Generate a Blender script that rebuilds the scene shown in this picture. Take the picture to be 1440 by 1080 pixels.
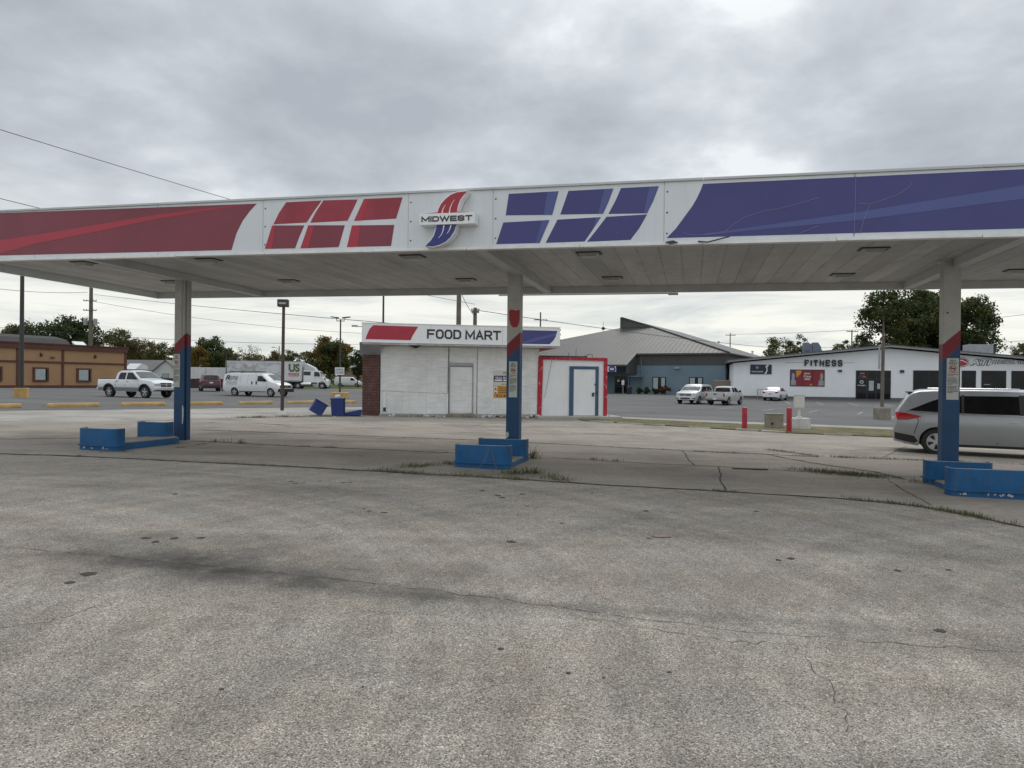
import bpy, bmesh, math, random
import numpy as np
from mathutils import Vector, Matrix
random.seed(11)
scene = bpy.context.scene
for o in list(bpy.data.objects):
    bpy.data.objects.remove(o)
COL = scene.collection
PI = math.pi

# ------------------------------------------------------------------ camera
EYE, ROLL, PITCH = 1.70, 0.0115, 0.004
fw = Vector((0, math.cos(PITCH), -math.sin(PITCH)))
r0 = Vector((1, 0, 0))
u0 = r0.cross(fw)
rt = math.cos(ROLL) * r0 + math.sin(ROLL) * u0
up = -math.sin(ROLL) * r0 + math.cos(ROLL) * u0
cam_data = bpy.data.cameras.new("camera")
cam_data.sensor_width = 36.0
cam_data.lens = 25.0
cam_data.clip_start = 0.05
cam_data.clip_end = 3000
cam = bpy.data.objects.new("camera", cam_data)
COL.objects.link(cam)
mw = Matrix.Identity(4)
for i, ax in enumerate((rt, up, -fw)):
    for k in range(3):
        mw[k][i] = ax[k]
mw[2][3] = EYE
cam.matrix_world = mw
scene.camera = cam

# ------------------------------------------------------------------ sky, sun, exposure
SUN_EL, SUN_AZ = math.radians(48), math.radians(20)     # azimuth measured from +Y towards +X
world = bpy.data.worlds.new("World")
scene.world = world
world.use_nodes = True


SKY_X, SKY_Y = 3.3, 12.9


def overcast_sky(nt):
    N, L = nt.nodes, nt.links
    N.clear()
    out = N.new("ShaderNodeOutputWorld")
    bg = N.new("ShaderNodeBackground")
    L.new(bg.outputs[0], out.inputs[0])
    tc = N.new("ShaderNodeTexCoord")
    sep = N.new("ShaderNodeSeparateXYZ")
    L.new(tc.outputs["Generated"], sep.inputs[0])

    def M(op, a, b=None, c=None, clamp=False):
        n = N.new("ShaderNodeMath")
        n.operation = op
        n.use_clamp = clamp
        for i, q in enumerate((a, b, c)):
            if q is None:
                continue
            if isinstance(q, (int, float)):
                n.inputs[i].default_value = q
            else:
                L.new(q, n.inputs[i])
        return n.outputs[0]

    zc = M("MAXIMUM", sep.outputs[2], 0.0)
    inv = M("DIVIDE", 1.0, M("ADD", zc, 0.24))
    comb = N.new("ShaderNodeCombineXYZ")
    L.new(M("MULTIPLY", sep.outputs[0], inv), comb.inputs[0])
    L.new(M("MULTIPLY", sep.outputs[1], inv), comb.inputs[1])
    comb.inputs[2].default_value = 3.7

    def noise(scale, detail, rough, dist, off):
        mp = N.new("ShaderNodeMapping")
        mp.inputs["Location"].default_value = off
        L.new(comb.outputs[0], mp.inputs[0])
        n = N.new("ShaderNodeTexNoise")
        n.inputs["Scale"].default_value = scale
        n.inputs["Detail"].default_value = detail
        n.inputs["Roughness"].default_value = rough
        n.inputs["Distortion"].default_value = dist
        L.new(mp.outputs[0], n.inputs["Vector"])
        return n.outputs["Fac"]

    big = noise(0.95, 5, 0.5, 0.4, (SKY_X, SKY_Y, 0))
    mid = noise(2.9, 8, 0.55, 0.15, (4.1 + SKY_X, 2.2, 1))
    fine = noise(8.0, 6, 0.6, 0.0, (0.4, 7.2, 2))
    dens = M("ADD", M("ADD", M("MULTIPLY", big, 0.54), M("MULTIPLY", mid, 0.38)), M("MULTIPLY", fine, 0.08))
    ramp = N.new("ShaderNodeValToRGB")
    cr = ramp.color_ramp
    cr.elements[0].position = 0.405
    cr.elements[0].color = (0.76, 0.79, 0.805, 1)
    cr.elements[1].position = 0.60
    cr.elements[1].color = (0.385, 0.410, 0.447, 1)
    for p, c in ((0.435, (0.64, 0.675, 0.70, 1)), (0.468, (0.555, 0.59, 0.625, 1)), (0.52, (0.472, 0.502, 0.54, 1))):
        e = cr.elements.new(p)
        e.color = c
    L.new(dens, ramp.inputs[0])
    # thin bright streaks towards the horizon
    comb2 = N.new("ShaderNodeCombineXYZ")
    L.new(sep.outputs[0], comb2.inputs[0])
    L.new(sep.outputs[1], comb2.inputs[1])
    L.new(M("MULTIPLY", sep.outputs[2], 9.0), comb2.inputs[2])
    st = N.new("ShaderNodeTexNoise")
    st.inputs["Scale"].default_value = 3.0
    st.inputs["Detail"].default_value = 8
    st.inputs["Roughness"].default_value = 0.6
    st.inputs["Distortion"].default_value = 0.5
    L.new(comb2.outputs[0], st.inputs["Vector"])
    ramp2 = N.new("ShaderNodeValToRGB")
    c2 = ramp2.color_ramp
    c2.elements[0].position = 0.36
    c2.elements[0].color = (0.56, 0.595, 0.60, 1)
    c2.elements[1].position = 0.56
    c2.elements[1].color = (0.84, 0.84, 0.775, 1)
    L.new(st.outputs["Fac"], ramp2.inputs[0])
    hz = N.new("ShaderNodeMapRange")
    hz.interpolation_type = "SMOOTHSTEP"
    hz.inputs["From Min"].default_value = 0.08
    hz.inputs["From Max"].default_value = 0.25
    hz.inputs["To Min"].default_value = 1.0
    hz.inputs["To Max"].default_value = 0.0
    L.new(zc, hz.inputs["Value"])
    mix = N.new("ShaderNodeMixRGB")
    L.new(hz.outputs[0], mix.inputs[0])
    L.new(ramp.outputs[0], mix.inputs[1])
    L.new(ramp2.outputs[0], mix.inputs[2])
    # an overcast sky is brighter overhead than near the horizon
    zen = N.new("ShaderNodeMapRange")
    zen.inputs["From Min"].default_value = 0.42
    zen.inputs["From Max"].default_value = 1.0
    zen.inputs["To Min"].default_value = 1.0
    zen.inputs["To Max"].default_value = 2.3
    L.new(zc, zen.inputs["Value"])
    mul = N.new("ShaderNodeMixRGB")
    mul.blend_type = "MULTIPLY"
    mul.inputs[0].default_value = 1.0
    L.new(mix.outputs[0], mul.inputs[1])
    L.new(zen.outputs[0], mul.inputs[2])
    # clear-sky light filtering through the cloud deck
    sky = N.new("ShaderNodeTexSky")
    sky.sky_type = "NISHITA"
    sky.sun_disc = False
    sky.sun_elevation = SUN_EL
    sky.sun_rotation = SUN_AZ
    add = N.new("ShaderNodeMixRGB")
    add.blend_type = "ADD"
    add.inputs[0].default_value = 0.006
    L.new(mul.outputs[0], add.inputs[1])
    L.new(sky.outputs[0], add.inputs[2])
    L.new(add.outputs[0], bg.inputs[0])
    bg.inputs[1].default_value = 1.0


overcast_sky(world.node_tree)
sun_data = bpy.data.lights.new("sun", "SUN")
sun_data.energy = 0.8
sun_data.angle = math.radians(25)
sun_data.color = (1.0, 0.96, 0.89)
sun = bpy.data.objects.new("sun", sun_data)
COL.objects.link(sun)
sd = Vector((math.cos(SUN_EL) * math.sin(SUN_AZ), math.cos(SUN_EL) * math.cos(SUN_AZ), math.sin(SUN_EL)))
sun.rotation_euler = sd.to_track_quat("Z", "Y").to_euler()
sun.location = (0, 0, 40)
scene.view_settings.view_transform = "Standard"
scene.view_settings.look = "None"
scene.view_settings.exposure = 0.12
scene.view_settings.gamma = 1.0
scene.view_settings.use_curve_mapping = False


# ------------------------------------------------------------------ helpers
def smooth(a, b, x):
    t = min(1.0, max(0.0, (x - a) / (b - a)))
    return t * t * (3 - 2 * t)


def ground_z(x, y):
    """the whole site falls slightly to the right and levels out far away"""
    w = smooth(60, 95, y)
    dip = 0.25 * math.exp(-((x + 24) ** 2 / 200 + (y - 60) ** 2 / 120))          # the left lot drains to a shallow low spot
    return -0.0125 * max(-30, min(30, x)) * (1 - w) + 0.2 * w - dip


def tag(o, label=None, cat=None, group=None, kind=None):
    if label:
        o["label"] = label
    if cat:
        o["category"] = cat
    if group:
        o["group"] = group
    if kind:
        o["kind"] = kind
    return o


def thing(name, label, cat, loc=(0, 0, 0), rotz=0.0, group=None):
    o = bpy.data.objects.new(name, None)
    o.empty_display_size = 0.2
    COL.objects.link(o)
    o.location = loc
    o.rotation_euler = (0, 0, rotz)
    return tag(o, label, cat, group)


GLYPHS = {
    "M": [[(0, 0), (0, 1), (.5, .18), (1, 1), (1, 0)]], "I": [[(0, 0), (0, 1)]], "D": [[(0, 0), (0, 1), (.72, 1), (1, .78), (1, .22), (.72, 0), (0, 0)]],
    "W": [[(0, 1), (.25, 0), (.5, .95), (.75, 0), (1, 1)]], "E": [[(1, 1), (0, 1), (0, 0), (1, 0)], [(0, .5), (.9, .5)]],
    "S": [[(1, .82), (.8, 1), (.2, 1), (0, .82), (0, .66), (.16, .52), (.84, .48), (1, .34), (1, .18), (.8, 0), (.2, 0), (0, .18)]],
    "T": [[(0, 1), (1, 1)], [(.5, 0), (.5, 1)]], "F": [[(0, 0), (0, 1), (1, 1)], [(0, .5), (.85, .5)]], "O": [[(.25, 0), (.75, 0), (1, .22), (1, .78), (.75, 1), (.25, 1), (0, .78), (0, .22), (.25, 0)]],
    "A": [[(0, 0), (.5, 1), (1, 0)], [(.2, .30), (.8, .30)]], "R": [[(0, 0), (0, 1), (.78, 1), (1, .86), (1, .60), (.78, .46), (0, .46)], [(.55, .46), (1, 0)]], "N": [[(0, 0), (0, 1), (1, 0), (1, 1)]]}
SLABS = {"F": [[(-.22, 0), (.36, 0)], [(-.22, 1), (.1, 1)], [(1, 1.05), (1, .72)]], "I": [[(-.24, 0), (.24, 0)], [(-.24, 1), (.24, 1)]], "T": [[(.22, 0), (.78, 0)], [(0, 1.05), (0, .66)], [(1, 1.05), (1, .66)]],
         "N": [[(-.2, 0), (.2, 0)]], "E": [[(-.22, 0), (.1, 0)], [(-.22, 1), (.1, 1)], [(1, 1.05), (1, .70)], [(1, -.05), (1, .26)]], "S": [[(1, 1.05), (1, .70)], [(0, -.05), (0, .30)]]}


class MB:
    """collects shapes and links them as ONE mesh object"""

    def __init__(self):
        self.v, self.f, self.m = [], [], []

    def add(self, vs, fs, mi=0):
        b = len(self.v)
        self.v += [tuple(p) for p in vs]
        self.f += [tuple(i + b for i in f) for f in fs]
        self.m += [mi] * len(fs)
        return self

    def box(self, x0, x1, y0, y1, z0, z1, mi=0):
        vs = [(x, y, z) for z in (z0, z1) for y in (y0, y1) for x in (x0, x1)]
        return self.add(vs, [(0, 2, 3, 1), (4, 5, 7, 6), (0, 1, 5, 4), (2, 6, 7, 3), (0, 4, 6, 2), (1, 3, 7, 5)], mi)

    def prism(self, poly, a0, a1, axis="y", mi=0):
        """poly in the two other axes (in x,y,z order), extruded from a0 to a1"""
        n = len(poly)

        def P(p, a):
            return {"y": (p[0], a, p[1]), "x": (a, p[0], p[1]), "z": (p[0], p[1], a)}[axis]
        vs = [P(p, a0) for p in poly] + [P(p, a1) for p in poly]
        fs = [tuple(range(n - 1, -1, -1)), tuple(range(n, 2 * n))]
        fs += [(i, (i + 1) % n, n + (i + 1) % n, n + i) for i in range(n)]
        return self.add(vs, fs, mi)

    def tube(self, pts, r, n=8, mi=0, r1=None, caps=True):
        pts = [Vector(p) for p in pts]
        vs, fs = [], []
        for i, p in enumerate(pts):
            d = (pts[min(i + 1, len(pts) - 1)] - pts[max(i - 1, 0)]).normalized()
            a = d.cross(Vector((0, 0, 1)))
            if a.length < 1e-3:
                a = d.cross(Vector((1, 0, 0)))
            a.normalize()
            b = d.cross(a)
            rr = r if r1 is None else r + (r1 - r) * i / (len(pts) - 1)
            for k in range(n):
                t = 2 * PI * k / n
                vs.append(p + a * (rr * math.cos(t)) + b * (rr * math.sin(t)))
        for i in range(len(pts) - 1):
            for k in range(n):
                fs.append((i * n + k, i * n + (k + 1) % n, (i + 1) * n + (k + 1) % n, (i + 1) * n + k))
        if caps:
            fs.append(tuple(range(n - 1, -1, -1)))
            fs.append(tuple((len(pts) - 1) * n + k for k in range(n)))
        return self.add(vs, fs, mi)

    def lathe(self, prof, n=24, c=(0, 0, 0), axis="z", mi=0, caps=True):
        vs, fs = [], []
        for (r, h) in prof:
            for k in range(n):
                t = 2 * PI * k / n
                a, b = r * math.cos(t), r * math.sin(t)
                q = {"z": (a, b, h), "y": (a, h, b), "x": (h, a, b)}[axis]
                vs.append((q[0] + c[0], q[1] + c[1], q[2] + c[2]))
        m = len(prof)
        for i in range(m - 1):
            for k in range(n):
                fs.append((i * n + k, i * n + (k + 1) % n, (i + 1) * n + (k + 1) % n, (i + 1) * n + k))
        if caps and prof[0][0] > 1e-4:
            fs.append(tuple(range(n)))
        if caps and prof[-1][0] > 1e-4:
            fs.append(tuple((m - 1) * n + k for k in range(n)))
        return self.add(vs, fs, mi)

    def blob(self, c, r, mi=0, seg=8, rings=5, jit=0.15):
        prof = []
        vs, fs = [], []
        for i in range(rings + 1):
            ph = PI * i / rings
            for k in range(seg):
                t = 2 * PI * k / seg
                j = 1 + random.uniform(-jit, jit)
                vs.append((c[0] + r[0] * j * math.sin(ph) * math.cos(t), c[1] + r[1] * j * math.sin(ph) * math.sin(t), c[2] + r[2] * j * math.cos(ph)))
        for i in range(rings):
            for k in range(seg):
                fs.append((i * seg + k, i * seg + (k + 1) % seg, (i + 1) * seg + (k + 1) % seg, (i + 1) * seg + k))
        return self.add(vs, fs, mi)

    def text(self, body, x0, x1, z0, z1, y, mi=0, bold=0.0, depth=0.0, shear=0.0):
        """flat lettering facing -y, fitted into the box x0..x1, z0..z1"""
        cu = bpy.data.curves.new("lettering", "FONT")
        cu.body = body
        cu.offset = bold
        cu.extrude = max(depth, 0.0)
        cu.shear = shear
        cu.resolution_u = 3
        cu.align_x = "LEFT"
        t = bpy.data.objects.new("lettering", cu)
        COL.objects.link(t)
        me = bpy.data.meshes.new_from_object(t)
        vs = [v.co.copy() for v in me.vertices]
        fs = [tuple(p.vertices) for p in me.polygons]
        bpy.data.objects.remove(t)
        bpy.data.curves.remove(cu)
        bpy.data.meshes.remove(me)
        if not vs:
            return self
        xa, xb = min(v.x for v in vs), max(v.x for v in vs)
        ya, yb = min(v.y for v in vs), max(v.y for v in vs)
        sx, sz = (x1 - x0) / (xb - xa), (z1 - z0) / (yb - ya)
        return self.add([(x0 + (v.x - xa) * sx, y - v.z, z0 + (v.y - ya) * sz) for v in vs], fs, mi)

    def strokes(self, body, x0, x1, z0, z1, y, th, mi=0, depth=0.004, slab=False, gap=0.13):
        """block lettering drawn with strokes of even thickness, facing -y"""
        WID = {"I": 0.0, "M": 1.3, "W": 1.55, " ": 0.12, "T": 1.05}
        ws = [WID.get(ch, 1.0) for ch in body]
        n = len(body)
        # x0..x1 = sum(ws)*u + n*th + (n-1)*gap*u
        u = ((x1 - x0) - n * th) / (sum(ws) + (n - 1) * gap)
        cx = x0
        lay = 0
        for ch, wd in zip(body, ws):
            ax, bx_, az, bz = cx + th / 2, cx + th / 2 + wd * u, z0 + th / 2, z1 - th / 2
            for q_, st in enumerate(GLYPHS.get(ch, []) + (SLABS.get(ch, []) if slab else [])):
                tk = th if q_ < len(GLYPHS.get(ch, [])) else th * .55
                pts = [Vector((ax + p[0] * (bx_ - ax if wd else u), az + p[1] * (bz - az))) for p in st]
                closed = (pts[0] - pts[-1]).length < 1e-6
                if closed:
                    pts = pts[:-1]
                m = len(pts)
                L, R = [], []
                for i, p in enumerate(pts):
                    a = pts[i - 1] if (i > 0 or closed) else None
                    b = pts[(i + 1) % m] if (i < m - 1 or closed) else None
                    d1 = (p - a).normalized() if a is not None else (b - p).normalized()
                    d2 = (b - p).normalized() if b is not None else d1
                    n1, n2 = Vector((-d1.y, d1.x)), Vector((-d2.y, d2.x))
                    q = (n1 + n2)
                    q = q.normalized() if q.length > 1e-6 else n1
                    k = min(2.2, 1 / max(0.3, q.dot(n1))) * tk / 2
                    e = Vector((0, 0))
                    if not closed and i == 0 and not slab:
                        e = -d2 * th * .5
                    if not closed and i == m - 1 and not slab:
                        e = d1 * th * .5
                    L.append(p + e + q * k)
                    R.append(p + e - q * k)
                yy = y - depth - lay * 0.0005
                lay = (lay + 1) % 7
                vs = [(v.x, yy, v.y) for v in L] + [(v.x, yy, v.y) for v in R] + [(v.x, y, v.y) for v in L] + [(v.x, y, v.y) for v in R]
                fs = []
                for i in range(m if closed else m - 1):
                    j = (i + 1) % m
                    fs += [(i, j, m + j, m + i), (i, 2 * m + i, 2 * m + j, j), (m + i, m + j, 3 * m + j, 3 * m + i)]
                if not closed:
                    fs += [(0, m, 3 * m, 2 * m), (m - 1, 3 * m - 1, 4 * m - 1, 2 * m - 1)]
                self.add(vs, fs, mi)
            cx += wd * u + th + gap * u
        return self

    def map(self, fn):
        self.v = [tuple(fn(*p)) for p in self.v]
        return self

    def build(self, name, mats, parent=None, loc=None, rotz=0.0, sm=None, bevel=0.0, recalc=True):
        me = bpy.data.meshes.new(name)
        me.from_pydata(self.v, [], self.f)
        if not isinstance(mats, (list, tuple)):
            mats = [mats]
        for m in mats:
            me.materials.append(m)
        if len(mats) > 1:
            me.polygons.foreach_set("material_index", self.m)
        if recalc:
            bm = bmesh.new()
            bm.from_mesh(me)
            bmesh.ops.recalc_face_normals(bm, faces=bm.faces)
            bm.to_mesh(me)
            bm.free()
        if sm is not None:
            me.polygons.foreach_set("use_smooth", [True] * len(me.polygons))
            me.set_sharp_from_angle(angle=math.radians(sm))
        me.update()
        o = bpy.data.objects.new(name, me)
        COL.objects.link(o)
        if parent:
            o.parent = parent
        if loc:
            o.location = loc
        o.rotation_euler = (0, 0, rotz)
        if bevel:
            b = o.modifiers.new("bevel", "BEVEL")
            b.width = bevel
            b.segments = 2
            b.limit_method = "ANGLE"
            b.angle_limit = math.radians(40)
        return o


def dup_tree(o, parent=None):
    c = o.copy()
    COL.objects.link(c)
    c.parent = parent
    for ch in list(o.children):
        dup_tree(ch, c)
    return c


# ------------------------------------------------------------------ materials
class NT:
    """small wrapper to write node graphs"""

    def __init__(self, name):
        self.mat = bpy.data.materials.new(name)
        self.mat.use_nodes = True
        self.nt = self.mat.node_tree
        self.N, self.L = self.nt.nodes, self.nt.links
        self.bsdf = self.N["Principled BSDF"]
        self.tc = self.N.new("ShaderNodeTexCoord")

    def co(self, scale=(1, 1, 1), loc=(0, 0, 0), rot=(0, 0, 0), src="Object"):
        m = self.N.new("ShaderNodeMapping")
        m.inputs["Location"].default_value = loc
        m.inputs["Rotation"].default_value = rot
        m.inputs["Scale"].default_value = scale
        self.L.new(self.tc.outputs[src], m.inputs[0])
        return m.outputs[0]

    def noise(self, vec, scale, detail=4, rough=0.55, dist=0.0):
        n = self.N.new("ShaderNodeTexNoise")
        n.inputs["Scale"].default_value = scale
        n.inputs["Detail"].default_value = detail
        n.inputs["Roughness"].default_value = rough
        n.inputs["Distortion"].default_value = dist
        self.L.new(vec, n.inputs["Vector"])
        return n.outputs["Fac"]

    def voro(self, vec, scale, feature="F1", out="Distance", rnd=1.0):
        n = self.N.new("ShaderNodeTexVoronoi")
        n.feature = feature
        n.inputs["Scale"].default_value = scale
        n.inputs["Randomness"].default_value = rnd
        self.L.new(vec, n.inputs["Vector"])
        return n.outputs[out]

    def ramp(self, fac, stops, interp="LINEAR"):
        n = self.N.new("ShaderNodeValToRGB")
        n.color_ramp.interpolation = interp
        e = n.color_ramp.elements
        while len(e) < len(stops):
            e.new(0.5)
        for k, (p, c) in enumerate(stops):
            e[k].position = p
            if isinstance(c, (int, float)):
                c = (c, c, c)
            e[k].color = (*c[:3], 1)
        self.L.new(fac, n.inputs[0])
        return n.outputs[0]

    def mix(self, fac, a, b, mode="MIX"):
        n = self.N.new("ShaderNodeMixRGB")
        n.blend_type = mode
        for i, q in enumerate((fac, a, b)):
            if isinstance(q, (int, float)):
                n.inputs[i].default_value = q if i == 0 else (q, q, q, 1)
            elif isinstance(q, tuple):
                n.inputs[i].default_value = (*q[:3], 1)
            else:
                self.L.new(q, n.inputs[i])
        return n.outputs[0]

    def math(self, op, a, b=0.0, clamp=False):
        n = self.N.new("ShaderNodeMath")
        n.operation = op
        n.use_clamp = clamp
        for i, q in enumerate((a, b)):
            if isinstance(q, (int, float)):
                n.inputs[i].default_value = q
            else:
                self.L.new(q, n.inputs[i])
        return n.outputs[0]

    def sep(self, vec):
        n = self.N.new("ShaderNodeSeparateXYZ")
        self.L.new(vec, n.inputs[0])
        return n.outputs

    def set(self, name, v):
        s = self.bsdf.inputs[name]
        if isinstance(v, (int, float)):
            s.default_value = v
        elif isinstance(v, tuple):
            s.default_value = (*v[:3], 1)
        else:
            self.L.new(v, s)
        return self

    def bump(self, h, strength=0.3, dist=0.01):
        n = self.N.new("ShaderNodeBump")
        n.inputs["Strength"].default_value = strength
        n.inputs["Distance"].default_value = dist
        self.L.new(h, n.inputs["Height"])
        self.L.new(n.outputs[0], self.bsdf.inputs["Normal"])
        return self


def mul(c, k):
    return tuple(min(1.0, x * k) for x in c)


def weathered(name, col, rough=0.6, var=0.25, scale=1.5, metal=0.0, coat=0.0, bump=0.0, bscale=60, streak=0.0, grime=(0.10, 0.09, 0.075), grime_amt=0.25, spec=0.5, chips=None):
    """painted or coated surface with uneven tone, grime patches and fine bumps"""
    t = NT(name)
    n1 = t.noise(t.co(), scale, 6, 0.62)
    c = t.mix(t.ramp(n1, [(0.3, 0.0), (0.72, 1.0)]), mul(col, 1 - var), mul(col, 1 + var * 0.45))
    if grime_amt:
        n2 = t.noise(t.co((1, 1, 0.25 if streak else 1), (3, 1, 7)), scale * 2.7, 8, 0.7)
        c = t.mix(t.ramp(n2, [(0.52, 0.0), (0.78, grime_amt)]), c, grime)
    if streak:
        n3 = t.noise(t.co((14, 14, 0.5)), 1.0, 5, 0.6)
        c = t.mix(t.ramp(n3, [(0.5, 0.0), (0.8, streak)]), c, grime)
    if chips:
        n6 = t.noise(t.co((1, 1, 1.6), (5, 9, 2)), chips[1], 8, 0.72)
        c = t.mix(t.ramp(n6, [(chips[2], 0.0), (chips[2] + 0.035, 0.85)]), c, chips[0])
    t.set("Base Color", c).set("Metallic", metal).set("Specular IOR Level", spec)
    n4 = t.noise(t.co(), scale * 5, 4)
    t.set("Roughness", t.math("ADD", t.math("MULTIPLY", n4, 0.25), rough - 0.12, True))
    if coat:
        t.set("Coat Weight", coat).set("Coat Roughness", 0.06)
    if bump:
        t.bump(t.noise(t.co(), bscale, 4, 0.6), bump, 0.01)
    return t.mat


M = {}
M["white_paint"] = weathered("white_paint", (0.84, 0.85, 0.86), 0.55, 0.06, 0.8, grime_amt=0.12, streak=0.08)
M["trailer_white"] = weathered("trailer_white", (0.64, 0.65, 0.655), 0.55, 0.10, 0.6, grime_amt=0.25, streak=0.2)
M["mart_white"] = weathered("mart_white", (0.86, 0.865, 0.865), 0.4, 0.05, 0.6, grime_amt=0.08, streak=0.06)
M["fascia_white"] = weathered("fascia_white", (0.71, 0.745, 0.775), 0.35, 0.07, 0.6, grime_amt=0.10, streak=0.10)
M["trim_white"] = weathered("trim_white", (0.82, 0.82, 0.81), 0.45, 0.12, 2.0, grime_amt=0.25)
M["trim_grey"] = weathered("trim_grey", (0.56, 0.57, 0.58), 0.5, 0.15, 1.2, grime_amt=0.2)
M["vinyl_maroon"] = weathered("vinyl_maroon", (0.245, 0.042, 0.070), 0.35, 0.24, 0.35, grime_amt=0.06, streak=0.10)
M["vinyl_red"] = weathered("vinyl_red", (0.43, 0.035, 0.062), 0.35, 0.12, 0.5, grime_amt=0.0)
M["vinyl_dark_red"] = weathered("vinyl_dark_red", (0.36, 0.038, 0.064), 0.35, 0.35, 0.9, grime_amt=0.0)
M["vinyl_blue"] = weathered("vinyl_blue", (0.056, 0.056, 0.215), 0.35, 0.20, 0.45, grime_amt=0.08, streak=0.12)
M["vinyl_light_blue"] = weathered("vinyl_light_blue", (0.085, 0.105, 0.300), 0.35, 0.12, 0.5, grime_amt=0.0)
M["scratch"] = weathered("scratch", (0.22, 0.22, 0.38), 0.6, 0.2, 3, grime_amt=0)
M["logo_red"] = weathered("logo_red", (0.42, 0.03, 0.05), 0.4, 0.1, 3, grime_amt=0)
M["logo_blue"] = weathered("logo_blue", (0.035, 0.04, 0.20), 0.4, 0.1, 3, grime_amt=0)
M["letter_black"] = weathered("letter_black", (0.035, 0.036, 0.045), 0.5, 0.1, 3, grime_amt=0)
M["letter_red"] = weathered("letter_red", (0.45, 0.03, 0.035), 0.5, 0.1, 3, grime_amt=0)
M["letter_green"] = weathered("letter_green", (0.085, 0.135, 0.05), 0.5, 0.1, 3, grime_amt=0)
M["letter_white"] = weathered("letter_white", (0.80, 0.80, 0.80), 0.5, 0.05, 3, grime_amt=0)
M["letter_grey"] = weathered("letter_grey", (0.34, 0.35, 0.36), 0.5, 0.3, 4, grime_amt=0)
M["dark"] = weathered("dark", (0.02, 0.02, 0.022), 0.6, 0.2, 4, grime_amt=0.1)
M["rubber"] = weathered("rubber", (0.022, 0.022, 0.023), 0.8, 0.25, 8, grime_amt=0.3)
M["steel"] = weathered("steel", (0.42, 0.42, 0.42), 0.45, 0.2, 3, metal=0.6, grime_amt=0.2)
M["rim"] = weathered("rim", (0.55, 0.55, 0.56), 0.3, 0.15, 6, metal=0.8, grime_amt=0.2)
M["chrome"] = weathered("chrome", (0.75, 0.75, 0.76), 0.18, 0.08, 6, metal=1.0, grime_amt=0.08)
M["pole_dark"] = weathered("pole_dark", (0.045, 0.048, 0.046), 0.55, 0.3, 2, grime_amt=0.3)
M["pole_brown"] = weathered("pole_brown", (0.085, 0.055, 0.042), 0.6, 0.3, 2, grime_amt=0.3)
M["wood_pole"] = weathered("wood_pole", (0.17, 0.145, 0.115), 0.85, 0.35, 2, bump=0.4, bscale=30, streak=0.4)
M["yellow_paint"] = weathered("yellow_paint", (0.56, 0.36, 0.13), 0.7, 0.28, 2.5, bump=0.3, grime_amt=0.6, chips=((0.34, 0.31, 0.27), 4.0, 0.62))
M["red_paint"] = weathered("red_paint", (0.42, 0.020, 0.038), 0.5, 0.25, 3, grime_amt=0.25, chips=((0.50, 0.42, 0.42), 7.0, 0.67))
M["blue_paint"] = weathered("blue_paint", (0.011, 0.112, 0.285), 0.5, 0.34, 2.6, bump=0.35, bscale=9, grime_amt=0.5, streak=0.4, spec=0.35, chips=((0.09, 0.055, 0.04), 5.0, 0.655))
M["bin_blue"] = weathered("bin_blue", (0.016, 0.042, 0.19), 0.55, 0.3, 2.5, grime_amt=0.3)
M["paint_chip"] = weathered("paint_chip", (0.55, 0.56, 0.57), 0.7, 0.2, 6, grime_amt=0.2)
M["galv"] = weathered("galv", (0.36, 0.38, 0.40), 0.5, 0.2, 1.5, metal=0.3, grime_amt=0.25, streak=0.2)
M["concrete_block"] = weathered("concrete_block", (0.30, 0.27, 0.22), 0.9, 0.35, 2.5, bump=0.5, bscale=30, grime_amt=0.4)
M["white_concrete"] = weathered("white_concrete", (0.62, 0.62, 0.60), 0.85, 0.25, 3, bump=0.4, bscale=30, grime_amt=0.35)
M["paper"] = weathered("paper", (0.62, 0.63, 0.58), 0.7, 0.10, 5, grime_amt=0.12)
M["orange_paper"] = weathered("orange_paper", (0.62, 0.30, 0.03), 0.7, 0.12, 5, grime_amt=0.1)
M["purple_paper"] = weathered("purple_paper", (0.12, 0.05, 0.16), 0.7, 0.2, 5, grime_amt=0.1)
M["tan_wall"] = weathered("tan_wall", (0.41, 0.245, 0.130), 0.85, 0.10, 0.6, bump=0.2, grime_amt=0.12)
M["brown_trim"] = weathered("brown_trim", (0.115, 0.045, 0.032), 0.75, 0.2, 1.2, grime_amt=0.2)
M["dark_roof"] = weathered("dark_roof", (0.040, 0.037, 0.036), 0.8, 0.25, 0.8, grime_amt=0.2)
M["blue_wall"] = weathered("blue_wall", (0.165, 0.235, 0.285), 0.75, 0.12, 0.6, grime_amt=0.12, streak=0.1)
M["beige_wall"] = weathered("beige_wall", (0.27, 0.215, 0.155), 0.85, 0.15, 0.5, grime_amt=0.15)
M["house_white"] = weathered("house_white", (0.66, 0.67, 0.68), 0.7, 0.1, 0.5, grime_amt=0.15)
M["brown_fence"] = weathered("brown_fence", (0.060, 0.043, 0.036), 0.85, 0.25, 0.8, grime_amt=0.2)
M["fit_white"] = weathered("fit_white", (0.82, 0.835, 0.86), 0.6, 0.06, 0.5, grime_amt=0.06, streak=0.06)
M["fit_roof"] = weathered("fit_roof", (0.125, 0.125, 0.125), 0.6, 0.2, 0.8, grime_amt=0.2)
M["black_frame"] = weathered("black_frame", (0.018, 0.018, 0.020), 0.4, 0.2, 3, grime_amt=0.1)
M["blind"] = weathered("blind", (0.40, 0.46, 0.46), 0.6, 0.15, 2, grime_amt=0.1)
M["door_blue"] = weathered("door_blue", (0.050, 0.105, 0.185), 0.6, 0.18, 2, grime_amt=0.2)
M["bark"] = weathered("bark", (0.085, 0.065, 0.050), 0.95, 0.35, 2, bump=0.5, bscale=20, grime_amt=0.2)
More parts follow.
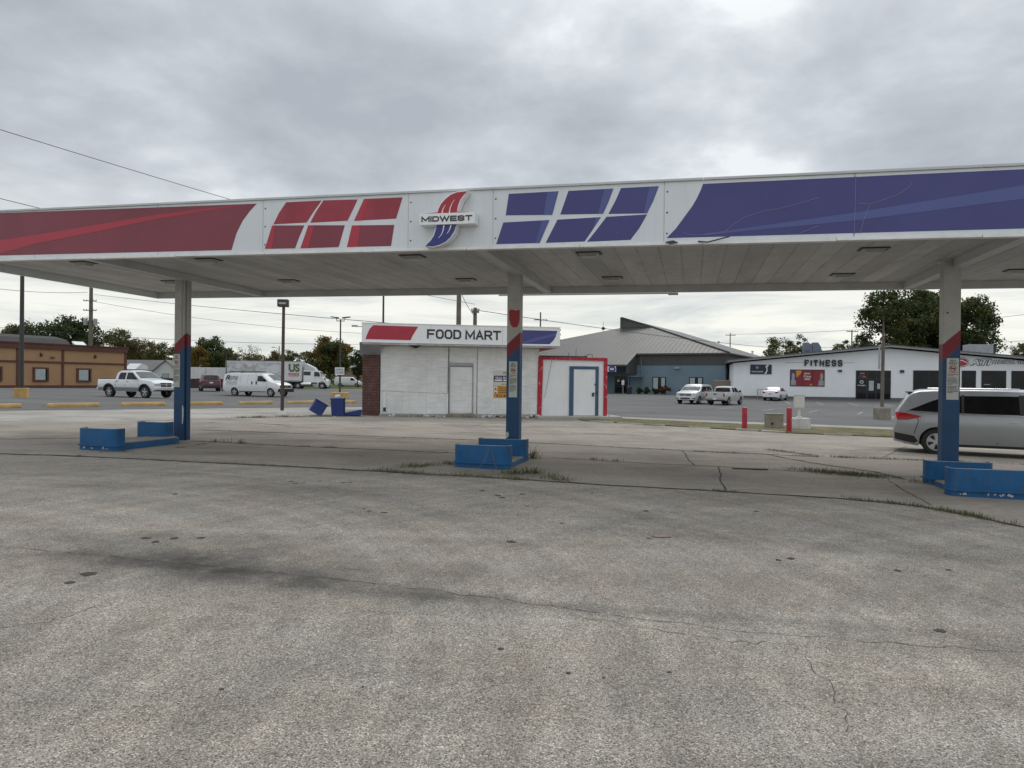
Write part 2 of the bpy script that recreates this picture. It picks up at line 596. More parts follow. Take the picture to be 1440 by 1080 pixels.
M["litter"] = weathered("litter", (0.65, 0.65, 0.63), 0.8, 0.2, 4, grime_amt=0.2)
M["lamp_lens"] = weathered("lamp_lens", (0.42, 0.42, 0.39), 0.3, 0.15, 5, grime_amt=0.3)


def glass(name, col=(0.012, 0.014, 0.016), rough=0.04, spec=0.45):
    t = NT(name)
    n = t.noise(t.co(), 0.9, 5, 0.6)
    t.set("Base Color", t.mix(t.ramp(n, [(0.35, 0.0), (0.7, 1.0)]), mul(col, 0.6), mul(col, 1.7)))
    t.set("Roughness", rough).set("Specular IOR Level", spec)
    return t.mat


M["glass"] = glass("glass")
M["glass_tint"] = glass("glass_tint", (0.006, 0.006, 0.007), 0.05)
M["glass_green"] = glass("glass_green", (0.055, 0.085, 0.070), 0.05)
M["windscreen"] = glass("windscreen", (0.085, 0.105, 0.105), 0.05, 0.35)
M["shop_glass"] = glass("shop_glass", (0.007, 0.009, 0.012), 0.03, 0.22)
M["red_lens"] = glass("red_lens", (0.36, 0.008, 0.014), 0.15)
M["clear_lens"] = glass("clear_lens", (0.42, 0.43, 0.44), 0.15)


def car_paint(name, col, metal=0.0):
    return weathered(name, col, 0.32, 0.05, 1.2, metal=metal, coat=0.7, grime_amt=0.06)


M["car_white"] = car_paint("car_white", (0.72, 0.735, 0.75))
M["car_silver"] = car_paint("car_silver", (0.36, 0.372, 0.39), 0.55)
M["car_champagne"] = car_paint("car_champagne", (0.52, 0.52, 0.51), 0.15)
M["car_grey"] = car_paint("car_grey", (0.27, 0.28, 0.29), 0.2)
M["car_maroon"] = car_paint("car_maroon", (0.085, 0.012, 0.026), 0.1)


def asphalt_forecourt():
    """bleached old asphalt: pale stones, dark gaps, tyre lanes, oil stains"""
    t = NT("asphalt_forecourt")
    co = t.co()
    stones = t.voro(co, 150.0, out="Color")
    sg = t.sep(stones)[0]
    spk = t.ramp(sg, [(0.0, (0.070, 0.061, 0.050)), (0.12, (0.190, 0.170, 0.142)), (0.5, (0.322, 0.293, 0.249)), (0.88, (0.450, 0.413, 0.356)), (1.0, (0.70, 0.66, 0.59))])
    n2 = t.ramp(t.noise(co, 60.0, 5, 0.75), [(0.3, 0.74), (0.7, 1.2)])
    c = t.mix(1.0, spk, n2, "MULTIPLY")
    n3 = t.ramp(t.noise(co, 0.55, 7, 0.62, 0.4), [(0.28, 0.88), (0.5, 1.0), (0.74, 1.09)])
    c = t.mix(1.0, c, n3, "MULTIPLY")
    n5 = t.ramp(t.noise(co, 4.5, 6, 0.7), [(0.3, 0.88), (0.7, 1.10)])
    c = t.mix(1.0, c, n5, "MULTIPLY")
    n7 = t.ramp(t.noise(co, 17.0, 4, 0.8), [(0.32, 0.84), (0.68, 1.13)])
    c = t.mix(1.0, c, n7, "MULTIPLY")
    tint = t.noise(t.co((1, 1, 1), (3, 8, 1)), 1.1, 6, 0.65)
    c = t.mix(t.ramp(tint, [(0.42, 0.0), (0.7, 0.35)]), c, t.mix(1.0, c, (1.08, 0.94, 0.80), "MULTIPLY"))
    # curved tyre lanes where cars swing in to the pumps
    for (cx, cy, k) in ((-7.5, 4.0, 0.13), (9.0, 1.5, 0.10)):
        mp = t.co((1, 1, 0), (-cx, -cy, 0))
        ln = t.N.new("ShaderNodeVectorMath")
        ln.operation = "LENGTH"
        t.L.new(mp, ln.inputs[0])
        cmb = t.N.new("ShaderNodeCombineXYZ")
        t.L.new(ln.outputs["Value"], cmb.inputs[0])
        t.L.new(t.math("MULTIPLY", t.noise(co, 0.3, 2), 0.8), cmb.inputs[1])
        ring = t.ramp(t.noise(cmb.outputs[0], 2.6, 5, 0.65), [(0.36, 1 - k * 1.5), (0.62, 1 + k * 0.5)])
        c = t.mix(1.0, c, ring, "MULTIPLY")
    lanes = t.ramp(t.noise(t.co((0.10, 0.9, 1), rot=(0, 0, 0.24)), 1.3, 6, 0.6, 0.5), [(0.35, 0.82), (0.62, 1.06)])
    c = t.mix(0.85, c, lanes, "MULTIPLY")
    # oil stains: soft ellipses broken up by noise  (centre x, y, length, width, angle, strength)
    for (x, y, a, b, rot, k) in [(-2.55, 6.15, 2.1, 0.38, -0.26, 0.66), (-2.7, 6.45, 3.0, 1.25, -0.25, 0.50), (-0.6, 5.55, 1.9, 0.30, -0.20, 0.40), (-2.9, 10.6, 2.6, 0.8, -0.22, 0.30),
                                 (-1.2, 9.0, 1.6, 0.5, -0.2, 0.18), (1.8, 5.2, 2.4, 0.16, -0.15, 0.30), (3.4, 4.7, 1.6, 0.4, -0.1, 0.25), (2.2, 8.0, 2.5, 0.35, -0.25, 0.2), (-6.0, 10.5, 1.2, 0.5, -0.2, 0.25), (4.5, 7.3, 1.6, 0.3, -.3, .2)]:
        q = t.co((1, 1, 0), src="Object")
        mp = t.N.new("ShaderNodeMapping")
        mp.vector_type = "TEXTURE"
        mp.inputs["Location"].default_value = (x, y, 0)
        mp.inputs["Rotation"].default_value = (0, 0, rot)
        mp.inputs["Scale"].default_value = (a, b, 1)
        t.L.new(q, mp.inputs[0])
        g = t.N.new("ShaderNodeTexGradient")
        g.gradient_type = "SPHERICAL"
        t.L.new(mp.outputs[0], g.inputs[0])
        f = t.math("MULTIPLY", t.math("MULTIPLY", g.outputs["Fac"], t.ramp(t.noise(co, 2.2, 8, 0.7), [(0.3, 0.3), (0.65, 1.0)])), k * 1.9, True)
        c = t.mix(f, c, (0.045, 0.041, 0.037))
    far = t.noise(co, 3.3, 3, 0.5)
    t.set("Base Color", c).set("Roughness", t.math("ADD", t.math("MULTIPLY", far, 0.15), 0.8)).set("Specular IOR Level", 0.25)
    h = t.mix(0.5, t.voro(co, 150.0), t.noise(co, 45.0, 5, 0.7))
    t.bump(h, 0.5, 0.009)
    return t.mat


def concrete(name, col, slab=0.0, stain=0.5):
    t = NT(name)
    co = t.co()
    n1 = t.ramp(t.noise(co, 0.45, 8, 0.62, 0.3), [(0.28, 0.62), (0.5, 0.95), (0.75, 1.2)])
    n2 = t.ramp(t.noise(co, 9.0, 7, 0.72), [(0.3, 0.80), (0.7, 1.13)])
    n3 = t.ramp(t.noise(co, 90.0, 3, 0.7), [(0.3, 0.86), (0.7, 1.12)])
    c = t.mix(1.0, t.mix(1.0, t.mix(1.0, col, n1, "MULTIPLY"), n2, "MULTIPLY"), n3, "MULTIPLY")
    st = t.ramp(t.noise(t.co((0.25, 1.4, 1), (5, 2, 0), (0, 0, 0.24)), 0.9, 8, 0.66, 0.6), [(0.50, 0.0), (0.72, stain)])
    c = t.mix(st, c, mul(col, 0.36))
    t.set("Base Color", c).set("Roughness", 0.85).set("Specular IOR Level", 0.3)
    t.bump(t.noise(co, 60.0, 5, 0.7), 0.3, 0.006)
    return t.mat


def lot_asphalt():
    t = NT("lot_asphalt")
    co = t.co()
    n1 = t.ramp(t.noise(t.co((0.35, 1, 1)), 0.30, 8, 0.6, 0.6), [(0.3, 0.75), (0.7, 1.22)])
    n2 = t.ramp(t.noise(co, 12.0, 5, 0.7), [(0.3, 0.82), (0.7, 1.18)])
    c = t.mix(1.0, t.mix(1.0, (0.128, 0.126, 0.124), n1, "MULTIPLY"), n2, "MULTIPLY")
    cr = t.voro(t.co((1, 1, 1), (7, 3, 0)), 0.16, "DISTANCE_TO_EDGE")
    c = t.mix(t.ramp(cr, [(0.0, 0.7), (0.012, 0.0)]), c, (0.05, 0.05, 0.05))
    t.set("Base Color", c).set("Roughness", 0.85).set("Specular IOR Level", 0.25)
    t.bump(t.noise(co, 40.0, 4, 0.7), 0.3, 0.008)
    return t.mat


def grass_soil(name, a, b, soil=(0.13, 0.10, 0.07)):
    t = NT(name)
    co = t.co()
    n = t.noise(co, 1.4, 8, 0.7)
    c = t.mix(t.ramp(n, [(0.32, 0.0), (0.62, 1.0)]), a, b)
    c = t.mix(t.ramp(t.noise(co, 0.9, 6, 0.65), [(0.5, 0.0), (0.68, 0.8)]), c, soil)
    t.set("Base Color", c).set("Roughness", 0.95).set("Specular IOR Level", 0.15)
    t.bump(t.noise(co, 14.0, 6, 0.75), 0.7, 0.05)
    return t.mat


def foliage(name, dark, light, odd=None, odd_amt=0.0):
    t = NT(name)
    geo = t.N.new("ShaderNodeNewGeometry")
    rnd = geo.outputs["Random Per Island"]
    n = t.noise(t.co(), 0.55, 4, 0.6)
    f = t.math("ADD", t.math("MULTIPLY", rnd, 0.55), t.math("MULTIPLY", n, 0.55), True)
    c = t.ramp(f, [(0.25, dark), (0.8, light)])
    if odd:
        m = t.ramp(t.math("ADD", t.noise(t.co((1, 1, 1), (9, 4, 2)), 0.35, 4, 0.6), t.math("MULTIPLY", rnd, 0.12)), [(0.62 - odd_amt * 0.3, 0.0), (0.70 - odd_amt * 0.3, 1.0)])
        c = t.mix(m, c, odd)
    t.set("Base Color", c).set("Roughness", 0.65).set("Specular IOR Level", 0.3)
    tr = t.N.new("ShaderNodeBsdfTranslucent")
    t.L.new(c, tr.inputs[0])
    ms = t.N.new("ShaderNodeMixShader")
    ms.inputs[0].default_value = 0.35
    t.L.new(t.bsdf.outputs[0], ms.inputs[1])
    t.L.new(tr.outputs[0], ms.inputs[2])
    t.L.new(ms.outputs[0], t.N["Material Output"].inputs[0])
    return t.mat


def blades(name, a, b, c_):
    t = NT(name)
    geo = t.N.new("ShaderNodeNewGeometry")
    t.set("Base Color", t.ramp(geo.outputs["Random Per Island"], [(0.0, a), (0.6, b), (1.0, c_)])).set("Roughness", 0.8)
    return t.mat


def brick():
    t = NT("brick")
    b = t.N.new("ShaderNodeTexBrick")
    b.inputs["Scale"].default_value = 1.0
    b.inputs["Brick Width"].default_value = 0.21
    b.inputs["Row Height"].default_value = 0.072
    b.inputs["Mortar Size"].default_value = 0.007
    b.inputs["Color1"].default_value = (0.085, 0.028, 0.024, 1)
    b.inputs["Color2"].default_value = (0.125, 0.045, 0.038, 1)
    b.inputs["Mortar"].default_value = (0.19, 0.155, 0.14, 1)
    # rows must run along x or y and climb with z
    s = t.sep(t.tc.outputs["Object"])
    cx = t.N.new("ShaderNodeCombineXYZ")
    t.L.new(t.math("ADD", s[0], s[1]), cx.inputs[0])
    t.L.new(s[2], cx.inputs[1])
    t.L.new(cx.outputs[0], b.inputs["Vector"])
    c = t.mix(1.0, b.outputs["Color"], t.ramp(t.noise(t.co(), 3.0, 5), [(0.3, 0.7), (0.7, 1.25)]), "MULTIPLY")
    t.set("Base Color", c).set("Roughness", 0.9)
    t.bump(b.outputs["Fac"], -0.4, 0.01)
    return t.mat


def plywood_paint():
    """whitewashed boards: thin paint, drips and scuffs"""
    t = NT("plywood_paint")
    co = t.co()
    n1 = t.ramp(t.noise(co, 0.8, 7, 0.65, 0.4), [(0.3, 0.78), (0.55, 0.95), (0.8, 1.05)])
    n2 = t.ramp(t.noise(t.co((1, 1, 6)), 1.6, 7, 0.7), [(0.35, 0.85), (0.65, 1.05)])
    c = t.mix(1.0, t.mix(1.0, (0.87, 0.875, 0.86), n1, "MULTIPLY"), n2, "MULTIPLY")
    c = t.mix(t.ramp(t.noise(t.co((9, 9, 0.6)), 1.0, 6, 0.65), [(0.55, 0.0), (0.8, 0.4)]), c, (0.33, 0.32, 0.30))
    t.set("Base Color", c).set("Roughness", 0.8)
    t.bump(t.noise(t.co((1, 1, 12)), 3.0, 5, 0.6), 0.2, 0.006)
    return t.mat


def peeling_red():
    t = NT("peeling_red")
    m = t.ramp(t.noise(t.co((1, 1, 0.6)), 9.0, 6, 0.75), [(0.585, 0.0), (0.65, 1.0)])
    t.set("Base Color", t.mix(m, (0.42, 0.02, 0.04), (0.66, 0.60, 0.60))).set("Roughness", 0.7)
    return t.mat


def ribbed(name, col, period=0.6, axis=0, strength=1.0, gap=0.12):
    """standing-seam / corrugated metal: ribs along the slope as bump, a slight darker line along one side of each"""
    t = NT(name)
    s = t.sep(t.tc.outputs["Object"])
    f = t.math("FRACT", t.math("DIVIDE", s[axis], period))
    h = t.ramp(f, [(0.0, 1.0), (gap, 0.25), (gap * 1.8, 0.0), (1 - gap * 0.8, 0.0), (1.0, 1.0)])
    n = t.ramp(t.noise(t.co(), 0.35, 6, 0.6), [(0.3, 0.82), (0.7, 1.15)])
    c = t.mix(1.0, col, n, "MULTIPLY")
    c = t.mix(t.ramp(f, [(0.0, 0.0), (gap * 1.3, 0.55 * strength), (gap * 2.6, 0.0)]), c, mul(col, 0.4))
    t.set("Base Color", c).set("Roughness", 0.5).set("Metallic", 0.15)
    t.bump(h, 0.7, 0.05)
    return t.mat


def soffit_metal():
    """long steel deck pans with seams across, water stains and dust"""
    t = NT("soffit_metal")
    co = t.co()
    s = t.sep(co)
    f = t.math("FRACT", t.math("DIVIDE", s[0], 0.405))
    pan = t.N.new("ShaderNodeTexWhiteNoise")
    pan.noise_dimensions = "1D"
    t.L.new(t.math("FLOOR", t.math("DIVIDE", s[0], 0.405)), pan.inputs["W"])
    seam = t.math("MULTIPLY", t.ramp(f, [(0.0, 0.55), (0.03, 0.4), (0.06, 0.0), (0.95, 0.0), (1.0, 0.55)]), t.ramp(t.noise(co, 0.7, 5, 0.6), [(0.38, 0.15), (0.62, 1.0)]))
    n1 = t.ramp(t.noise(t.co((1.2, 0.25, 1)), 0.8, 7, 0.65, 0.5), [(0.3, 0.62), (0.5, 0.92), (0.75, 1.1)])
    n2 = t.ramp(t.noise(co, 2.6, 8, 0.7), [(0.35, 0.86), (0.7, 1.06)])
    c = t.mix(1.0, t.mix(1.0, (0.555, 0.555, 0.56), n1, "MULTIPLY"), n2, "MULTIPLY")
    c = t.mix(1.0, c, t.ramp(pan.outputs["Value"], [(0.0, 0.86), (1.0, 1.08)]), "MULTIPLY")
    c = t.mix(seam, c, (0.16, 0.16, 0.15))
    t.set("Base Color", c).set("Roughness", 0.55)
    t.bump(t.ramp(f, [(0.0, 0.0), (0.06, 1.0), (0.94, 1.0), (1.0, 0.0)]), 0.6, 0.02)
    return t.mat


def column_paint():
    """white shaft with a slanted red band over a blue foot, hand painted and chipped"""
    t = NT("column_paint")
    co = t.co()
    s = t.sep(co)
    wob = t.math("MULTIPLY", t.math("SUBTRACT", t.noise(co, 3.0, 3), 0.5), 0.03)
    d = t.math("ADD", t.math("SUBTRACT", s[2], t.math("MULTIPLY", s[0], 0.92)), wob)
    f = t.math("DIVIDE", d, 4.0)
    blue, red, white = (0.013, 0.066, 0.165), (0.23, 0.016, 0.030), (0.47, 0.46, 0.43)
    c = t.ramp(f, [(0.575, blue), (0.598, red), (0.6635, red), (0.6645, white)])
    n1 = t.ramp(t.noise(co, 1.6, 7, 0.65), [(0.3, 0.76), (0.7, 1.15)])
    c = t.mix(1.0, c, n1, "MULTIPLY")
    rust = t.ramp(t.noise(t.co((3, 3, 0.8), (2, 2, 2)), 2.2, 8, 0.75), [(0.66, 0.0), (0.72, 0.8)])
    c = t.mix(rust, c, (0.12, 0.075, 0.05))
    t.set("Base Color", c).set("Roughness", 0.55)
    t.bump(t.noise(co, 18.0, 4), 0.15, 0.01)
    return t.mat


M["forecourt"] = asphalt_forecourt()
M["pad"] = concrete("pad_concrete", (0.305, 0.270, 0.225), stain=0.55)
M["street"] = concrete("street_concrete", (0.375, 0.350, 0.310), stain=0.3)
M["slab"] = concrete("slab_concrete", (0.42, 0.40, 0.36), stain=0.3)
M["apron"] = concrete("apron_asphalt", (0.335, 0.298, 0.248), stain=0.55)
M["lot"] = lot_asphalt()
M["verge"] = grass_soil("verge_grass", (0.105, 0.098, 0.048), (0.185, 0.170, 0.085), (0.25, 0.205, 0.145))
M["lawn"] = grass_soil("lawn_grass", (0.060, 0.085, 0.028), (0.105, 0.130, 0.045), (0.11, 0.10, 0.05))
M["blades"] = blades("grass_blades", (0.055, 0.062, 0.020), (0.120, 0.120, 0.048), (0.26, 0.21, 0.11))
M["weed"] = blades("weed_blades", (0.034, 0.048, 0.014), (0.085, 0.105, 0.032), (0.19, 0.16, 0.08))
M["straw"] = blades("dry_stalks", (0.12, 0.085, 0.05), (0.22, 0.17, 0.10), (0.34, 0.27, 0.17))
M["gap_grey"] = weathered("gap_grey", (0.20, 0.20, 0.195), 0.8, 0.3, 4)
M["crack"] = weathered("crack_fill", (0.100, 0.086, 0.067), 0.95, 0.4, 3, grime_amt=0.3, spec=0.1)
M["spot"] = weathered("gum_spot", (0.075, 0.067, 0.060), 0.9, 0.3, 3, grime_amt=0, spec=0.2)
M["line_paint"] = weathered("line_paint", (0.46, 0.46, 0.44), 0.8, 0.35, 2.0, grime_amt=0.6)
M["brick"] = brick()
M["plywood"] = plywood_paint()
M["peeling_red"] = peeling_red()
M["metal_roof"] = ribbed("metal_roof", (0.072, 0.069, 0.064), 0.62, 0)
M["metal_roof_side"] = ribbed("metal_roof_side", (0.055, 0.054, 0.051), 0.62, 1, 0.5)
M["brown_siding"] = ribbed("brown_siding", (0.078, 0.075, 0.072), 0.32, 0, 0.7)
M["soffit"] = soffit_metal()
M["column_paint"] = column_paint()
# ------------------------------------------------------------------ ground
STEP = 3.0


def sheet(name, poly, dz, material, kind="structure", zfn=None):
    """polygon laid on the terrain, cut along the terrain's grid lines"""
    bm = bmesh.new()
    bm.faces.new([bm.verts.new((x, y, 0)) for x, y in poly])
    bmesh.ops.triangulate(bm, faces=bm.faces[:])
    xs, ys = [p[0] for p in poly], [p[1] for p in poly]
    for ax, lo, hi in ((0, min(xs), max(xs)), (1, min(ys), max(ys))):
        k = math.floor(max(lo, -75) / STEP) * STEP
        while k < min(hi, 114):
            no = (1, 0, 0) if ax == 0 else (0, 1, 0)
            co = (k, 0, 0) if ax == 0 else (0, k, 0)
            bmesh.ops.bisect_plane(bm, geom=bm.verts[:] + bm.edges[:] + bm.faces[:], plane_co=co, plane_no=no, dist=1e-5)
            k += STEP
    for v in bm.verts:
        v.co.z = (zfn or ground_z)(v.co.x, v.co.y) + dz
    bmesh.ops.recalc_face_normals(bm, faces=bm.faces)
    for f in bm.faces:
        if f.normal.z < 0:
            f.normal_flip()
    me = bpy.data.meshes.new(name)
    bm.to_mesh(me)
    bm.free()
    me.materials.append(material)
    o = bpy.data.objects.new(name, me)
    COL.objects.link(o)
    tag(o, kind=kind)
    return o


sheet("ground", [(-700, -40), (700, -40), (700, 1200), (-700, 1200)], -0.05, M["lawn"])
sheet("forecourt", [(-42, -12), (42, -12), (42, 25), (30, 27.4), (16.9, 31.4), (4.6, 34.8), (-3, 44), (-8.3, 41.67), (-15.9, 33.8), (-20.8, 28.9), (-33, 15), (-42, 5)], 0.0, M["forecourt"])
SEAM = [(-17, 14.6), (-14.0, 14.62), (-12.2, 14.42), (-10.25, 14.25), (-8.58, 14.09), (-6.89, 13.82), (-4.85, 13.43), (-2.39, 12.95), (0.02, 12.36), (1.2, 11.98), (3.43, 11.47), (5.05, 11.05), (5.67, 10.76), (6.05, 10.40), (6.36, 9.74), (6.55, 9.0), (6.7, 7.6), (6.8, 5.0)]
BACK = [(19.5, 6.0), (20.5, 13.5), (14.5, 16.2), (12.2, 16.9), (10.2, 17.5), (8.6, 17.3), (7.4, 17.8), (6.41, 17.99), (4.44, 18.43), (0.61, 19.8), (-4.53, 20.86), (-9.66, 21.8), (-12.6, 22.0), (-17, 22.6)]
sheet("concrete_pad", SEAM + BACK, 0.004, M["pad"])
sheet("apron", BACK[::-1] + [(23, 13), (24, 22), (13.66, 25.34), (10.28, 26.3), (7.92, 28.2), (4.05, 30.6), (-0.58, 30.4), (-6.0, 31.0), (-9.4, 28.9), (-11.9, 26.2), (-14.1, 23.5), (-17, 22.7)][0:], 0.0045, M["apron"])
sheet("concrete_street", [(-17.0, 22.8), (-14.1, 23.58), (-11.9, 26.3), (-9.4, 29.05), (-6.4, 31.6), (-6.4, 43.3), (-8.3, 41.6), (-15.9, 33.75), (-18.8, 30.5), (-20.8, 28.8), (-33, 14.8), (-30, 9), (-22, 17)], 0.005, M["street"])
LOT = [(-33.3, 14.9), (-20.8, 28.95), (-18.85, 30.55), (-15.9, 33.85), (-8.3, 41.72), (-3, 44.0), (4.6, 34.9), (16.9, 31.5), (30, 27.5), (42, 25.1), (95, 24), (95, 101), (-80, 101), (-80, 12)]
sheet("parking_lot", LOT, 0.009, M["lot"])
sheet("grass_verge", [(3.2, 31.6), (4.05, 30.98), (7.92, 28.35), (10.28, 26.6), (13.66, 25.6), (24, 22.3), (31, 22), (30, 26.2), (16.5, 30.3), (8.96, 32.6), (4.54, 34.6), (3.0, 35.2)], 0.03, M["verge"])


def ribbon(mb, pts, w0, w1, dz, jit=0.5, step=0.12, mi=0):
    """ragged strip following the points on the ground"""
    P = [Vector((x, y, 0)) for x, y in pts]
    out = []
    for a, b in zip(P[:-1], P[1:]):
        n = max(1, int((b - a).length / step))
        out += [a.lerp(b, k / n) for k in range(n)]
    out.append(P[-1])
    vs, fs = [], []
    drift = 0.0
    for i, p in enumerate(out):
        d = (out[min(i + 1, len(out) - 1)] - out[max(i - 1, 0)]).normalized()
        n = Vector((-d.y, d.x, 0))
        drift = drift * 0.85 + random.uniform(-1, 1) * jit * 0.035
        w = random.uniform(w0, w1)
        for s in (-1, 1):
            q = p + n * (drift + s * w)
            vs.append((q.x, q.y, ground_z(q.x, q.y) + dz))
    for i in range(len(out) - 1):
        fs.append((2 * i, 2 * i + 2, 2 * i + 3, 2 * i + 1))
    mb.add(vs, fs, mi)


def wiggle(a, b, n, amp):
    a, b = Vector(a), Vector(b)
    nrm = Vector((-(b - a).y, (b - a).x)).normalized()
    return [tuple(a.lerp(b, k / n) + nrm * (random.uniform(-amp, amp) if 0 < k < n else 0)) for k in range(n + 1)]


JOINTS = [([(-9.3, 21.4), (-4.53, 20.7), (0.02, 20.1), (0.61, 19.75), (4.44, 18.43), (6.41, 17.99), (7.6, 17.6)], .02, .07), ([(-16, 16.8), (-12.19, 17.15), (-9.4, 18.6)], .02, .06),
          ([(-8.0, 17.85), (-5.5, 17.22), (-1.3, 16.41)], .02, .06), ([(0.9, 15.95), (2.76, 15.32), (4.34, 14.95), (5.64, 14.5), (7.3, 14.1)], .012, .03), ([(4.44, 18.43), (3.86, 15.06)], .008, .02), ([(4.36, 14.91), (3.45, 11.57)], .008, .018),
          ([(12.0, 21.6), (9.05, 17.42)], .008, .015), ([(7.02, 13.24), (6.28, 10.57)], .008, .016), ([(6.41, 17.99), (6.83, 16.2), (7.51, 14.68), (7.57, 13.6)], .02, .07), ([(7.3, 14.1), (9.8, 13.5)], .01, .02)]
cb = MB()
for pts, a, b in JOINTS:
    ribbon(cb, pts, a, b, 0.008)
ribbon(cb, SEAM[1:], 0.02, 0.06, 0.008)
cb.build("pavement_joints", M["crack"], recalc=False)
tag(bpy.data.objects["pavement_joints"], kind="structure")
cb = MB()
for pts, w in [([(0.02, 5.5), (0.95, 5.15), (1.78, 4.92), (2.56, 4.79), (3.39, 4.67), (4.4, 4.4)], .0045), ([(0.53, 5.12), (1.09, 4.87), (1.49, 4.72), (1.91, 4.72)], .004), ([(1.89, 4.72), (1.86, 4.48), (1.83, 3.97), (1.67, 3.52)], .0028), ([(-4.4, 4.1), (-3.6, 4.45), (-3.1, 4.79), (-3.0, 5.17)], .004),
               ([(-5.4, 6.9), (-3.8, 6.55), (-2.87, 6.35), (-1.2, 5.9), (0.02, 5.5)], .005), ([(1.4, 8.6), (3.2, 8.1), (4.8, 7.7)], .006), ([(-3.9, 9.6), (-1.0, 9.2), (1.5, 8.7)], .004)]:
    q = []
    for a, b in zip(pts[:-1], pts[1:]):
        q += wiggle(a, b, 6, 0.035)[:-1]
    q.append(pts[-1])
    ribbon(cb, q, w * 0.2, w, 0.004, 0.2, 0.04)
cb.build("asphalt_cracks", M["crack"], recalc=False)
tag(bpy.data.objects["asphalt_cracks"], kind="structure")
# weathered seams across the old apron, running with its slope
cb = MB()
for k in range(46):
    x = random.uniform(-13, 10)
    y = random.uniform(19.5, 29)
    if y < 21.4 - 0.25 * x or y > 29.5 - 0.15 * abs(x):
        continue
    L = random.uniform(0.5, 2.6)
    ribbon(cb, wiggle((x, y), (x + L, y - 0.22 * L + random.uniform(-.1, .1)), 7, 0.06), 0.006, 0.035, 0.0085, 0.6)
cb.build("apron_cracks", M["crack"], recalc=False)
tag(bpy.data.objects["apron_cracks"], kind="structure")
# chewing-gum and oil spots
cb = MB()
spots = [(-1.6, 8.97), (0.0, 7.52), (0.23, 9.68), (1.53, 7.85), (-3.53, 5.7), (-3.53, 5.95), (-3.73, 7.28), (1.26, 11.0), (-0.19, 10.52), (0.18, 10.71), (-3.53, 11.45), (-2.7, 11.43), (-0.44, 10.96), (2.79, 7.06), (3.65, 6.69), (4.18, 6.76), (0.62, 8.57), (-3.45, 7.3), (-3.2, 7.35), (-3.3, 11.3), (-3.1, 11.5), (-3.4, 11.2), (-2.6, 11.5), (-1.9, 9.2), (-1.8, 9.05), (0.35, 4.15), (0.55, 4.1), (0.95, 4.2), (2.9, 3.1), (-0.05, 4.5), (-0.8, 3.9)]
for i in range(9):
    spots.append((random.uniform(-5, 5), random.uniform(3.4, 11)))
for i, (x, y) in enumerate(spots):
    r = random.uniform(0.025, 0.065) * (1.0 if y > 5 else 0.35)
    n = 9
    vs = [(x + r * random.uniform(.6, 1.3) * math.cos(2 * PI * k / n), y + r * random.uniform(.6, 1.3) * math.sin(2 * PI * k / n)) for k in range(n)]
    cb.add([(a, b, ground_z(a, b) + 0.004) for a, b in vs], [tuple(range(n))])
cb.build("oil_spots", M["spot"], recalc=False)
tag(bpy.data.objects["oil_spots"], kind="structure")


# ------------------------------------------------------------------ weeds, grass
def blade_field(name, specs, material, label=None):
    """specs: (x, y, height, blades, spread); every blade is a bent two-segment strip"""
    vs, fs = [], []
    for (x, y, h, n, spread) in specs:
        for k in range(n):
            px, py = x + random.gauss(0, spread), y + random.gauss(0, spread)
            z = ground_z(px, py) + 0.01
            a = random.uniform(0, 2 * PI)
            hh = h * 0.72 * random.uniform(0.25, 1.0) ** 1.3
            w = 0.0025 + hh * 0.016
            lean = hh * random.uniform(0.2, 1.5)
            dx, dy = math.cos(a), math.sin(a)
            b = len(vs)
            vs += [(px - dy * w, py + dx * w, z), (px + dy * w, py - dx * w, z),
                   (px + dx * lean * .35 - dy * w * .8, py + dy * lean * .35 + dx * w * .8, z + hh * .6), (px + dx * lean * .35 + dy * w * .8, py + dy * lean * .35 - dx * w * .8, z + hh * .6),
                   (px + dx * lean, py + dy * lean, z + hh)]
            fs += [(b, b + 1, b + 3, b + 2), (b + 2, b + 3, b + 4)]
    me = bpy.data.meshes.new(name)
    me.from_pydata(vs, [], fs)
    me.materials.append(material)
    o = bpy.data.objects.new(name, me)
    COL.objects.link(o)
    tag(o, kind="stuff")
    return o


def along(pts, step, h, n, spread, p=1.0):
    out = []
    for a, b in zip(pts[:-1], pts[1:]):
        L = math.hypot(b[0] - a[0], b[1] - a[1])
        m = max(1, int(L / step))
        tufts = [random.random() for q in range(max(2, int(L * 1.6)))]
        for k in range(m):
            if random.random() < p:
                t = min(1, max(0, random.choice(tufts) + random.gauss(0, .16 / max(L, .3)))) if random.random() < .7 else random.random()
                out.append((a[0] + (b[0] - a[0]) * t, a[1] + (b[1] - a[1]) * t, h * random.uniform(.35, 1.3), int(n * 2.2), spread))
    return out


sp = along([(-2.6, 13.0), (-1.9, 12.75), (0.1, 12.3)], 0.05, 0.10, 9, 0.10)           # front of the middle island
sp += along([(-2.4, 13.2), (-1.6, 13.9), (-0.9, 14.6)], 0.05, 0.12, 9, 0.11)
sp += along([(-0.2, 12.8), (0.35, 13.2), (0.75, 12.6)], 0.05, 0.19, 10, 0.12)
sp += along([(0.3, 12.7), (1.0, 12.25)], 0.06, 0.12, 9, 0.10)
sp += along([(5.6, 15.0), (6.4, 14.3), (7.3, 13.6)], 0.035, 0.14, 10, 0.16)            # in the gap left of the right island
sp += along([(6.6, 14.4), (7.7, 13.3)], 0.05, 0.12, 8, 0.16)
sp += along([(5.2, 10.95), (5.9, 10.5), (6.3, 9.8), (6.5, 9.0)], 0.035, 0.09, 9, 0.07)
sp += along([(3.0, 11.6), (5.2, 11.0)], 0.07, 0.05, 6, 0.04, 0.5)
sp += along(SEAM[2:9], 0.09, 0.045, 5, 0.03, 0.6)
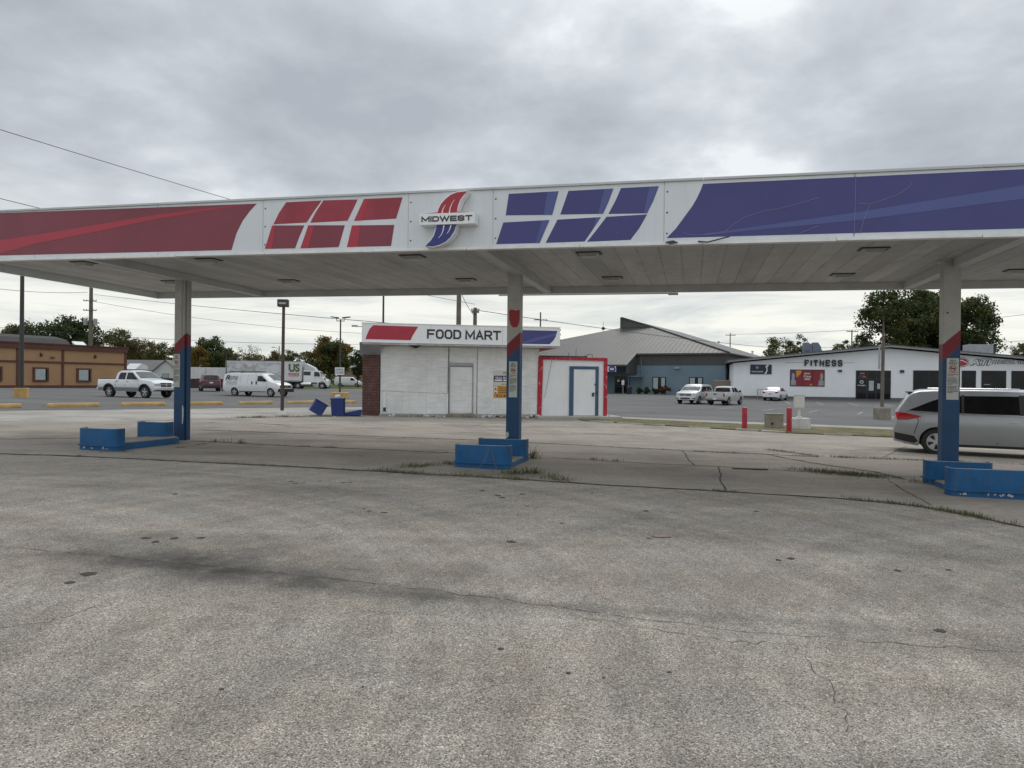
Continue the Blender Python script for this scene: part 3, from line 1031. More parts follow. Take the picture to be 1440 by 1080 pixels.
sp += along([(-7.9, 17.85), (-5.5, 17.25), (-1.3, 16.45)], 0.1, 0.06, 5, 0.04, 0.6)
sp += along([(-7.5, 17.75), (-6.5, 17.5)], 0.1, 0.16, 6, 0.06)
sp += along([(-8.9, 14.6), (-7.6, 15.4), (-7.4, 17.2)], 0.08, 0.05, 6, 0.05)
sp += along([(0.9, 15.95), (2.3, 15.5)], 0.09, 0.10, 6, 0.05, 0.7)
sp += along([(4.6, 18.3), (7.6, 17.6)], 0.06, 0.06, 5, 0.05)
sp += along([(-9.4, 21.4), (0.0, 20.1), (4.4, 18.5)], 0.15, 0.04, 4, 0.04, 0.5)
sp += along([(-9.6, 29.0), (-8.4, 29.9), (-7.4, 30.6)], 0.05, 0.16, 9, 0.16)             # round the brown lamp post and the bins
sp += along([(-11.4, 27.0), (-9.6, 29.0)], 0.07, 0.14, 8, 0.12)
sp += along([(-7.2, 30.9), (-5.8, 31.5), (1.4, 32.8)], 0.09, 0.10, 6, 0.09, 0.75)
sp += along([(7.6, 17.65), (9.6, 17.4), (13, 16.7)], 0.05, 0.09, 7, 0.06)
blade_field("weeds", sp, M["weed"])
sp = along([(-0.6, 14.9), (-0.2, 15.0)], 0.06, 0.30, 5, 0.05) + along([(0.45, 15.6), (0.5, 15.9)], 0.04, 0.45, 6, 0.06) + along([(0.1, 15.0), (0.3, 15.1)], 0.06, 0.25, 4, 0.05) + along([(7.6, 17.7), (7.0, 19.2), (7.6, 17.9)], 0.05, 0.07, 8, 0.09)
sp += along([(5.2, 31.5), (13, 26.6)], 0.16, 0.16, 5, 0.2, 0.8) + along([(7.5, 13.2), (7.9, 12.8)], 0.06, 0.16, 6, 0.08) + [(4.6, 33.5, 0.55, 5, 0.05), (0.02, 12.9, 0.3, 6, 0.06)]
blade_field("dry_weeds", sp, M["straw"])
sp = []
for k in range(1900):
    t = random.random()
    x = 3.6 + 14.5 * t
    y0 = 31.1 - (x - 4.05) * (0.70 if x < 8 else 0.58) * (1 if x < 8 else 1.02)
    y0 = np.interp(x, [3.6, 4.05, 7.92, 10.28, 13.66, 18.2], [31.3, 31.0, 28.45, 26.7, 25.75, 24.3])
    y1 = np.interp(x, [3.6, 4.54, 8.96, 16.5, 18.2], [34.9, 34.5, 32.5, 30.2, 29.7])
    y = y0 + (y1 - y0) * random.random() ** 1.1
    sp.append((x, y, random.choice((0.05, 0.07, 0.10)), 8, 0.12))
blade_field("verge_blades", sp, M["blades"])
# broken kerb along the verge
kb = MB()
pts = [(3.4, 31.15), (5.6, 29.75), (7.92, 28.25), (10.28, 26.45), (13.66, 25.45), (19, 24.0)]
for a, b in zip(pts[:-1], pts[1:]):
    L = math.hypot(b[0] - a[0], b[1] - a[1])
    n = max(1, int(L / 0.9))
    for k in range(n):
        if random.random() < 0.22:
            continue
        t0, t1 = (k + 0.06 * random.random()) / n, (k + 1 - 0.15 * random.random()) / n
        p, q = Vector((a[0] + (b[0] - a[0]) * t0, a[1] + (b[1] - a[1]) * t0, 0)), Vector((a[0] + (b[0] - a[0]) * t1, a[1] + (b[1] - a[1]) * t1, 0))
        d = (q - p).normalized()
        nn = Vector((-d.y, d.x, 0)) * 0.075
        h = random.uniform(0.03, 0.085)
        vs = []
        for z in (-0.05, h):
            for c in (p - nn, q - nn, q + nn, p + nn):
                vs.append((c.x + random.uniform(-.02, .02), c.y + random.uniform(-.02, .02), ground_z(c.x, c.y) + z + random.uniform(-.008, .008)))
        kb.add(vs, [(3, 2, 1, 0), (4, 5, 6, 7), (0, 1, 5, 4), (1, 2, 6, 5), (2, 3, 7, 6), (3, 0, 4, 7)])
tag(kb.build("kerb", M["slab"], bevel=0.012), kind="structure")
# painted bay lines of the two lots
lb = MB()
for i in range(9):
    x, y = -22.6 + 1.866 * i + 0.9, 30.0 + 2.69 * i + 1.35
    ribbon(lb, [(x - 0.3, y + 0.2), (x - 3.4, y + 2.3)], 0.03, 0.05, 0.014, 0.1, 0.5)
for i in range(8):
    x, y = 15.0 + 2.9 * i, 52.0 - 1.1 * i
    ribbon(lb, [(x, y), (x + 2.6, y + 4.6)], 0.04, 0.055, 0.014, 0.1, 0.6)
for i in range(7):
    x, y = 29 + 3.0 * i, 75.5 - 0.72 * i
    ribbon(lb, [(x, y), (x - 1.4, y - 5)], 0.04, 0.055, 0.014, 0.1, 0.6)
tag(lb.build("bay_lines", M["line_paint"], recalc=False), kind="structure")
# dark resurfaced strip and light gutter by the lots
sheet("gutter", [(3.4, 35.55), (9.2, 32.95), (16.8, 30.55), (30, 26.4), (42, 24), (42, 25.3), (30, 28.2), (17.2, 32.3), (9.6, 34.6), (3.0, 37.6)], 0.014, M["street"])

# ------------------------------------------------------------------ the canopy
ANG = -0.2486
ORG = Vector((0.05, 16.0, 0.0))


def slope(s, t):
    return -(0.0093 - 0.0021 * t / 3.3) * s


def cwarp(s, t, z):
    return (s, t, z + slope(s, t))


def canopy_to_world(s, t):
    return (ORG.x + s * math.cos(ANG) - t * math.sin(ANG), ORG.y + s * math.sin(ANG) + t * math.cos(ANG))


canopy = thing("fuel_canopy", "long white fuel station canopy with red and blue fascia graphics on three columns", "canopy", ORG, ANG)
ZB, ZT, ZD, SL, SR, TF, TB = 4.06, 5.15, 4.235, -12.36, 12.2, -3.30, 3.30


def cpart(mb, name, mats, parent=canopy, **kw):
    return mb.map(cwarp).build(name, mats, parent, **kw)


mb = MB()
n = 24
for k in range(n):
    a, b = SL + 0.1 + (SR - SL - 0.2) * k / n, SL + 0.1 + (SR - SL - 0.2) * (k + 1) / n
    mb.box(a, b, TF + 0.1, TB - 0.1, ZD, ZD + 0.06)
cpart(mb, "soffit_deck", M["soffit"])
mb = MB()
mb.box(SL + 0.15, SR - 0.15, TF + 0.15, TB - 0.15, ZT - 0.25, ZT - 0.18)
cpart(mb, "roof_deck", M["trim_grey"])
# fascia panels: the front has a joint every few metres
edges = [SL, -9.77, -6.67, -4.25, -1.22, 0.40, 3.39, 6.33, 9.3, SR]
for a, b in zip(edges[:-1], edges[1:]):
    mb = MB()
    mb.box(a + 0.008, b - 0.008, TF, TF + 0.09, ZB + 0.045, ZT - 0.035)
    cpart(mb, "fascia_panel", M["fascia_white"], bevel=0.006)
for e in edges[1:-1]:
    cpart(MB().box(e - 0.022, e + 0.022, TF + 0.006, TF + 0.10, ZB + 0.05, ZT - 0.04), "joint_strip", M["trim_grey"])
for e in (-4.25, -1.22, 0.40, 3.39):
    for z in (4.25, 4.6, 4.95):
        cpart(MB().lathe([(0.0, -0.010), (0.013, -0.008), (0.015, 0.0)], 8, (e + 0.05, TF, z), "y"), "fascia_bolt", M["pole_dark"])
for (x0, x1, y0, y1) in ((SL, SL + 0.09, TF + 0.095, TB - 0.095), (SR - 0.09, SR, TF + 0.095, TB - 0.095), (SL, SR, TB - 0.09, TB)):
    mb = MB()
    m = 10
    for k in range(m):
        xa, xb = (x0, x1) if x1 - x0 < 1 else (x0 + (x1 - x0) * k / m, x0 + (x1 - x0) * (k + 1) / m)
        ya, yb = (y0, y1) if y1 - y0 < 1 else (y0 + (y1 - y0) * k / m, y0 + (y1 - y0) * (k + 1) / m)
        mb.box(xa, xb, ya, yb, ZB, ZT - 0.01)
    cpart(mb, "fascia_panel", M["trim_grey"] if x1 - x0 > 1 else M["fascia_white"])
mb = MB()
for k in range(12):
    a, b = SL - 0.02 + (SR - SL + 0.04) * k / 12, SL - 0.02 + (SR - SL + 0.04) * (k + 1) / 12
    mb.box(a + 0.003, b - 0.003, TF - 0.03, TF + 0.12, ZT - 0.033, ZT + 0.004)
cpart(mb, "top_trim", M["trim_grey"])
mb = MB()
for k in range(12):
    a, b = SL - 0.02 + (SR - SL + 0.04) * k / 12, SL - 0.02 + (SR - SL + 0.04) * (k + 1) / 12
    j = random.uniform(-0.006, 0.006)
    mb.box(a + 0.004, b - 0.004, TF - 0.028, TF + 0.11, ZB - 0.005 + j, ZB + 0.042 + j)
cpart(mb, "bottom_trim", M["trim_white"])


def graphic(pieces, name="fascia_graphic"):
    """pieces: (polygon in s,z ; material); thin vinyl sheets stuck on the fascia"""
    mats, mb = [], MB()
    for k, (poly, mt, y) in enumerate(pieces):
        if mt not in mats:
            mats.append(mt)
        mb.prism(poly, TF - y, TF - 0.0005, "y", mats.index(mt))
    return cpart(mb, name, [M[q] for q in mats])


def lerp_poly(up, lo):
    return up + lo[::-1]


graphic([([(SL + .02, 5.094), (-10.7, 5.094), (-4.39, 5.054), (-4.542, 4.913), (-4.694, 4.737), (-4.833, 4.497), (-4.945, 4.162), (-10.7, 4.175), (SL + .02, 4.175)], "vinyl_maroon", 0.003),
         (lerp_poly([(SL + .02, 4.36), (-10.708, 4.507), (-9.765, 4.588), (-6.664, 4.922), (-5.278, 5.018), (-4.40, 5.05)], [(SL + .02, 4.176), (-10.705, 4.216), (-9.764, 4.407), (-8.215, 4.615), (-6.663, 4.83), (-5.278, 4.979)]), "vinyl_red", 0.006)])
graphic([([(-3.746, 5.055), (-2.987, 5.059), (-3.154, 4.855), (-3.302, 4.65), (-4.02, 4.639), (-3.898, 4.858)], "vinyl_dark_red", 0.003),
         ([(-2.95, 5.061), (-2.241, 5.049), (-2.337, 4.859), (-2.445, 4.656), (-3.227, 4.644), (-3.105, 4.854)], "vinyl_dark_red", 0.003),
         ([(-2.11, 5.054), (-1.335, 5.052), (-1.461, 4.663), (-2.31, 4.651)], "vinyl_dark_red", 0.003), ([(-4.043, 4.619), (-3.351, 4.597), (-3.451, 4.389), (-3.544, 4.163), (-4.201, 4.168)], "vinyl_maroon", 0.003),
         ([(-3.264, 4.598), (-2.499, 4.574), (-2.623, 4.165), (-3.43, 4.16)], "vinyl_maroon", 0.003), ([(-2.352, 4.566), (-1.495, 4.549), (-1.555, 4.159), (-2.45, 4.161)], "vinyl_maroon", 0.003),
         ([(-2.11, 5.053), (-1.995, 5.052), (-2.135, 4.652), (-2.31, 4.651)], "vinyl_red", 0.006), ([(-4.043, 4.618), (-3.973, 4.617), (-4.045, 4.171), (-4.201, 4.168)], "vinyl_red", 0.006),
         ([(-3.264, 4.597), (-3.132, 4.594), (-3.259, 4.163), (-3.43, 4.161)], "vinyl_red", 0.006), ([(-2.352, 4.565), (-2.177, 4.564), (-2.231, 4.162), (-2.45, 4.161)], "vinyl_red", 0.006)])
graphic([([(0.688, 5.03), (1.585, 5.039), (1.478, 4.63), (0.635, 4.651)], "vinyl_blue", 0.003), ([(1.758, 5.037), (2.539, 5.044), (2.453, 4.812), (2.366, 4.618), (1.618, 4.63)], "vinyl_blue", 0.003),
         ([(2.666, 5.046), (3.3, 5.05), (3.211, 4.809), (3.109, 4.599), (2.456, 4.612), (2.574, 4.834)], "vinyl_blue", 0.003), ([(0.593, 4.526), (1.431, 4.543), (1.258, 4.144), (0.466, 4.144)], "vinyl_blue", 0.003),
         ([(1.571, 4.544), (2.329, 4.562), (2.187, 4.346), (2.053, 4.151), (1.365, 4.144)], "vinyl_blue", 0.003), ([(2.424, 4.564), (3.109, 4.581), (2.98, 4.35), (2.836, 4.158), (2.094, 4.145), (2.255, 4.344)], "vinyl_blue", 0.003),
         ([(1.388, 5.036), (1.584, 5.038), (1.477, 4.631), (1.322, 4.633)], "vinyl_light_blue", 0.006), ([(2.383, 5.042), (2.538, 5.043), (2.366, 4.619), (2.279, 4.619)], "vinyl_light_blue", 0.006),
         ([(3.143, 5.048), (3.299, 5.049), (3.109, 4.6), (3.056, 4.602)], "vinyl_light_blue", 0.006), ([(1.295, 4.539), (1.43, 4.542), (1.258, 4.145), (1.187, 4.145)], "vinyl_light_blue", 0.006), ([(2.253, 4.559), (2.328, 4.561), (2.187, 4.347)], "vinyl_light_blue", 0.006)])
graphic([([(4.017, 5.055), (3.98, 4.95), (3.916, 4.812), (3.84, 4.68), (3.754, 4.562), (3.589, 4.331), (3.436, 4.172), (SR - .02, 4.178), (SR - .02, 5.07)], "vinyl_blue", 0.003),
         ([(4.068, 4.231), (6.317, 4.492), (8.667, 4.823), (SR - .02, 5.069), (SR - .02, 4.88), (8.67, 4.619), (6.318, 4.37), (4.068, 4.206)], "vinyl_light_blue", 0.006)])
for pts in ([(3.695, 4.255), (3.903, 4.206), (4.354, 4.232), (4.494, 4.354), (4.674, 4.475), (4.991, 4.572), (5.226, 4.601), (5.498, 4.665), (5.804, 4.756)], [(7.154, 4.928), (7.07, 4.835), (6.958, 4.757), (6.76, 4.685), (6.557, 4.62), (6.39, 4.639)], [(6.549, 4.604), (6.467, 4.365), (6.414, 4.165)], [(5.542, 4.198), (5.81, 4.305)], [(6.335, 4.14), (6.345, 5.08)]):
    mb = MB()
    for (a, b) in zip(pts[:-1], pts[1:]):
        d = Vector((b[0] - a[0], b[1] - a[1])).normalized() * 0.0035
        mb.prism([(a[0] + d.y, a[1] - d.x), (b[0] + d.y, b[1] - d.x), (b[0] - d.y, b[1] + d.x), (a[0] - d.y, a[1] + d.x)], TF - 0.009, TF - 0.004, "y")
    cpart(mb, "scratch_mark", M["scratch"])
mb = MB()
cpart(MB().prism([(3.42, 4.10), (3.55, 4.12), (3.62, 4.085), (3.5, 4.06)], TF - 0.07, TF - 0.02, "y"), "bent_trim", M["pole_dark"])
mb.tube([(3.95, TF - .03, 4.1), (4.1, TF - .09, 4.07), (4.45, TF - .12, 4.15)], 0.012, 6)
cpart(mb, "bent_trim", M["pole_dark"])

# raised logo sign
logo = MB()
RED = [(-0.574, 4.672), (-0.570, 4.71), (-0.555, 4.761), (-0.51, 4.846), (-0.432, 4.929), (-0.329, 5.005), (-0.213, 5.043), (-0.02, 5.056), (-0.083, 4.995), (-0.147, 4.918), (-0.185, 4.833), (-0.205, 4.748), (-0.209, 4.672)]
BLUE = [(-0.591, 4.471), (-0.603, 4.391), (-0.641, 4.281), (-0.699, 4.196), (-0.798, 4.105), (-0.659, 4.093), (-0.528, 4.123), (-0.411, 4.176), (-0.32, 4.26), (-0.257, 4.356), (-0.219, 4.471)]


def swell(poly, d):
    c = Vector((sum(p[0] for p in poly) / len(poly), sum(p[1] for p in poly) / len(poly)))
    out = []
    n = len(poly)
    for i in range(n):
        a, b, q = Vector(poly[i - 1]), Vector(poly[(i + 1) % n]), Vector(poly[i])
        t = (b - a).normalized()
        nn = Vector((t.y, -t.x))
        if nn.dot(q - c) < 0:
            nn = -nn
        out.append(tuple(q + nn * d))
    return out


LY = TF - 0.20
logo.prism(swell(RED, 0.018), LY, TF - 0.02, "y").prism(swell(BLUE, 0.018), LY + 0.002, TF - 0.021, "y")
sign = cpart(logo, "logo_sign", M["white_paint"])
cpart(MB().box(-0.912, 0.134, LY - 0.035, TF - 0.022, 4.474, 4.676), "name_plate", M["white_paint"], sign, bevel=0.006)
cpart(MB().prism(RED, LY - 0.006, LY - 0.0005, "y").prism([(-0.86, 4.682), (-0.58, 4.68), (-0.57, 4.70)], LY - 0.0055, LY + .05, "y").prism([(-0.205, 4.70), (-0.20, 4.68), (0.05, 4.682)], LY - 0.0055, LY + .05, "y"), "red_flame", M["logo_red"], sign)
cpart(MB().prism(BLUE, LY - 0.006, LY + 0.001, "y"), "blue_flame", M["logo_blue"], sign)
mb = MB()
for pts in ([(-0.488, 4.68), (-0.470, 4.755), (-0.445, 4.80), (-0.418, 4.83)], [(-0.351, 4.68), (-0.333, 4.777), (-0.30, 4.85), (-0.25, 4.916)], [(-0.447, 4.468), (-0.465, 4.362), (-0.50, 4.29), (-0.555, 4.235)], [(-0.316, 4.468), (-0.335, 4.396), (-0.36, 4.35), (-0.393, 4.311)]):
    m = len(pts) - 1
    for i in range(m):
        a, b = pts[i], pts[i + 1]
        d = Vector((b[0] - a[0], b[1] - a[1])).normalized()
        wa, wb = 0.011 * (1 - 0.8 * i / m), 0.011 * (1 - 0.8 * (i + 1) / m)
        mb.prism([(a[0] + d.y * wa, a[1] - d.x * wa), (b[0] + d.y * wb, b[1] - d.x * wb), (b[0] - d.y * wb, b[1] + d.x * wb), (a[0] - d.y * wa, a[1] + d.x * wa)], LY - 0.011, LY - 0.005, "y")
cpart(mb, "flame_line", M["letter_white"], sign)
cpart(MB().strokes("MIDWEST", -0.868, 0.088, 4.527, 4.625, LY - 0.0355, 0.024), "lettering", M["letter_black"], sign)

# beams, lights, hanging strip
COLS = (-8.73, 0.0, 8.73)
for s in COLS:
    mb = MB()
    for k in range(6):
        a, b = TF + 0.1 + (TB - TF - 0.2) * k / 6, TF + 0.1 + (TB - TF - 0.2) * (k + 1) / 6
        mb.box(s + 0.0, s + 0.20, a, b, ZB + 0.015, ZD + 0.02)
    cpart(mb, "roof_beam", M["trim_grey"])
for (s, t) in ((-9.8, -2.0), (-6.45, -2.0), (-1.72, -1.85), (1.9, -1.72), (7.02, -1.5), (10.4, -1.5), (-9.9, 1.0), (-6.44, 1.2), (-1.65, 1.5), (2.0, 1.6), (7.1, 1.7), (10.46, 1.5)):
    mb = MB()
    mb.prism([(s - .24, t - .17), (s + .24, t - .17), (s + .24, t + .17), (s - .24, t + .17)], ZD - 0.02, ZD + .01, "z")
    f = cpart(mb, "light_fixture", M["pole_dark"])
    mb = MB()
    vs = [(s - .19, t - .13, ZD - .02), (s + .19, t - .13, ZD - .02), (s + .19, t + .13, ZD - .02), (s - .19, t + .13, ZD - .02), (s - .14, t - .09, ZD - .085), (s + .14, t - .09, ZD - .085), (s + .14, t + .09, ZD - .085), (s - .14, t + .09, ZD - .085)]
    mb.add(vs, [(3, 2, 1, 0), (4, 5, 6, 7), (0, 1, 5, 4), (1, 2, 6, 5), (2, 3, 7, 6), (3, 0, 4, 7)])
    cpart(mb, "lens", M["lamp_lens"], f)
mb = MB()
mb.box(-1.3, 3.5, TB + 0.02, TB + 0.06, ZB - 0.03, ZB + 0.0).box(3.25, 3.5, TB + 0.005, TB + 0.07, ZB - 0.06, ZB - 0.031)
cpart(mb, "loose_trim", M["trim_grey"])


def notice(parent, x, y, z, w, h):
    """white pump notice: SELF SERVE, a no-smoking ring and small print"""
    o = MB().box(x - w / 2, x + w / 2, y - 0.012, y - 0.0005, z, z + h).build("notice_sign", M["paper"], parent)
    yy = y - 0.016
    p = MB()
    p.text("SELF", x - w * .26, x + w * .26, z + h * .915, z + h * .965, yy, 0, 0.01).text("SERVE", x - w * .34, x + w * .34, z + h * .85, z + h * .90, yy, 0, 0.01)
    p.text("NO SMOKING", x - w * .40, x + w * .40, z + h * .64, z + h * .665, yy, 1, 0.012)
    seg = 24
    c0, c1, R1, R2 = x, z + h * .755, w * .30, w * .24
    vs = [(c0 + r * math.cos(2 * PI * k / seg), yy, c1 + r * math.sin(2 * PI * k / seg)) for r in (R1, R2) for k in range(seg)]
    p.add(vs, [(k, (k + 1) % seg, seg + (k + 1) % seg, seg + k) for k in range(seg)], 1)
    a = R2 * .72
    p.add([(c0 - a - .01, yy - .001, c1 + a), (c0 - a, yy - .001, c1 + a + .01), (c0 + a + .01, yy - .001, c1 - a), (c0 + a, yy - .001, c1 - a - .01)], [(0, 1, 2, 3)], 1)
    p.add([(c0 - R2 * .8, yy, c1 - .012), (c0 + R2 * .8, yy, c1 - .012), (c0 + R2 * .8, yy, c1 + .012), (c0 - R2 * .8, yy, c1 + .012)], [(0, 1, 2, 3)], 0)
    rnd = random.Random(3)
    zz = z + h * .60
    for para, words in ((2, 3), (6, 4), (6, 4)):
        for ln in range(para):
            xx = x - w * .42
            end = x + w * (.42 if ln < para - 1 else .1)
            while xx < end - 0.02:
                ww = rnd.uniform(.018, .045)
                p.add([(xx, yy, zz), (min(xx + ww, end), yy, zz), (min(xx + ww, end), yy, zz + h * .013), (xx, yy, zz + h * .013)], [(0, 1, 2, 3)], 0)
                xx += ww + .008
            zz -= h * .030
        zz -= h * .022
    p.build("notice_print", [M["letter_black"], M["letter_red"]], parent, recalc=False)
    return o


for i, s in enumerate(COLS):
    zg = -0.35
    z1 = ZD + slope(s, 0) + 0.01
    c = MB().box(-0.15, 0.15, -0.125, 0.125, zg, z1).build("column", M["column_paint"], canopy, loc=(s, 0, 0), bevel=0.008)
    MB().box(-0.21, -0.152, -0.10, 0.10, z1 - 0.07, z1 - 0.015).box(-0.19, 0.0, -0.16, -0.127, z1 - 0.03, z1 - 0.012).build("gusset", M["trim_grey"], c)
    if i == 0:
        notice(c, -0.065, -0.125, 1.45, 0.19, 0.84)
        MB().tube([(0.175, -0.05, 0.0), (0.175, -0.05, 1.2), (0.172, -0.05, z1)], 0.022, 8).tube([(0.08, -0.15, 2.75), (0.075, -0.15, 3.3), (0.08, -0.15, 3.45), (0.09, -0.15, z1)], 0.010, 6).build("conduit", M["column_paint"], c)
        MB().prism([(.10, .52), (.10, .98), (.13, .99), (.135, .93), (.15, .90), (.142, .80), (.15, .74), (.14, .66), (.128, .53)], -0.129, -0.1245, "y").build("paint_chip", M["paint_chip"], c)
    elif i == 1:
        notice(c, 0.005, -0.125, 1.34, 0.19, 0.80)
        MB().prism([(-.105, 3.26), (-.08, 3.30), (.0, 3.29), (.06, 3.27), (.10, 3.29), (.14, 3.28), (.135, 3.05), (.11, 2.96), (.08, 2.90), (-.02, 2.90), (-.07, 2.97), (-.10, 3.08)], -0.129, -0.1245, "y").build("paint_patch", M["red_paint"], c)
        MB().prism([(-.15, .42), (-.15, .55), (-.10, .57), (-.075, .50), (-.09, .45), (-.13, .42)], -0.129, -0.1245, "y").build("paint_chip", M["paint_chip"], c)
    else:
        notice(c, 0.02, -0.125, 1.44, 0.21, 0.80)
        MB().lathe([(0.018, -0.008), (0.018, 0.0)], 10, (-0.08, -0.125, 3.12), "y").build("bolt", M["pole_dark"], c)

# ------------------------------------------------------------------ pump islands and their steel guards
def island(s0, s1, t0, t1, label, h=0.12):
    x, y = canopy_to_world((s0 + s1) / 2, (t0 + t1) / 2)
    t = thing("pump_island", label, "pump island", (x, y, ground_z(x, y)), ANG, "pump islands under the canopy")
    w, d, r = (s1 - s0) / 2, (t1 - t0) / 2, 0.25

    def outline(g):
        out = []
        for cx, cy, a0 in ((w - r, -d + r, -PI / 2), (w - r, d - r, 0), (-w + r, d - r, PI / 2), (-w + r, -d + r, PI)):
            out += [(cx + (r + g) * math.cos(a0 + k * PI / 10), cy + (r + g) * math.sin(a0 + k * PI / 10)) for k in range(6)]
        return out
    MB().prism(outline(-0.02), -0.15, h, "z").build("curb", M["concrete_block"], t, bevel=0.01)
    mb = MB()
    o1, o2 = outline(0.012), outline(-0.018)
    n = len(o1)
    vs = [(*p, z) for z in (-0.12, h - 0.02) for p in o1 + o2]
    fs = []
    for k in range(n):
        j = (k + 1) % n
        fs += [(k, j, 2 * n + j, 2 * n + k), (n + k, 3 * n + k, 3 * n + j, n + j), (2 * n + k, 2 * n + j, 3 * n + j, 3 * n + k)]
    mb.add(vs, fs).build("steel_edge", M["blue_paint"], t)
    return t


def guard(s0, s1, t0, depth, label, h0=0.10, h1=0.47, r=0.14, chips=False):
    """U-shaped steel plate round an island end: closed side to the front, a rib near its foot"""
    x, y = canopy_to_world((s0 + s1) / 2, t0)
    t = thing("pump_guard", label, "pump guard", (x, y, ground_z(x, y)), ANG, "blue steel pump guards under the canopy")
    w = (s1 - s0) / 2

    def path(off):
        rr = r + off
        pts = [(-w - off, depth)]
        pts += [(-w + r - rr * math.cos(k * PI / 16), r - rr * math.sin(k * PI / 16)) for k in range(9)]
        pts += [(w - r + rr * math.sin(k * PI / 16), r - rr * math.cos(k * PI / 16)) for k in range(9)]
        pts += [(w + off, depth)]
        return pts

    def plate(oa, ob, za, zb, name, mat, par):
        A, B = path(oa), path(ob)
        n = len(A)
        vs = [(*p, z) for z in (za, zb) for p in A + B]
        fs = []
        for k in range(n - 1):
            fs += [(k, k + 1, 2 * n + k + 1, 2 * n + k), (n + k, 3 * n + k, 3 * n + k + 1, n + k + 1), (2 * n + k, 2 * n + k + 1, 3 * n + k + 1, 3 * n + k), (k, n + k, n + k + 1, k + 1)]
        fs += [(0, 2 * n, 3 * n, n), (n - 1, 2 * n - 1, 4 * n - 1, 3 * n - 1)]
        return MB().add(vs, fs).build(name, mat, par, sm=40)
    p = plate(0.0, -0.035, -0.12, h1, "plate", M["blue_paint"], t)
    plate(0.034, 0.001, h0, h0 + 0.03, "rib", M["blue_paint"], t)
    plate(-0.0005, -0.036, h1 + 0.0005, h1 + 0.006, "top_edge_sheen", M["galv"], t)  # pale strip: sky reflection on the plate's rim put into the colour
    MB().prism([(a, b) for a, b in path(-0.037)], h1 - .03, h1 - .012, "z").build("lid", M["blue_paint"], t)
    if chips:
        mb = MB()
        for q in chips:
            a = random.uniform(.012, .03)
            mb.prism([(q + random.uniform(-a, a) + a * math.cos(k), 0.03 + random.uniform(0, .05) + a * .8 * math.sin(k)) for k in (0, 1, 2.2, 3.2, 4.3, 5.3)], -0.004, 0.001, "y")
        mb.build("paint_chip", M["paint_chip"], t)
    return t


island(-8.93, -8.08, -2.85, -0.75, "pump island of the left canopy column with a bare concrete top between its two guards", 0.16)
guard(-8.96, -7.95, -2.98, 0.26, "blue steel guard at the front of the left column's island", chips=(-.3, -.1, .2, .28))
guard(-9.22, -8.36, -1.05, 0.30, "blue steel guard standing right before the foot of the left column", h1=0.50)
island(-0.56, 0.46, -2.3, -0.6, "pump island of the middle canopy column, weeds along its edge", 0.10)
guard(-0.60, 0.52, -2.42, 0.26, "blue steel guard at the front of the middle column's island, dry weeds against it", h1=0.45)
guard(-0.62, 0.46, -0.80, 0.30, "blue steel guard standing right before the foot of the middle column", h1=0.45)
island(8.15, 9.15, -2.4, -0.9, "pump island of the right canopy column beside the silver minivan", 0.10)
guard(7.97, 9.5, -2.55, 0.26, "large blue steel guard at the front of the right column's island, paint chipped below", h1=0.46, chips=(-.62, -.55, -.2, -.12, -.05, .0, .1))
guard(8.07, 9.15, -1.08, 0.30, "blue steel guard standing right before the foot of the right column", h1=0.43)
mb = MB().tube([(-.15, 0, 0), (-.02, .03, .16), (.09, .05, .42)], 0.0035, 5).tube([(.22, .0, 0), (.16, .03, .2), (.11, .04, .40)], 0.004, 5)
x, y = canopy_to_world(0.08, -2.52)
tag(mb.build("dry_stalk", M["straw"], loc=(x, y, ground_z(x, y))), "two bare dry stalks leaning on the front guard of the middle island", "plant")
# ------------------------------------------------------------------ food mart (local x along the front, y into the depth)
FM = (-5.92, 32.0, 0.0)
FA = 0.1709
mart = thing("food_mart", "small boarded-up white food mart with red and blue fascia band", "shop", FM, FA)
MB().box(0.0, 7.30, 0.06, 6.5, -0.2, 3.24).build("wall", M["plywood"], mart)
MB().box(-0.05, 7.36, -0.02, 0.30, -0.1, 0.16).build("plinth", M["slab"], mart, bevel=0.02)
MB().box(-0.80, -0.03, 0.10, 6.2, -0.2, 2.80).build("brick_pier", M["brick"], mart)
MB().prism([(-0.62, 3.34), (0.12, 2.801), (6.4, 2.801), (6.4, 3.34)], -0.92, -0.002, "x").build("side_soffit", M["galv"], mart)
# fascia box and soffit
MB().box(-0.82, 8.10, -0.72, 6.9, 3.34, 4.17).build("fascia", M["mart_white"], mart, bevel=0.01)
MB().box(-0.80, 8.08, -0.70, 6.85, 3.25, 3.338).build("soffit", M["soffit"], mart)
MB().box(-0.84, 8.12, -0.74, -0.70, 4.172, 4.20).box(-0.84, 8.12, -0.74, -0.715, 3.33, 3.352).build("fascia_trim", M["trim_white"], mart)
dx, fy = -0.71, -0.725
F = lambda P_: [(p[0] + dx, p[1]) for p in P_]
mb = MB()
mb.prism(F([(0.38, 4.09), (2.34, 4.07), (2.21, 3.85), (2.09, 3.65), (2.01, 3.46), (0.05, 3.47), (0.12, 3.68), (0.23, 3.93)]), fy, -0.7195, "y", 0)
mb.prism(F([(1.0, 3.60), (2.05, 3.98), (2.25, 4.06), (2.20, 3.99), (1.4, 3.66)]), fy - .003, -0.7195, "y", 1)
mb.build("fascia_graphic", [M["vinyl_red"], M["logo_red"]], mart)
mb = MB()
mb.prism(F([(6.78, 4.03), (8.68, 4.03), (8.59, 3.74), (8.48, 3.57), (8.32, 3.41), (6.50, 3.40), (6.66, 3.72)]), fy, -0.7195, "y", 0)
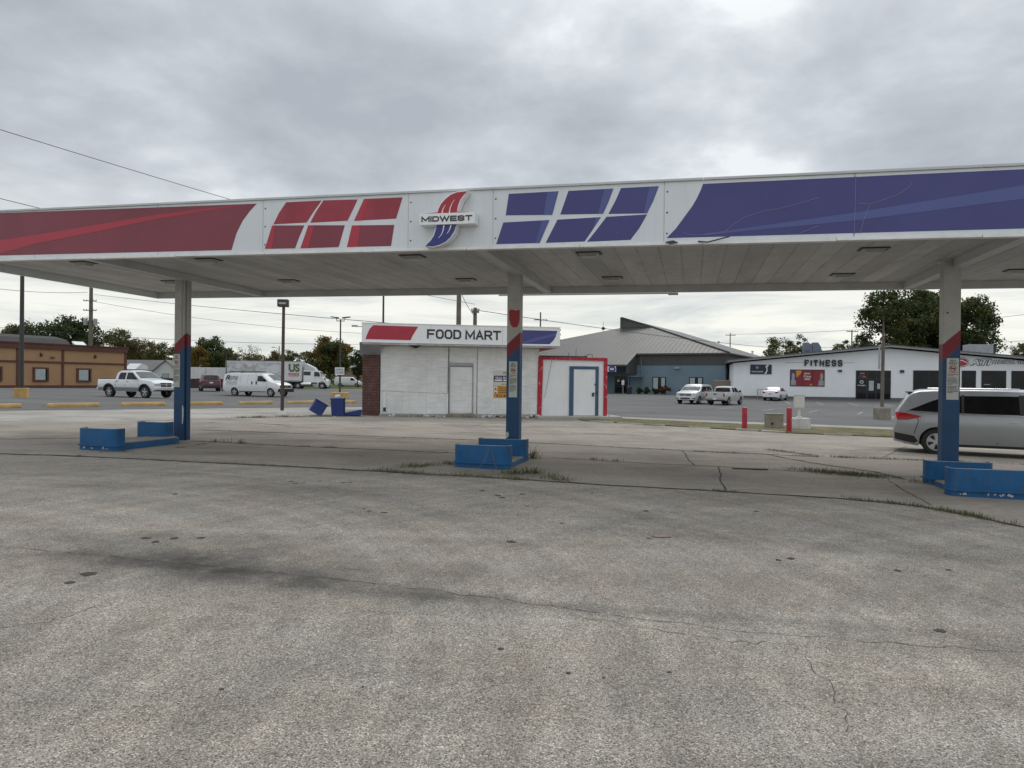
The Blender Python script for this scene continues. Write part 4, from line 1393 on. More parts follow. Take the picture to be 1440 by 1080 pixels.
mb.prism(F([(6.9, 3.45), (7.9, 3.75), (8.63, 3.93), (8.6, 3.80), (7.9, 3.62), (7.4, 3.45)]), fy - .003, -0.7195, "y", 1)
mb.build("fascia_graphic", [M["vinyl_blue"], M["vinyl_light_blue"]], mart)
MB().strokes("FOOD MART", 2.73 + dx, 6.06 + dx, 3.55, 3.97, fy, 0.082).build("lettering", M["letter_black"], mart)
for x in (2.9, 6.13):
    MB().box(x + dx - .006, x + dx + .006, fy - .001, -0.715, 3.36, 4.16).build("joint_strip", M["trim_grey"], mart)
mb = MB()
for z in (4.09, 3.88, 3.62):
    mb.box(8.10, 8.16, -0.60, -0.54, z - .03, z + .03)
mb.build("bracket", M["pole_dark"], mart)
# boards over the old shop front
MB().prism([(0.10, 3.17), (3.04, 3.19), (3.0, 1.10), (0.02, 1.21), (0.06, 2.13)], 0.02, 0.058, "y").build("board", M["plywood"], mart, bevel=0.004)
MB().prism([(.26, .17), (2.965, .17), (2.965, 1.088), (.26, 1.188)], 0.035, 0.059, "y").build("board", M["plywood"], mart)
MB().box(0.11, 0.25, 0.0, 0.058, 0.17, 1.155).box(2.97, 3.06, 0.005, 0.058, 0.17, 1.09).build("post", M["white_paint"], mart)
MB().box(3.07, 4.38, 0.028, 0.057, 2.53, 3.19).box(4.20, 4.36, 0.03, 0.056, 0.17, 2.527).build("board", M["plywood"], mart)
MB().box(4.385, 7.22, 0.03, 0.058, 0.17, 3.17).build("board", M["plywood"], mart)
MB().box(0.13, 0.25, -0.03, -0.001, 0.27, 0.45).build("outlet_box", M["pole_dark"], mart)
d = MB().box(3.13, 4.16, 0.015, 0.05, 0.20, 2.36).build("door", M["plywood"], mart, bevel=0.004)
MB().box(3.08, 4.19, -0.03, 0.054, 2.37, 2.50).box(3.09, 3.128, -0.03, 0.054, 0.20, 2.368).box(4.163, 4.20, -0.03, 0.054, 0.20, 2.368).build("door_frame", M["galv"], mart)
MB().box(3.055, 3.085, .0, .0575, .17, 3.2).box(4.372, 4.384, .0, .0575, .17, 3.2).box(3.13, 4.16, -.01, .0148, 2.33, 2.369).build("board_gap", M["gap_grey"], mart)
MB().box(3.0, 4.3, -0.35, 0.0, -0.1, 0.19).build("door_step", M["concrete_block"], mart, bevel=0.03)
MB().prism([(1.2, 3.27), (1.85, 3.27), (1.55, 3.12)], -0.5, -0.1, "y").build("torn_soffit", M["dark"], mart)
MB().tube([(-0.82, -0.6, 4.02), (-1.0, -0.62, 4.02), (-1.15, -0.7, 4.05)], 0.02, 6).box(-1.25, -1.0, -0.78, -0.66, 4.0, 4.07).build("camera", M["galv"], mart)
mb = MB()
for k in range(46):
    x_ = random.uniform(-.05, 7.3)
    if 2.95 < x_ < 4.35:
        continue
    r_ = random.uniform(.02, .07)
    mb.blob((x_, -.06 - random.uniform(0, .12), .05 + random.uniform(-.03, .07)), (r_ * 1.5, r_, r_), 0, 7, 4, .3)
mb.build("crumbling_mortar", M["white_concrete"], mart)
mb = MB()
for k in range(22):
    x_ = random.choice((random.uniform(-.8, 2.9), random.uniform(4.4, 7.2)))
    a_ = random.uniform(.05, .22)
    mb.prism([(x_ - a_, .02), (x_ + a_, .02), (x_ + a_ * .5, .05 + random.uniform(0, .09)), (x_ - a_ * .4, .06)], -.027, -.0205, "y")
mb.build("broken_plaster", M["crack"], mart)
MB().box(1.2, 1.9, 1.5, 2.2, 4.17, 4.30).build("roof_vent", M["galv"], mart)

# leasing sign screwed to the boards (right half hidden by the column in the photo)
sg = thing("lease_sign", "white, purple and orange leasing sign screwed to the food mart's boards", "sign", (FM[0] + 5.14 * math.cos(FA), FM[1] + 5.14 * math.sin(FA), 0.0), FA)
MB().box(0, 1.22, 0.0, 0.026, 0.93, 2.18).build("sign_panel", M["paper"], sg)
mb = MB()
mb.box(0.01, 1.21, -0.003, 0.0, 1.66, 1.95, 0).box(0.01, 1.21, -0.003, 0.0, 0.94, 1.48, 1)
mb.box(0.06, 0.40, -0.005, -0.0031, 1.70, 1.77, 2).box(0.46, 1.16, -0.005, -0.0031, 1.70, 1.77, 2)
mb.box(0.03, 0.18, -0.005, -0.0031, 1.30, 1.44, 2).box(0.03, 0.18, -0.005, -0.0031, 1.12, 1.26, 2)
mb.prism([(.05, 1.31), (.16, 1.31), (.135, 1.36), (.105, 1.41), (.075, 1.36)], -0.007, -0.0051, "y", 3)
mb.prism([(.05, 1.13), (.16, 1.13), (.135, 1.17), (.105, 1.22), (.075, 1.17)], -0.007, -0.0051, "y", 3)
mb.text("FOR LEASE", 0.46, 1.16, 2.02, 2.13, -0.003, 3, 0.015).text("VILLA", 0.08, 0.40, 1.80, 1.90, -0.006, 2, 0.015).text("REALTY", 0.46, 1.12, 1.80, 1.90, -0.006, 2, 0.015)
mb.text("AN W", 0.36, 0.62, 1.52, 1.58, -0.003, 3, 0.01).text("312.476", 0.13, 0.75, 0.95, 1.08, -0.006, 3, 0.02)
for k in range(3):
    mb.box(0.24, 0.95, -0.005, -0.0031, 1.36 - .1 * k, 1.39 - .1 * k, 3)
mb.build("sign_print", [M["purple_paper"], M["orange_paper"], M["letter_white"], M["letter_black"]], sg)

# white shed with the red border, on its own slab
shx, shy = FM[0] + 7.26 * math.cos(FA), FM[1] + 7.26 * math.sin(FA)
shed = thing("storage_shed", "white shed with peeling red border and blue door frame beside the food mart", "shed", (shx, shy, 0.0), FA)
MB().box(-0.10, 3.95, -0.45, 4.4, -0.4, 0.10).build("slab", M["slab"], shed, bevel=0.03)
MB().box(0.06, 3.30, 0.06, 3.9, 0.1, 2.80).build("wall", M["white_paint"], shed)
mb = MB()
mb.prism([(-0.05, 0.10), (0.16, 0.10), (0.22, 2.73), (0.0, 2.86)], -0.01, 0.12, "y").prism([(0.0, 2.861), (0.222, 2.732), (3.17, 2.715), (3.34, 2.83)], -0.012, 0.12, "y").prism([(3.173, 2.714), (3.345, 2.829), (3.345, 0.10), (3.18, 0.10)], -0.01, 3.95, "y")
mb.box(-0.05, 3.345, 0.12, 3.95, 2.81, 2.86)
mb.build("border", M["peeling_red"], shed)
fr = MB().box(1.50, 1.70, 0.0, 0.059, 0.10, 2.30).box(2.76, 2.92, 0.0, 0.059, 0.10, 2.30).box(1.50, 2.92, -0.003, 0.059, 2.301, 2.44).box(2.16, 2.24, -0.02, -0.004, 2.30, 2.42).build("door_frame", M["door_blue"], shed)
dr = MB().box(1.70, 2.76, 0.02, 0.058, 0.12, 2.30).build("door", M["white_paint"], shed)
MB().box(2.60, 2.70, -0.02, 0.019, 1.02, 1.20).tube([(2.72, 0.0, 1.18), (2.84, -.03, 1.20), (2.9, -.02, 1.22)], 0.015, 6).box(2.72, 2.78, -.01, .018, 1.55, 1.62).build("door_lock", M["pole_dark"], dr)
MB().tube([(0.63, -.01, 2.70), (0.30, -.012, 0.95)], 0.008, 5).build("cable", M["dark"], shed)
MB().box(0.1, 2.45, 0.35, 1.2, 2.86, 2.93).tube([(1.6, .6, 2.9), (1.6, .6, 3.08)], .012, 5).tube([(2.3, .6, 2.9), (2.55, .6, 3.02), (2.75, .6, 3.05), (2.78, .6, 2.86)], .014, 5).tube([(1.95, .6, 2.9), (1.96, .6, 3.3)], .010, 5).build("roof_clutter", M["pole_dark"], shed)

# ------------------------------------------------------------------ bins, posts and blocks near the mart
def gpt(x, y, dz=0.0):
    return (x, y, ground_z(x, y) + dz)


b = thing("trash_can", "upright blue trash can with white litter on top", "bin", gpt(-7.55, 31.0), 0.05)
mb = MB().prism([(-.26, -.24), (.26, -.24), (.30, .24), (-.30, .24)], 0, .02, "z")
vs = [(-.25, -.25, 0), (.25, -.25, 0), (.25, .25, 0), (-.25, .25, 0), (-.30, -.28, .72), (.24, -.28, .74), (.24, .28, .74), (-.30, .28, .72)]
mb = MB().add(vs, [(3, 2, 1, 0), (4, 5, 6, 7), (0, 1, 5, 4), (1, 2, 6, 5), (2, 3, 7, 6), (3, 0, 4, 7)]).box(-.31, .25, -.29, .29, .70, .78)
mb.build("bin_body", M["bin_blue"], b, bevel=0.02)
MB().blob((-.02, -.05, .84), (.14, .14, .10)).build("litter_heap", M["litter"], b)
b = thing("tilted_box", "blue steel box tipped over on one corner by the lamp post", "box", gpt(-8.52, 30.9, 0.02), 0.25)
b.rotation_euler = (0.0, math.radians(31), 0.35)
MB().box(-.36, .20, -.30, .30, .05, .58).build("box_body", M["bin_blue"], b, bevel=0.02)
MB().box(-.38, .22, -.32, .32, .581, .63).build("lid", M["bin_blue"], b, bevel=0.015)
b = thing("fallen_panel", "blue panel lying on the ground against the brick pier", "panel", gpt(-6.95, 31.2, 0.02), 0.12)
MB().prism([(-.42, 0), (.32, 0), (.36, .22), (.30, .27), (-.38, .12)], -.22, .22, "y").build("panel_body", M["bin_blue"], b, bevel=0.015)
MB().box(-.30, .25, -.24, -.222, .03, .10).build("panel_rib", M["bin_blue"], b)
tag(MB().blob((0, 0, .03), (.06, .05, .035)).build("litter", M["litter"], loc=gpt(-7.3, 29.3)), "small scrap of white litter on the concrete before the blue trash can", "litter")
tag(MB().prism([(-.11, 0), (-.05, -.04), (.10, -.02), (.12, .03), (-.02, .05)], .004, .014, "z").build("litter", weathered("faded_card", (.33, .20, .17), .8, .2, 6), loc=gpt(1.68, 7.92)), "flattened faded reddish wrapper lying on the open asphalt", "litter")
tag(MB().prism([(-.35, -.03), (.36, -.05), (.35, .02), (-.34, .04)], .006, .03, "z").build("scrap_strip", M["dark"], loc=gpt(4.9, 14.6), rotz=-.1), "thin dark strip lying on the concrete pad right of the middle island", "debris")


def bollard(x, y, h, label):
    t = thing("bollard", label, "bollard", gpt(x, y), random.uniform(-.2, .2), "red bollards along the grass verge")
    MB().lathe([(0.10, -0.1), (0.10, h), (0.095, h + 0.02), (0.06, h + 0.045), (0.0, h + 0.055)], 18).build("post", M["red_paint"], t, sm=40)
    mb = MB()
    for k in range(2):
        a, z = random.uniform(-2.4, -.7), random.uniform(.1, h - .1)
        mb.box(.1005 * math.cos(a) - .012, .1005 * math.cos(a) + .012, .1005 * math.sin(a) - .004, .1005 * math.sin(a) + .004, z, z + .03)
    mb.build("paint_chip", M["paint_chip"], t)
    return t


bollard(9.11, 27.8, 0.86, "red bollard on the verge standing alone left of the grey concrete box")
bollard(10.62, 27.2, 0.90, "red bollard standing before the white pedestal of the utility post")
b = thing("concrete_box", "low grey concrete box on the verge between the two red bollards", "box", gpt(10.95, 29.7), -0.15)
MB().box(-.32, .33, -.3, .3, -.1, .58).build("box_body", M["concrete_block"], b, bevel=0.02)
MB().box(-.33, .34, -.31, .31, .581, .61).build("lid", M["concrete_block"], b)
MB().lathe([(0.05, -.012), (.05, 0)], 12, (-.12, -.301, .2), "y").build("port", M["dark"], b)
b = thing("utility_post", "pale utility box on a pipe above a white concrete pedestal", "utility post", gpt(11.92, 29.5), -0.1)
MB().box(-.38, .38, -.35, .35, -.1, .46).build("pedestal", M["white_concrete"], b, bevel=0.03)
MB().lathe([(.12, .46), (.12, .52), (.055, .53), (.055, .9)], 14).build("pipe", M["paper"], b, sm=40)
MB().box(-.19, .19, -.12, .12, .88, 1.40).build("box_body", M["paper"], b, bevel=0.015)
MB().box(-.20, .20, -.13, .13, 1.401, 1.43).build("lid", M["paper"], b)

# yellow wheel stops
names = ["yellow wheel stop cut off by the left edge of the photo", "yellow wheel stop in front of the white pickup's bed, left of the left column", "yellow wheel stop next to the left column on its left side", "yellow wheel stop seen just right of the left column",
         "yellow wheel stop below the front half of the white van", "yellow wheel stop behind the brown lamp post", "yellow wheel stop behind the blue trash can"]
for i in range(7):
    x, y = -22.30 + 1.866 * i, 30.46 + 2.69 * i
    t = thing("wheel_stop", names[i], "wheel stop", gpt(x, y), math.atan2(2.69, 1.866) + random.uniform(-.03, .03), "yellow wheel stops at the edge of the left lot")
    MB().prism([(-.13, 0.0), (.13, 0.0), (.12, .11), (.08, .195), (-.08, .195), (-.12, .11)], -1.1, 1.1, "x").build("stop_bar", M["yellow_paint"], t, bevel=0.025)
    MB().prism([(-.113, -.01), (.113, -.01), (.112, .03), (-.112, .03)], -1.0, 1.0, "x").build("dirty_foot", M["concrete_block"], t)

# ------------------------------------------------------------------ lamp posts
def base_block(par, s, h, mat, d=None):
    return MB().prism([(-s, -s), (s, -s), (s, s), (-s, s)], -0.15, h, "z").build("base", mat, par, bevel=0.03)


t = thing("lamp_post", "tall dark lamp post on a square yellow base by the tan building", "lamp post", gpt(-29.6, 42.9), 0.4)
base_block(t, .34, .60, M["yellow_paint"])
MB().box(-.22, .22, -.22, .22, .60, .63).build("flange", M["pole_dark"], t)
MB().tube([(0, 0, .63), (0, 0, 9.5)], .13, 10, r1=.10).build("pole", M["pole_dark"], t, sm=40)
h = MB().tube([(-.7, 0, 9.45), (.7, 0, 9.45)], .05, 8).build("arm", M["pole_dark"], t)
for s in (-1, 1):
    MB().box(.55 * s - .28, .55 * s + .28, -.18, .18, 9.50, 9.66).build("lamp_head", M["pole_dark"], t, bevel=.02)
t = thing("lamp_post", "brown lamp post with a single floodlight near the food mart", "lamp post", gpt(-9.75, 30.2), 0.1)
MB().lathe([(.20, -.1), (.20, .05), (.14, .16), (.10, .22)], 14).build("base", M["white_concrete"], t, sm=40)
MB().tube([(0, 0, .15), (.02, 0, 4.6)], .075, 10, r1=.062).build("pole", M["pole_brown"], t, sm=40)
h = MB().box(-.22, .22, -.16, .16, 4.62, 4.93).tube([(.02, 0, 4.5), (.02, 0, 4.7)], .05, 8).build("floodlight", M["pole_dark"], t, bevel=.02)
MB().box(-.15, .15, -.168, -.16, 4.72, 4.80).build("lens", M["lamp_lens"], h)
t = thing("lamp_post", "thin double-headed lamp post on a yellow base carrying a white notice", "lamp post", gpt(-15.1, 62.4), 0.0)
MB().prism([(-.68, -.5), (.66, -.5), (.72, .5), (-.66, .5)], -.15, .52, "z").build("base", M["yellow_paint"], t, bevel=.05)
MB().tube([(0, 0, .5), (0, 0, 6.9)], .085, 10, r1=.06).build("pole", M["pole_dark"], t, sm=40)
MB().tube([(-.35, 0, 7.05), (-.35, 0, 6.78), (.35, 0, 6.78), (.35, 0, 7.05)], .04, 6).build("arm", M["pole_dark"], t)
for s in (-1, 1):
    MB().prism([(s * .18, 7.0), (s * .85, 7.10), (s * .85, 7.17), (s * .18, 7.10)], -.16, .16, "y").build("lamp_head", M["pole_dark"], t)
n = MB().box(-.42, .40, -.12, -.10, 2.05, 2.70).build("notice", M["letter_white"], t)
MB().text("PARKING", -.33, .31, 2.46, 2.60, -.125, 0, .02).text("CUSTOMERS", -.38, .36, 2.16, 2.28, -.125, 0, .02).box(-.40, .38, -.123, -.1205, 2.36, 2.40).build("notice_print", M["letter_black"], n)
t = thing("lamp_post", "tall weathered lamp post on a bare concrete base in front of the fitness building", "lamp post", gpt(21.3, 40.9), 0.2)
base_block(t, .33, .68, M["concrete_block"])
MB().tube([(0, 0, .68), (0.02, 0, 4.3), (0.02, 0, 9.0)], .10, 10, r1=.085).build("pole", M["wood_pole"], t, sm=40)
MB().tube([(-.24, -.02, 2.9), (-.24, -.02, 4.3)], .05, 8).tube([(-.3, 0, 3.1), (.13, 0, 3.1)], .02, 5).tube([(-.3, 0, 4.0), (.13, 0, 4.0)], .02, 5).build("bracket", M["galv"], t)
MB().box(-.12, .12, -.12, .12, .68, .74).build("flange", M["galv"], t)

# ------------------------------------------------------------------ fitness building
FX, FY = 25.83, 83.0
FAN = -0.2376
fit = thing("fitness_building", "long low white building with a shallow gable roof, shop windows and dark fitness lettering", "building", (FX, FY, ground_z(FX, FY) + 0.05), FAN)
Lf, PK, D = 33.8, 16.5, 24.0
mb = MB()
mb.prism([(0.0, -.3), (Lf, -.3), (Lf, 4.0), (PK, 5.70), (0, 4.0)], 0.0, D, "y")
mb.build("wall", M["fit_white"], fit)
for a, b, za, zb_ in ((-.65, PK, 4.10, 5.85), (PK, Lf + .65, 5.85, 4.10)):
    MB().prism([(a, za), (b, zb_), (b, zb_ + .30), (a, za + .25)], -.75, D + .7, "y").build("roof", M["fit_roof"], fit)
MB().prism([(-.67, 4.08), (PK, 5.83), (PK, 5.99), (-.67, 4.22)], -.79, -.752, "y").prism([(PK + .002, 5.83), (Lf + .67, 4.08), (Lf + .67, 4.22), (PK + .002, 5.99)], -.79, -.752, "y").build("roof_edge", weathered("eave_grey", (.27, .27, .275), .6, .15, 1, grime_amt=.2), fit)
MB().box(0, Lf, -.015, -.002, -.2, .22).build("plinth", M["fit_roof"], fit)


def shopwin(par, x0, x1, z0, z1, mull=(), name="window", gl="shop_glass", trans=()):
    f = MB().box(x0, x1, -.05, -.004, z0, z1).build(name, M["black_frame"], par)
    xs = [x0] + list(mull) + [x1]
    mb = MB()
    for a, b in zip(xs[:-1], xs[1:]):
        zs = [z0] + list(trans) + [z1]
        for c, d in zip(zs[:-1], zs[1:]):
            mb.box(a + .06, b - .06, -.062, -.051, c + .06, d - .06)
    mb.build("pane", M[gl], f)
    return f


dw = shopwin(fit, 13.16, 16.74, .05, 3.25, (14.31, 15.23, 15.75), "shopfront_door", trans=(2.33,))
MB().text("OPEN", 13.55, 14.05, 2.82, 3.0, -.07, 0, .02).build("open_sign", M["yellow_paint"], dw)
mb = MB().prism([(13.35, 2.45), (13.55, 2.75), (13.8, 2.78), (13.75, 2.5), (13.5, 2.36)], -.069, -.064, "y", 0).prism([(13.82, 2.42), (13.85, 2.7), (14.2, 2.62), (14.22, 2.45)], -.069, -.064, "y", 1)
for k, (r, n) in enumerate(((.20, 12), (.13, 12))):
    mb.add([(13.75 + (r - e) * math.cos(2 * PI * q / n), -.068, 1.95 + (r - e) * math.sin(2 * PI * q / n)) for e in (0, .03) for q in range(n)], [(q, (q + 1) % n, n + (q + 1) % n, n + q) for q in range(n)], 2)
mb.text("FITNESS", 13.35, 14.15, 1.50, 1.62, -.068, 2, .02)
mb.build("window_sticker", [M["bin_blue"], M["vinyl_red"], M["letter_white"]], dw, recalc=False)
MB().box(14.50, 15.0, -.069, -.064, 1.0, 2.1).box(15.35, 15.65, -.069, -.064, 1.2, 1.8).build("door_poster", M["blind"], dw)
w1 = shopwin(fit, 18.99, 22.21, .9, 3.30, (20.6,))
w2 = shopwin(fit, 23.77, 25.14, .9, 3.31)
w3 = shopwin(fit, 25.67, 28.03, .9, 3.32)
w4 = shopwin(fit, 28.52, 31.0, .9, 3.32, (29.8,))
MB().text("ATHLETICS", 25.9, 26.5, 1.78, 1.86, -.068, 0, .02).build("window_sticker", M["letter_white"], w3)
mb = MB()
for k in range(7):
    mb.box(19.1, 22.1, .3, .32, 1.0 + .3 * k, 1.05 + .3 * k)
MB().box(11.29, 11.70, -.14, -.002, 3.06, 3.30).build("wall_lamp", M["pole_dark"], fit)
MB().box(17.65, 18.07, -.14, -.002, 3.03, 3.32).build("wall_lamp", M["pole_dark"], fit)
MB().strokes("FITNESS", 7.72, 11.75, 3.68, 4.42, -.06, 0.175, depth=.06, slab=True, gap=.36).build("fitness_lettering", M["letter_black"], fit)
MB().box(5.7, 13.0, -.03, -.005, 4.08, 4.12).build("sign_rail", M["galv"], fit)
# wall poster with red centre, framed in black
p = MB().box(6.2, 9.90, -.05, -.004, 1.38, 3.30).build("poster_window", M["black_frame"], fit)
mb = MB()
mb.box(6.27, 7.43, -.06, -.051, 1.45, 3.22, 0).box(7.50, 8.60, -.06, -.051, 1.45, 3.22, 0).box(8.66, 9.83, -.06, -.051, 1.45, 3.22, 0)
mb.prism([(6.28, 1.46), (6.8, 1.46), (6.95, 2.2), (6.8, 3.2), (6.28, 3.2)], -.064, -.061, "y", 1).prism([(6.85, 2.3), (7.42, 2.9), (7.42, 3.2), (6.85, 3.2)], -.063, -.061, "y", 2)
mb.prism([(6.30, 1.5), (6.85, 1.5), (6.82, 2.0), (6.66, 2.2), (6.72, 2.45), (6.70, 2.75), (6.58, 2.9), (6.44, 2.85), (6.38, 2.6), (6.42, 2.25), (6.32, 2.05)], -.068, -.0645, "y", 3)
mb.prism([(9.22, 1.5), (9.82, 1.5), (9.82, 2.0), (9.66, 2.15), (9.74, 2.45), (9.70, 2.75), (9.60, 2.95), (9.45, 2.85), (9.40, 2.55), (9.46, 2.2), (9.28, 2.0)], -.066, -.061, "y", 3)
mb.text("FIRST", 7.72, 8.4, 2.76, 2.92, -.062, 4, .02).text("Class", 7.66, 8.45, 2.42, 2.66, -.062, 4, .01).text("FREE", 7.78, 8.34, 2.12, 2.30, -.062, 4, .02).prism([(8.2, 1.5), (8.58, 1.5), (8.58, 1.72)], -.063, -.061, "y", 2)
mb.build("poster_print", [weathered("poster_red", (.26, .022, .035), .5, .3, 1.2, grime_amt=0), M["purple_paper"], M["orange_paper"], M["letter_grey"], M["letter_white"]], p)
# navy sign with a white figure
p = MB().box(1.86, 4.21, -.08, -.004, 2.73, 3.84).build("navy_sign", M["logo_blue"], fit)
p.data.materials[0] = weathered("navy_panel", (0.022, 0.028, 0.062), 0.5, 0.15, 2, grime_amt=0.05)
mb = MB()
mb.prism([(2.43, 3.62), (2.48, 3.42), (2.62, 3.33), (2.76, 3.42), (2.81, 3.62), (2.70, 3.56), (2.62, 3.72), (2.54, 3.56)], -.086, -.081, "y", 1)
mb.text("SPORTS CENTER", 2.0, 3.28, 2.98, 3.09, -.083, 0, .02).box(2.1, 3.2, -.084, -.081, 2.88, 2.91, 1)
mb.prism([(3.42, 2.78), (3.62, 2.80), (3.72, 3.05), (3.76, 3.3), (3.70, 3.5), (3.78, 3.60), (3.9, 3.78), (3.82, 3.82), (3.66, 3.64), (3.52, 3.66), (3.5, 3.56), (3.6, 3.48), (3.66, 3.25), (3.58, 3.0), (3.44, 2.88)], -.086, -.081, "y", 0)
mb.lathe([(.07, -.004), (.0, -.004)], 12, (3.66, -.083, 3.74), "y", 0)
mb.prism([(3.62, 3.74), (3.74, 3.84), (3.80, 3.76), (3.70, 3.67)], -.0865, -.081, "y", 0)
mb.build("sign_print", [M["letter_white"], M["letter_grey"]], p)
# therapy sign: red oval with a white roof mark and outlined letters
seg = 28
for r1, r2, y_, mt, nm in ((.78, .52, .07, "letter_black", "oval_rim"), (.73, .475, .08, "letter_white", "oval_ring"), (.66, .42, .09, "logo_red", "oval_sign")):
    MB().prism([(23.68 + r1 * math.cos(2 * PI * k / seg), 4.22 + r2 * math.sin(2 * PI * k / seg)) for k in range(seg)], -y_, -.004, "y").build(nm, M[mt], fit)
MB().prism([(23.10, 4.12), (23.72, 4.38), (24.30, 4.08), (24.24, 4.20), (23.72, 4.50), (23.12, 4.22)], -.10, -.091, "y").build("oval_mark", M["letter_white"], fit)
for bold, y_, mt in ((.085, .06, "letter_black"), (.02, .075, "letter_white")):
    g = (bold - .02) * .9
    MB().text("ATI", 24.55 - g, 26.58 + g, 3.93 - g, 4.54 + g, -y_, 0, bold, .01, .25).build("therapy_lettering", M[mt], fit)
    MB().text("PHYSICAL THERAPY", 26.72 - g, 31.2 + g, 4.08 - g * .6, 4.40 + g * .6, -y_, 0, bold * .8, .01, .25).build("therapy_lettering", M[mt], fit)
# cage by the wall, roof units
cg = thing("wire_cage", "small pale wire cage against the white wall beside the white sedan", "cage", (FX + 2.45 * math.cos(FAN), FY + 2.45 * math.sin(FAN) - .9, ground_z(FX, FY)), FAN)
mb = MB()
for x in np.linspace(0, 1.3, 6):
    mb.tube([(x, 0, 0), (x, 0, 1.05)], .018, 5)
for x in (0, 1.3):
    for y in (0, .6):
        mb.tube([(x, y, 0), (x, y, 1.05)], .025, 5)
mb.build("bars", M["galv"], cg)
MB().tube([(0, 0, 1.05), (1.3, 0, 1.05), (1.3, .6, 1.05), (0, .6, 1.05), (0, 0, 1.05)], .025, 5).tube([(0, 0, .5), (1.3, 0, .5)], .02, 5).build("rail", M["galv"], cg)
acmat = weathered("roof_unit_blue", (0.15, 0.19, 0.24), 0.6, 0.2, 2, grime_amt=0.2)


def fit_pt(x, y, z):
    return (FX + x * math.cos(FAN) - y * math.sin(FAN), FY + x * math.sin(FAN) + y * math.cos(FAN), z)


for i, (x0, lab) in enumerate(((8.42, "grey-blue rooftop unit with slanted top, left one of the pair on the fitness roof"), (9.45, "grey-blue rooftop unit with slanted top, right one of the pair on the fitness roof"))):
    t = thing("rooftop_unit", lab, "rooftop unit", fit_pt(x0, 5.0, 5.0), FAN, "rooftop units on the fitness building")
    MB().prism([(-.1, 0), (.85, 0), (.85, 1.15), (.5, 1.75), (-.1, 1.75)], -.5, .6, "y").build("housing", acmat, t, bevel=.02)
    MB().box(.86, 1.0, -.3, .4, .2, .9).build("duct", M["galv"], t)
    mb = MB()
    for k in range(2):
        mb.box(-.02, .45, -.512, -.501, .4 + .22 * k, .46 + .22 * k)
    mb.build("louvre", M["pole_dark"], t)
t = thing("rooftop_unit", "large pale grey air handler on the roof above the physical therapy sign", "rooftop unit", fit_pt(26.6, 3.5, 4.75), FAN, "rooftop units on the fitness building")
MB().box(-1.3, 1.2, -.8, .9, 0, 1.65).build("housing", M["galv"], t, bevel=.03)
MB().box(1.201, 1.5, -.6, .7, .1, 1.5).build("duct", M["pole_dark"], t)
t = thing("roof_vent", "small white vent pipe on the fitness roof beside the large air handler", "vent", fit_pt(23.9, 2.0, 4.9), FAN)
MB().lathe([(.12, 0), (.12, .65), (.2, .66), (.2, .80), (.0, .9)], 12).build("vent_pipe", M["white_paint"], t)
MB().lathe([(.2, 0), (.2, .06)], 12).build("flashing", M["galv"], t)

# ------------------------------------------------------------------ blue office building with the big metal roof
BX, BY, BA = 27.19, 90.0, -0.4993
blue = thing("blue_building", "blue-walled office building under a large grey ribbed metal roof", "building", (BX, BY, ground_z(BX, BY)), BA)
EZ, XR, ZR, DR, XH = 5.45, -18.0, 11.35, 10.3, -13.1
XL, DEP = -36.0, 45.0
ZH = EZ + 0.42 * DR
MB().box(XL + .4, -.25, .35, DEP, -.5, 3.93).build("wall", M["blue_wall"], blue)
MB().box(XL + .3, -.15, .25, DEP, 3.932, EZ - .05).build("upper_siding", M["brown_siding"], blue)
# front hip slope (runs on forward over the porch on the left)
PE = 3.8
PX = -11.9
zf = lambda y: EZ + .42 * y


def slab3(pts, th=0.12):
    """flat roof sheet with thickness"""
    n = len(pts)
    vs = [tuple(p) for p in pts] + [(p[0], p[1], p[2] - th) for p in pts]
    return vs, [tuple(range(n)), tuple(range(2 * n - 1, n - 1, -1))] + [(i, n + i, n + (i + 1) % n, (i + 1) % n) for i in range(n)]


mb = MB()
mb.add(*slab3([(PX, 0, EZ), (0.25, 0, EZ), (XH, DR, ZH), (XR, DR, ZH), (XL, 0, EZ), (XL, -PE, zf(-PE)), (PX, -PE, zf(-PE))]))
mb.build("front_roof", M["metal_roof"], blue)
mb = MB()
mb.add(*slab3([(0.25, 0, EZ + .004), (0.25, DEP, EZ + .004), (XR, DEP, ZR), (XR, DR - .3, ZR), (XH, DR, ZH + .01)]))
mb.build("side_roof", M["metal_roof_side"], blue)
mb = MB()
mb.add(*slab3([(XR, DR, ZH), (XR, DEP, ZH), (XL, DEP, EZ), (XL, 0, EZ)]))
mb.build("side_roof", M["metal_roof_side"], blue)
MB().prism([(XR, ZH), (XH, ZH), (XR, ZR - .1)], DR - .08, DR + .04, "y").box(XR - .06, XR + .02, DR, DEP, ZH, ZR - .1).build("clerestory", M["brown_siding"], blue)
MB().tube([(0.28, -.05, EZ + .05), (XH, DR, ZH + .08), (XR + .2, DR - .2, ZR + .0)], .10, 6).build("ridge_cap", M["pole_dark"], blue)
MB().box(PX, .3, -.16, -.02, EZ - .22, EZ - .02).box(XL, PX + .05, -PE - .14, -PE, zf(-PE) - .22, zf(-PE) - .02).box(.26, .40, 0, DEP, EZ - .2, EZ - .02).build("gutter", M["brown_siding"], blue)
MB().tube([(-11.35, .28, -.2), (-11.35, .28, 5.3)], .06, 6).build("downpipe", M["blue_wall"], blue)
MB().prism([(PX - .1, zf(-PE) - .25), (PX, EZ - .12), (PX, 3.0), (PX - .1, 3.0)], 0, .001, "y").build("porch_cheek", M["brown_siding"], blue)
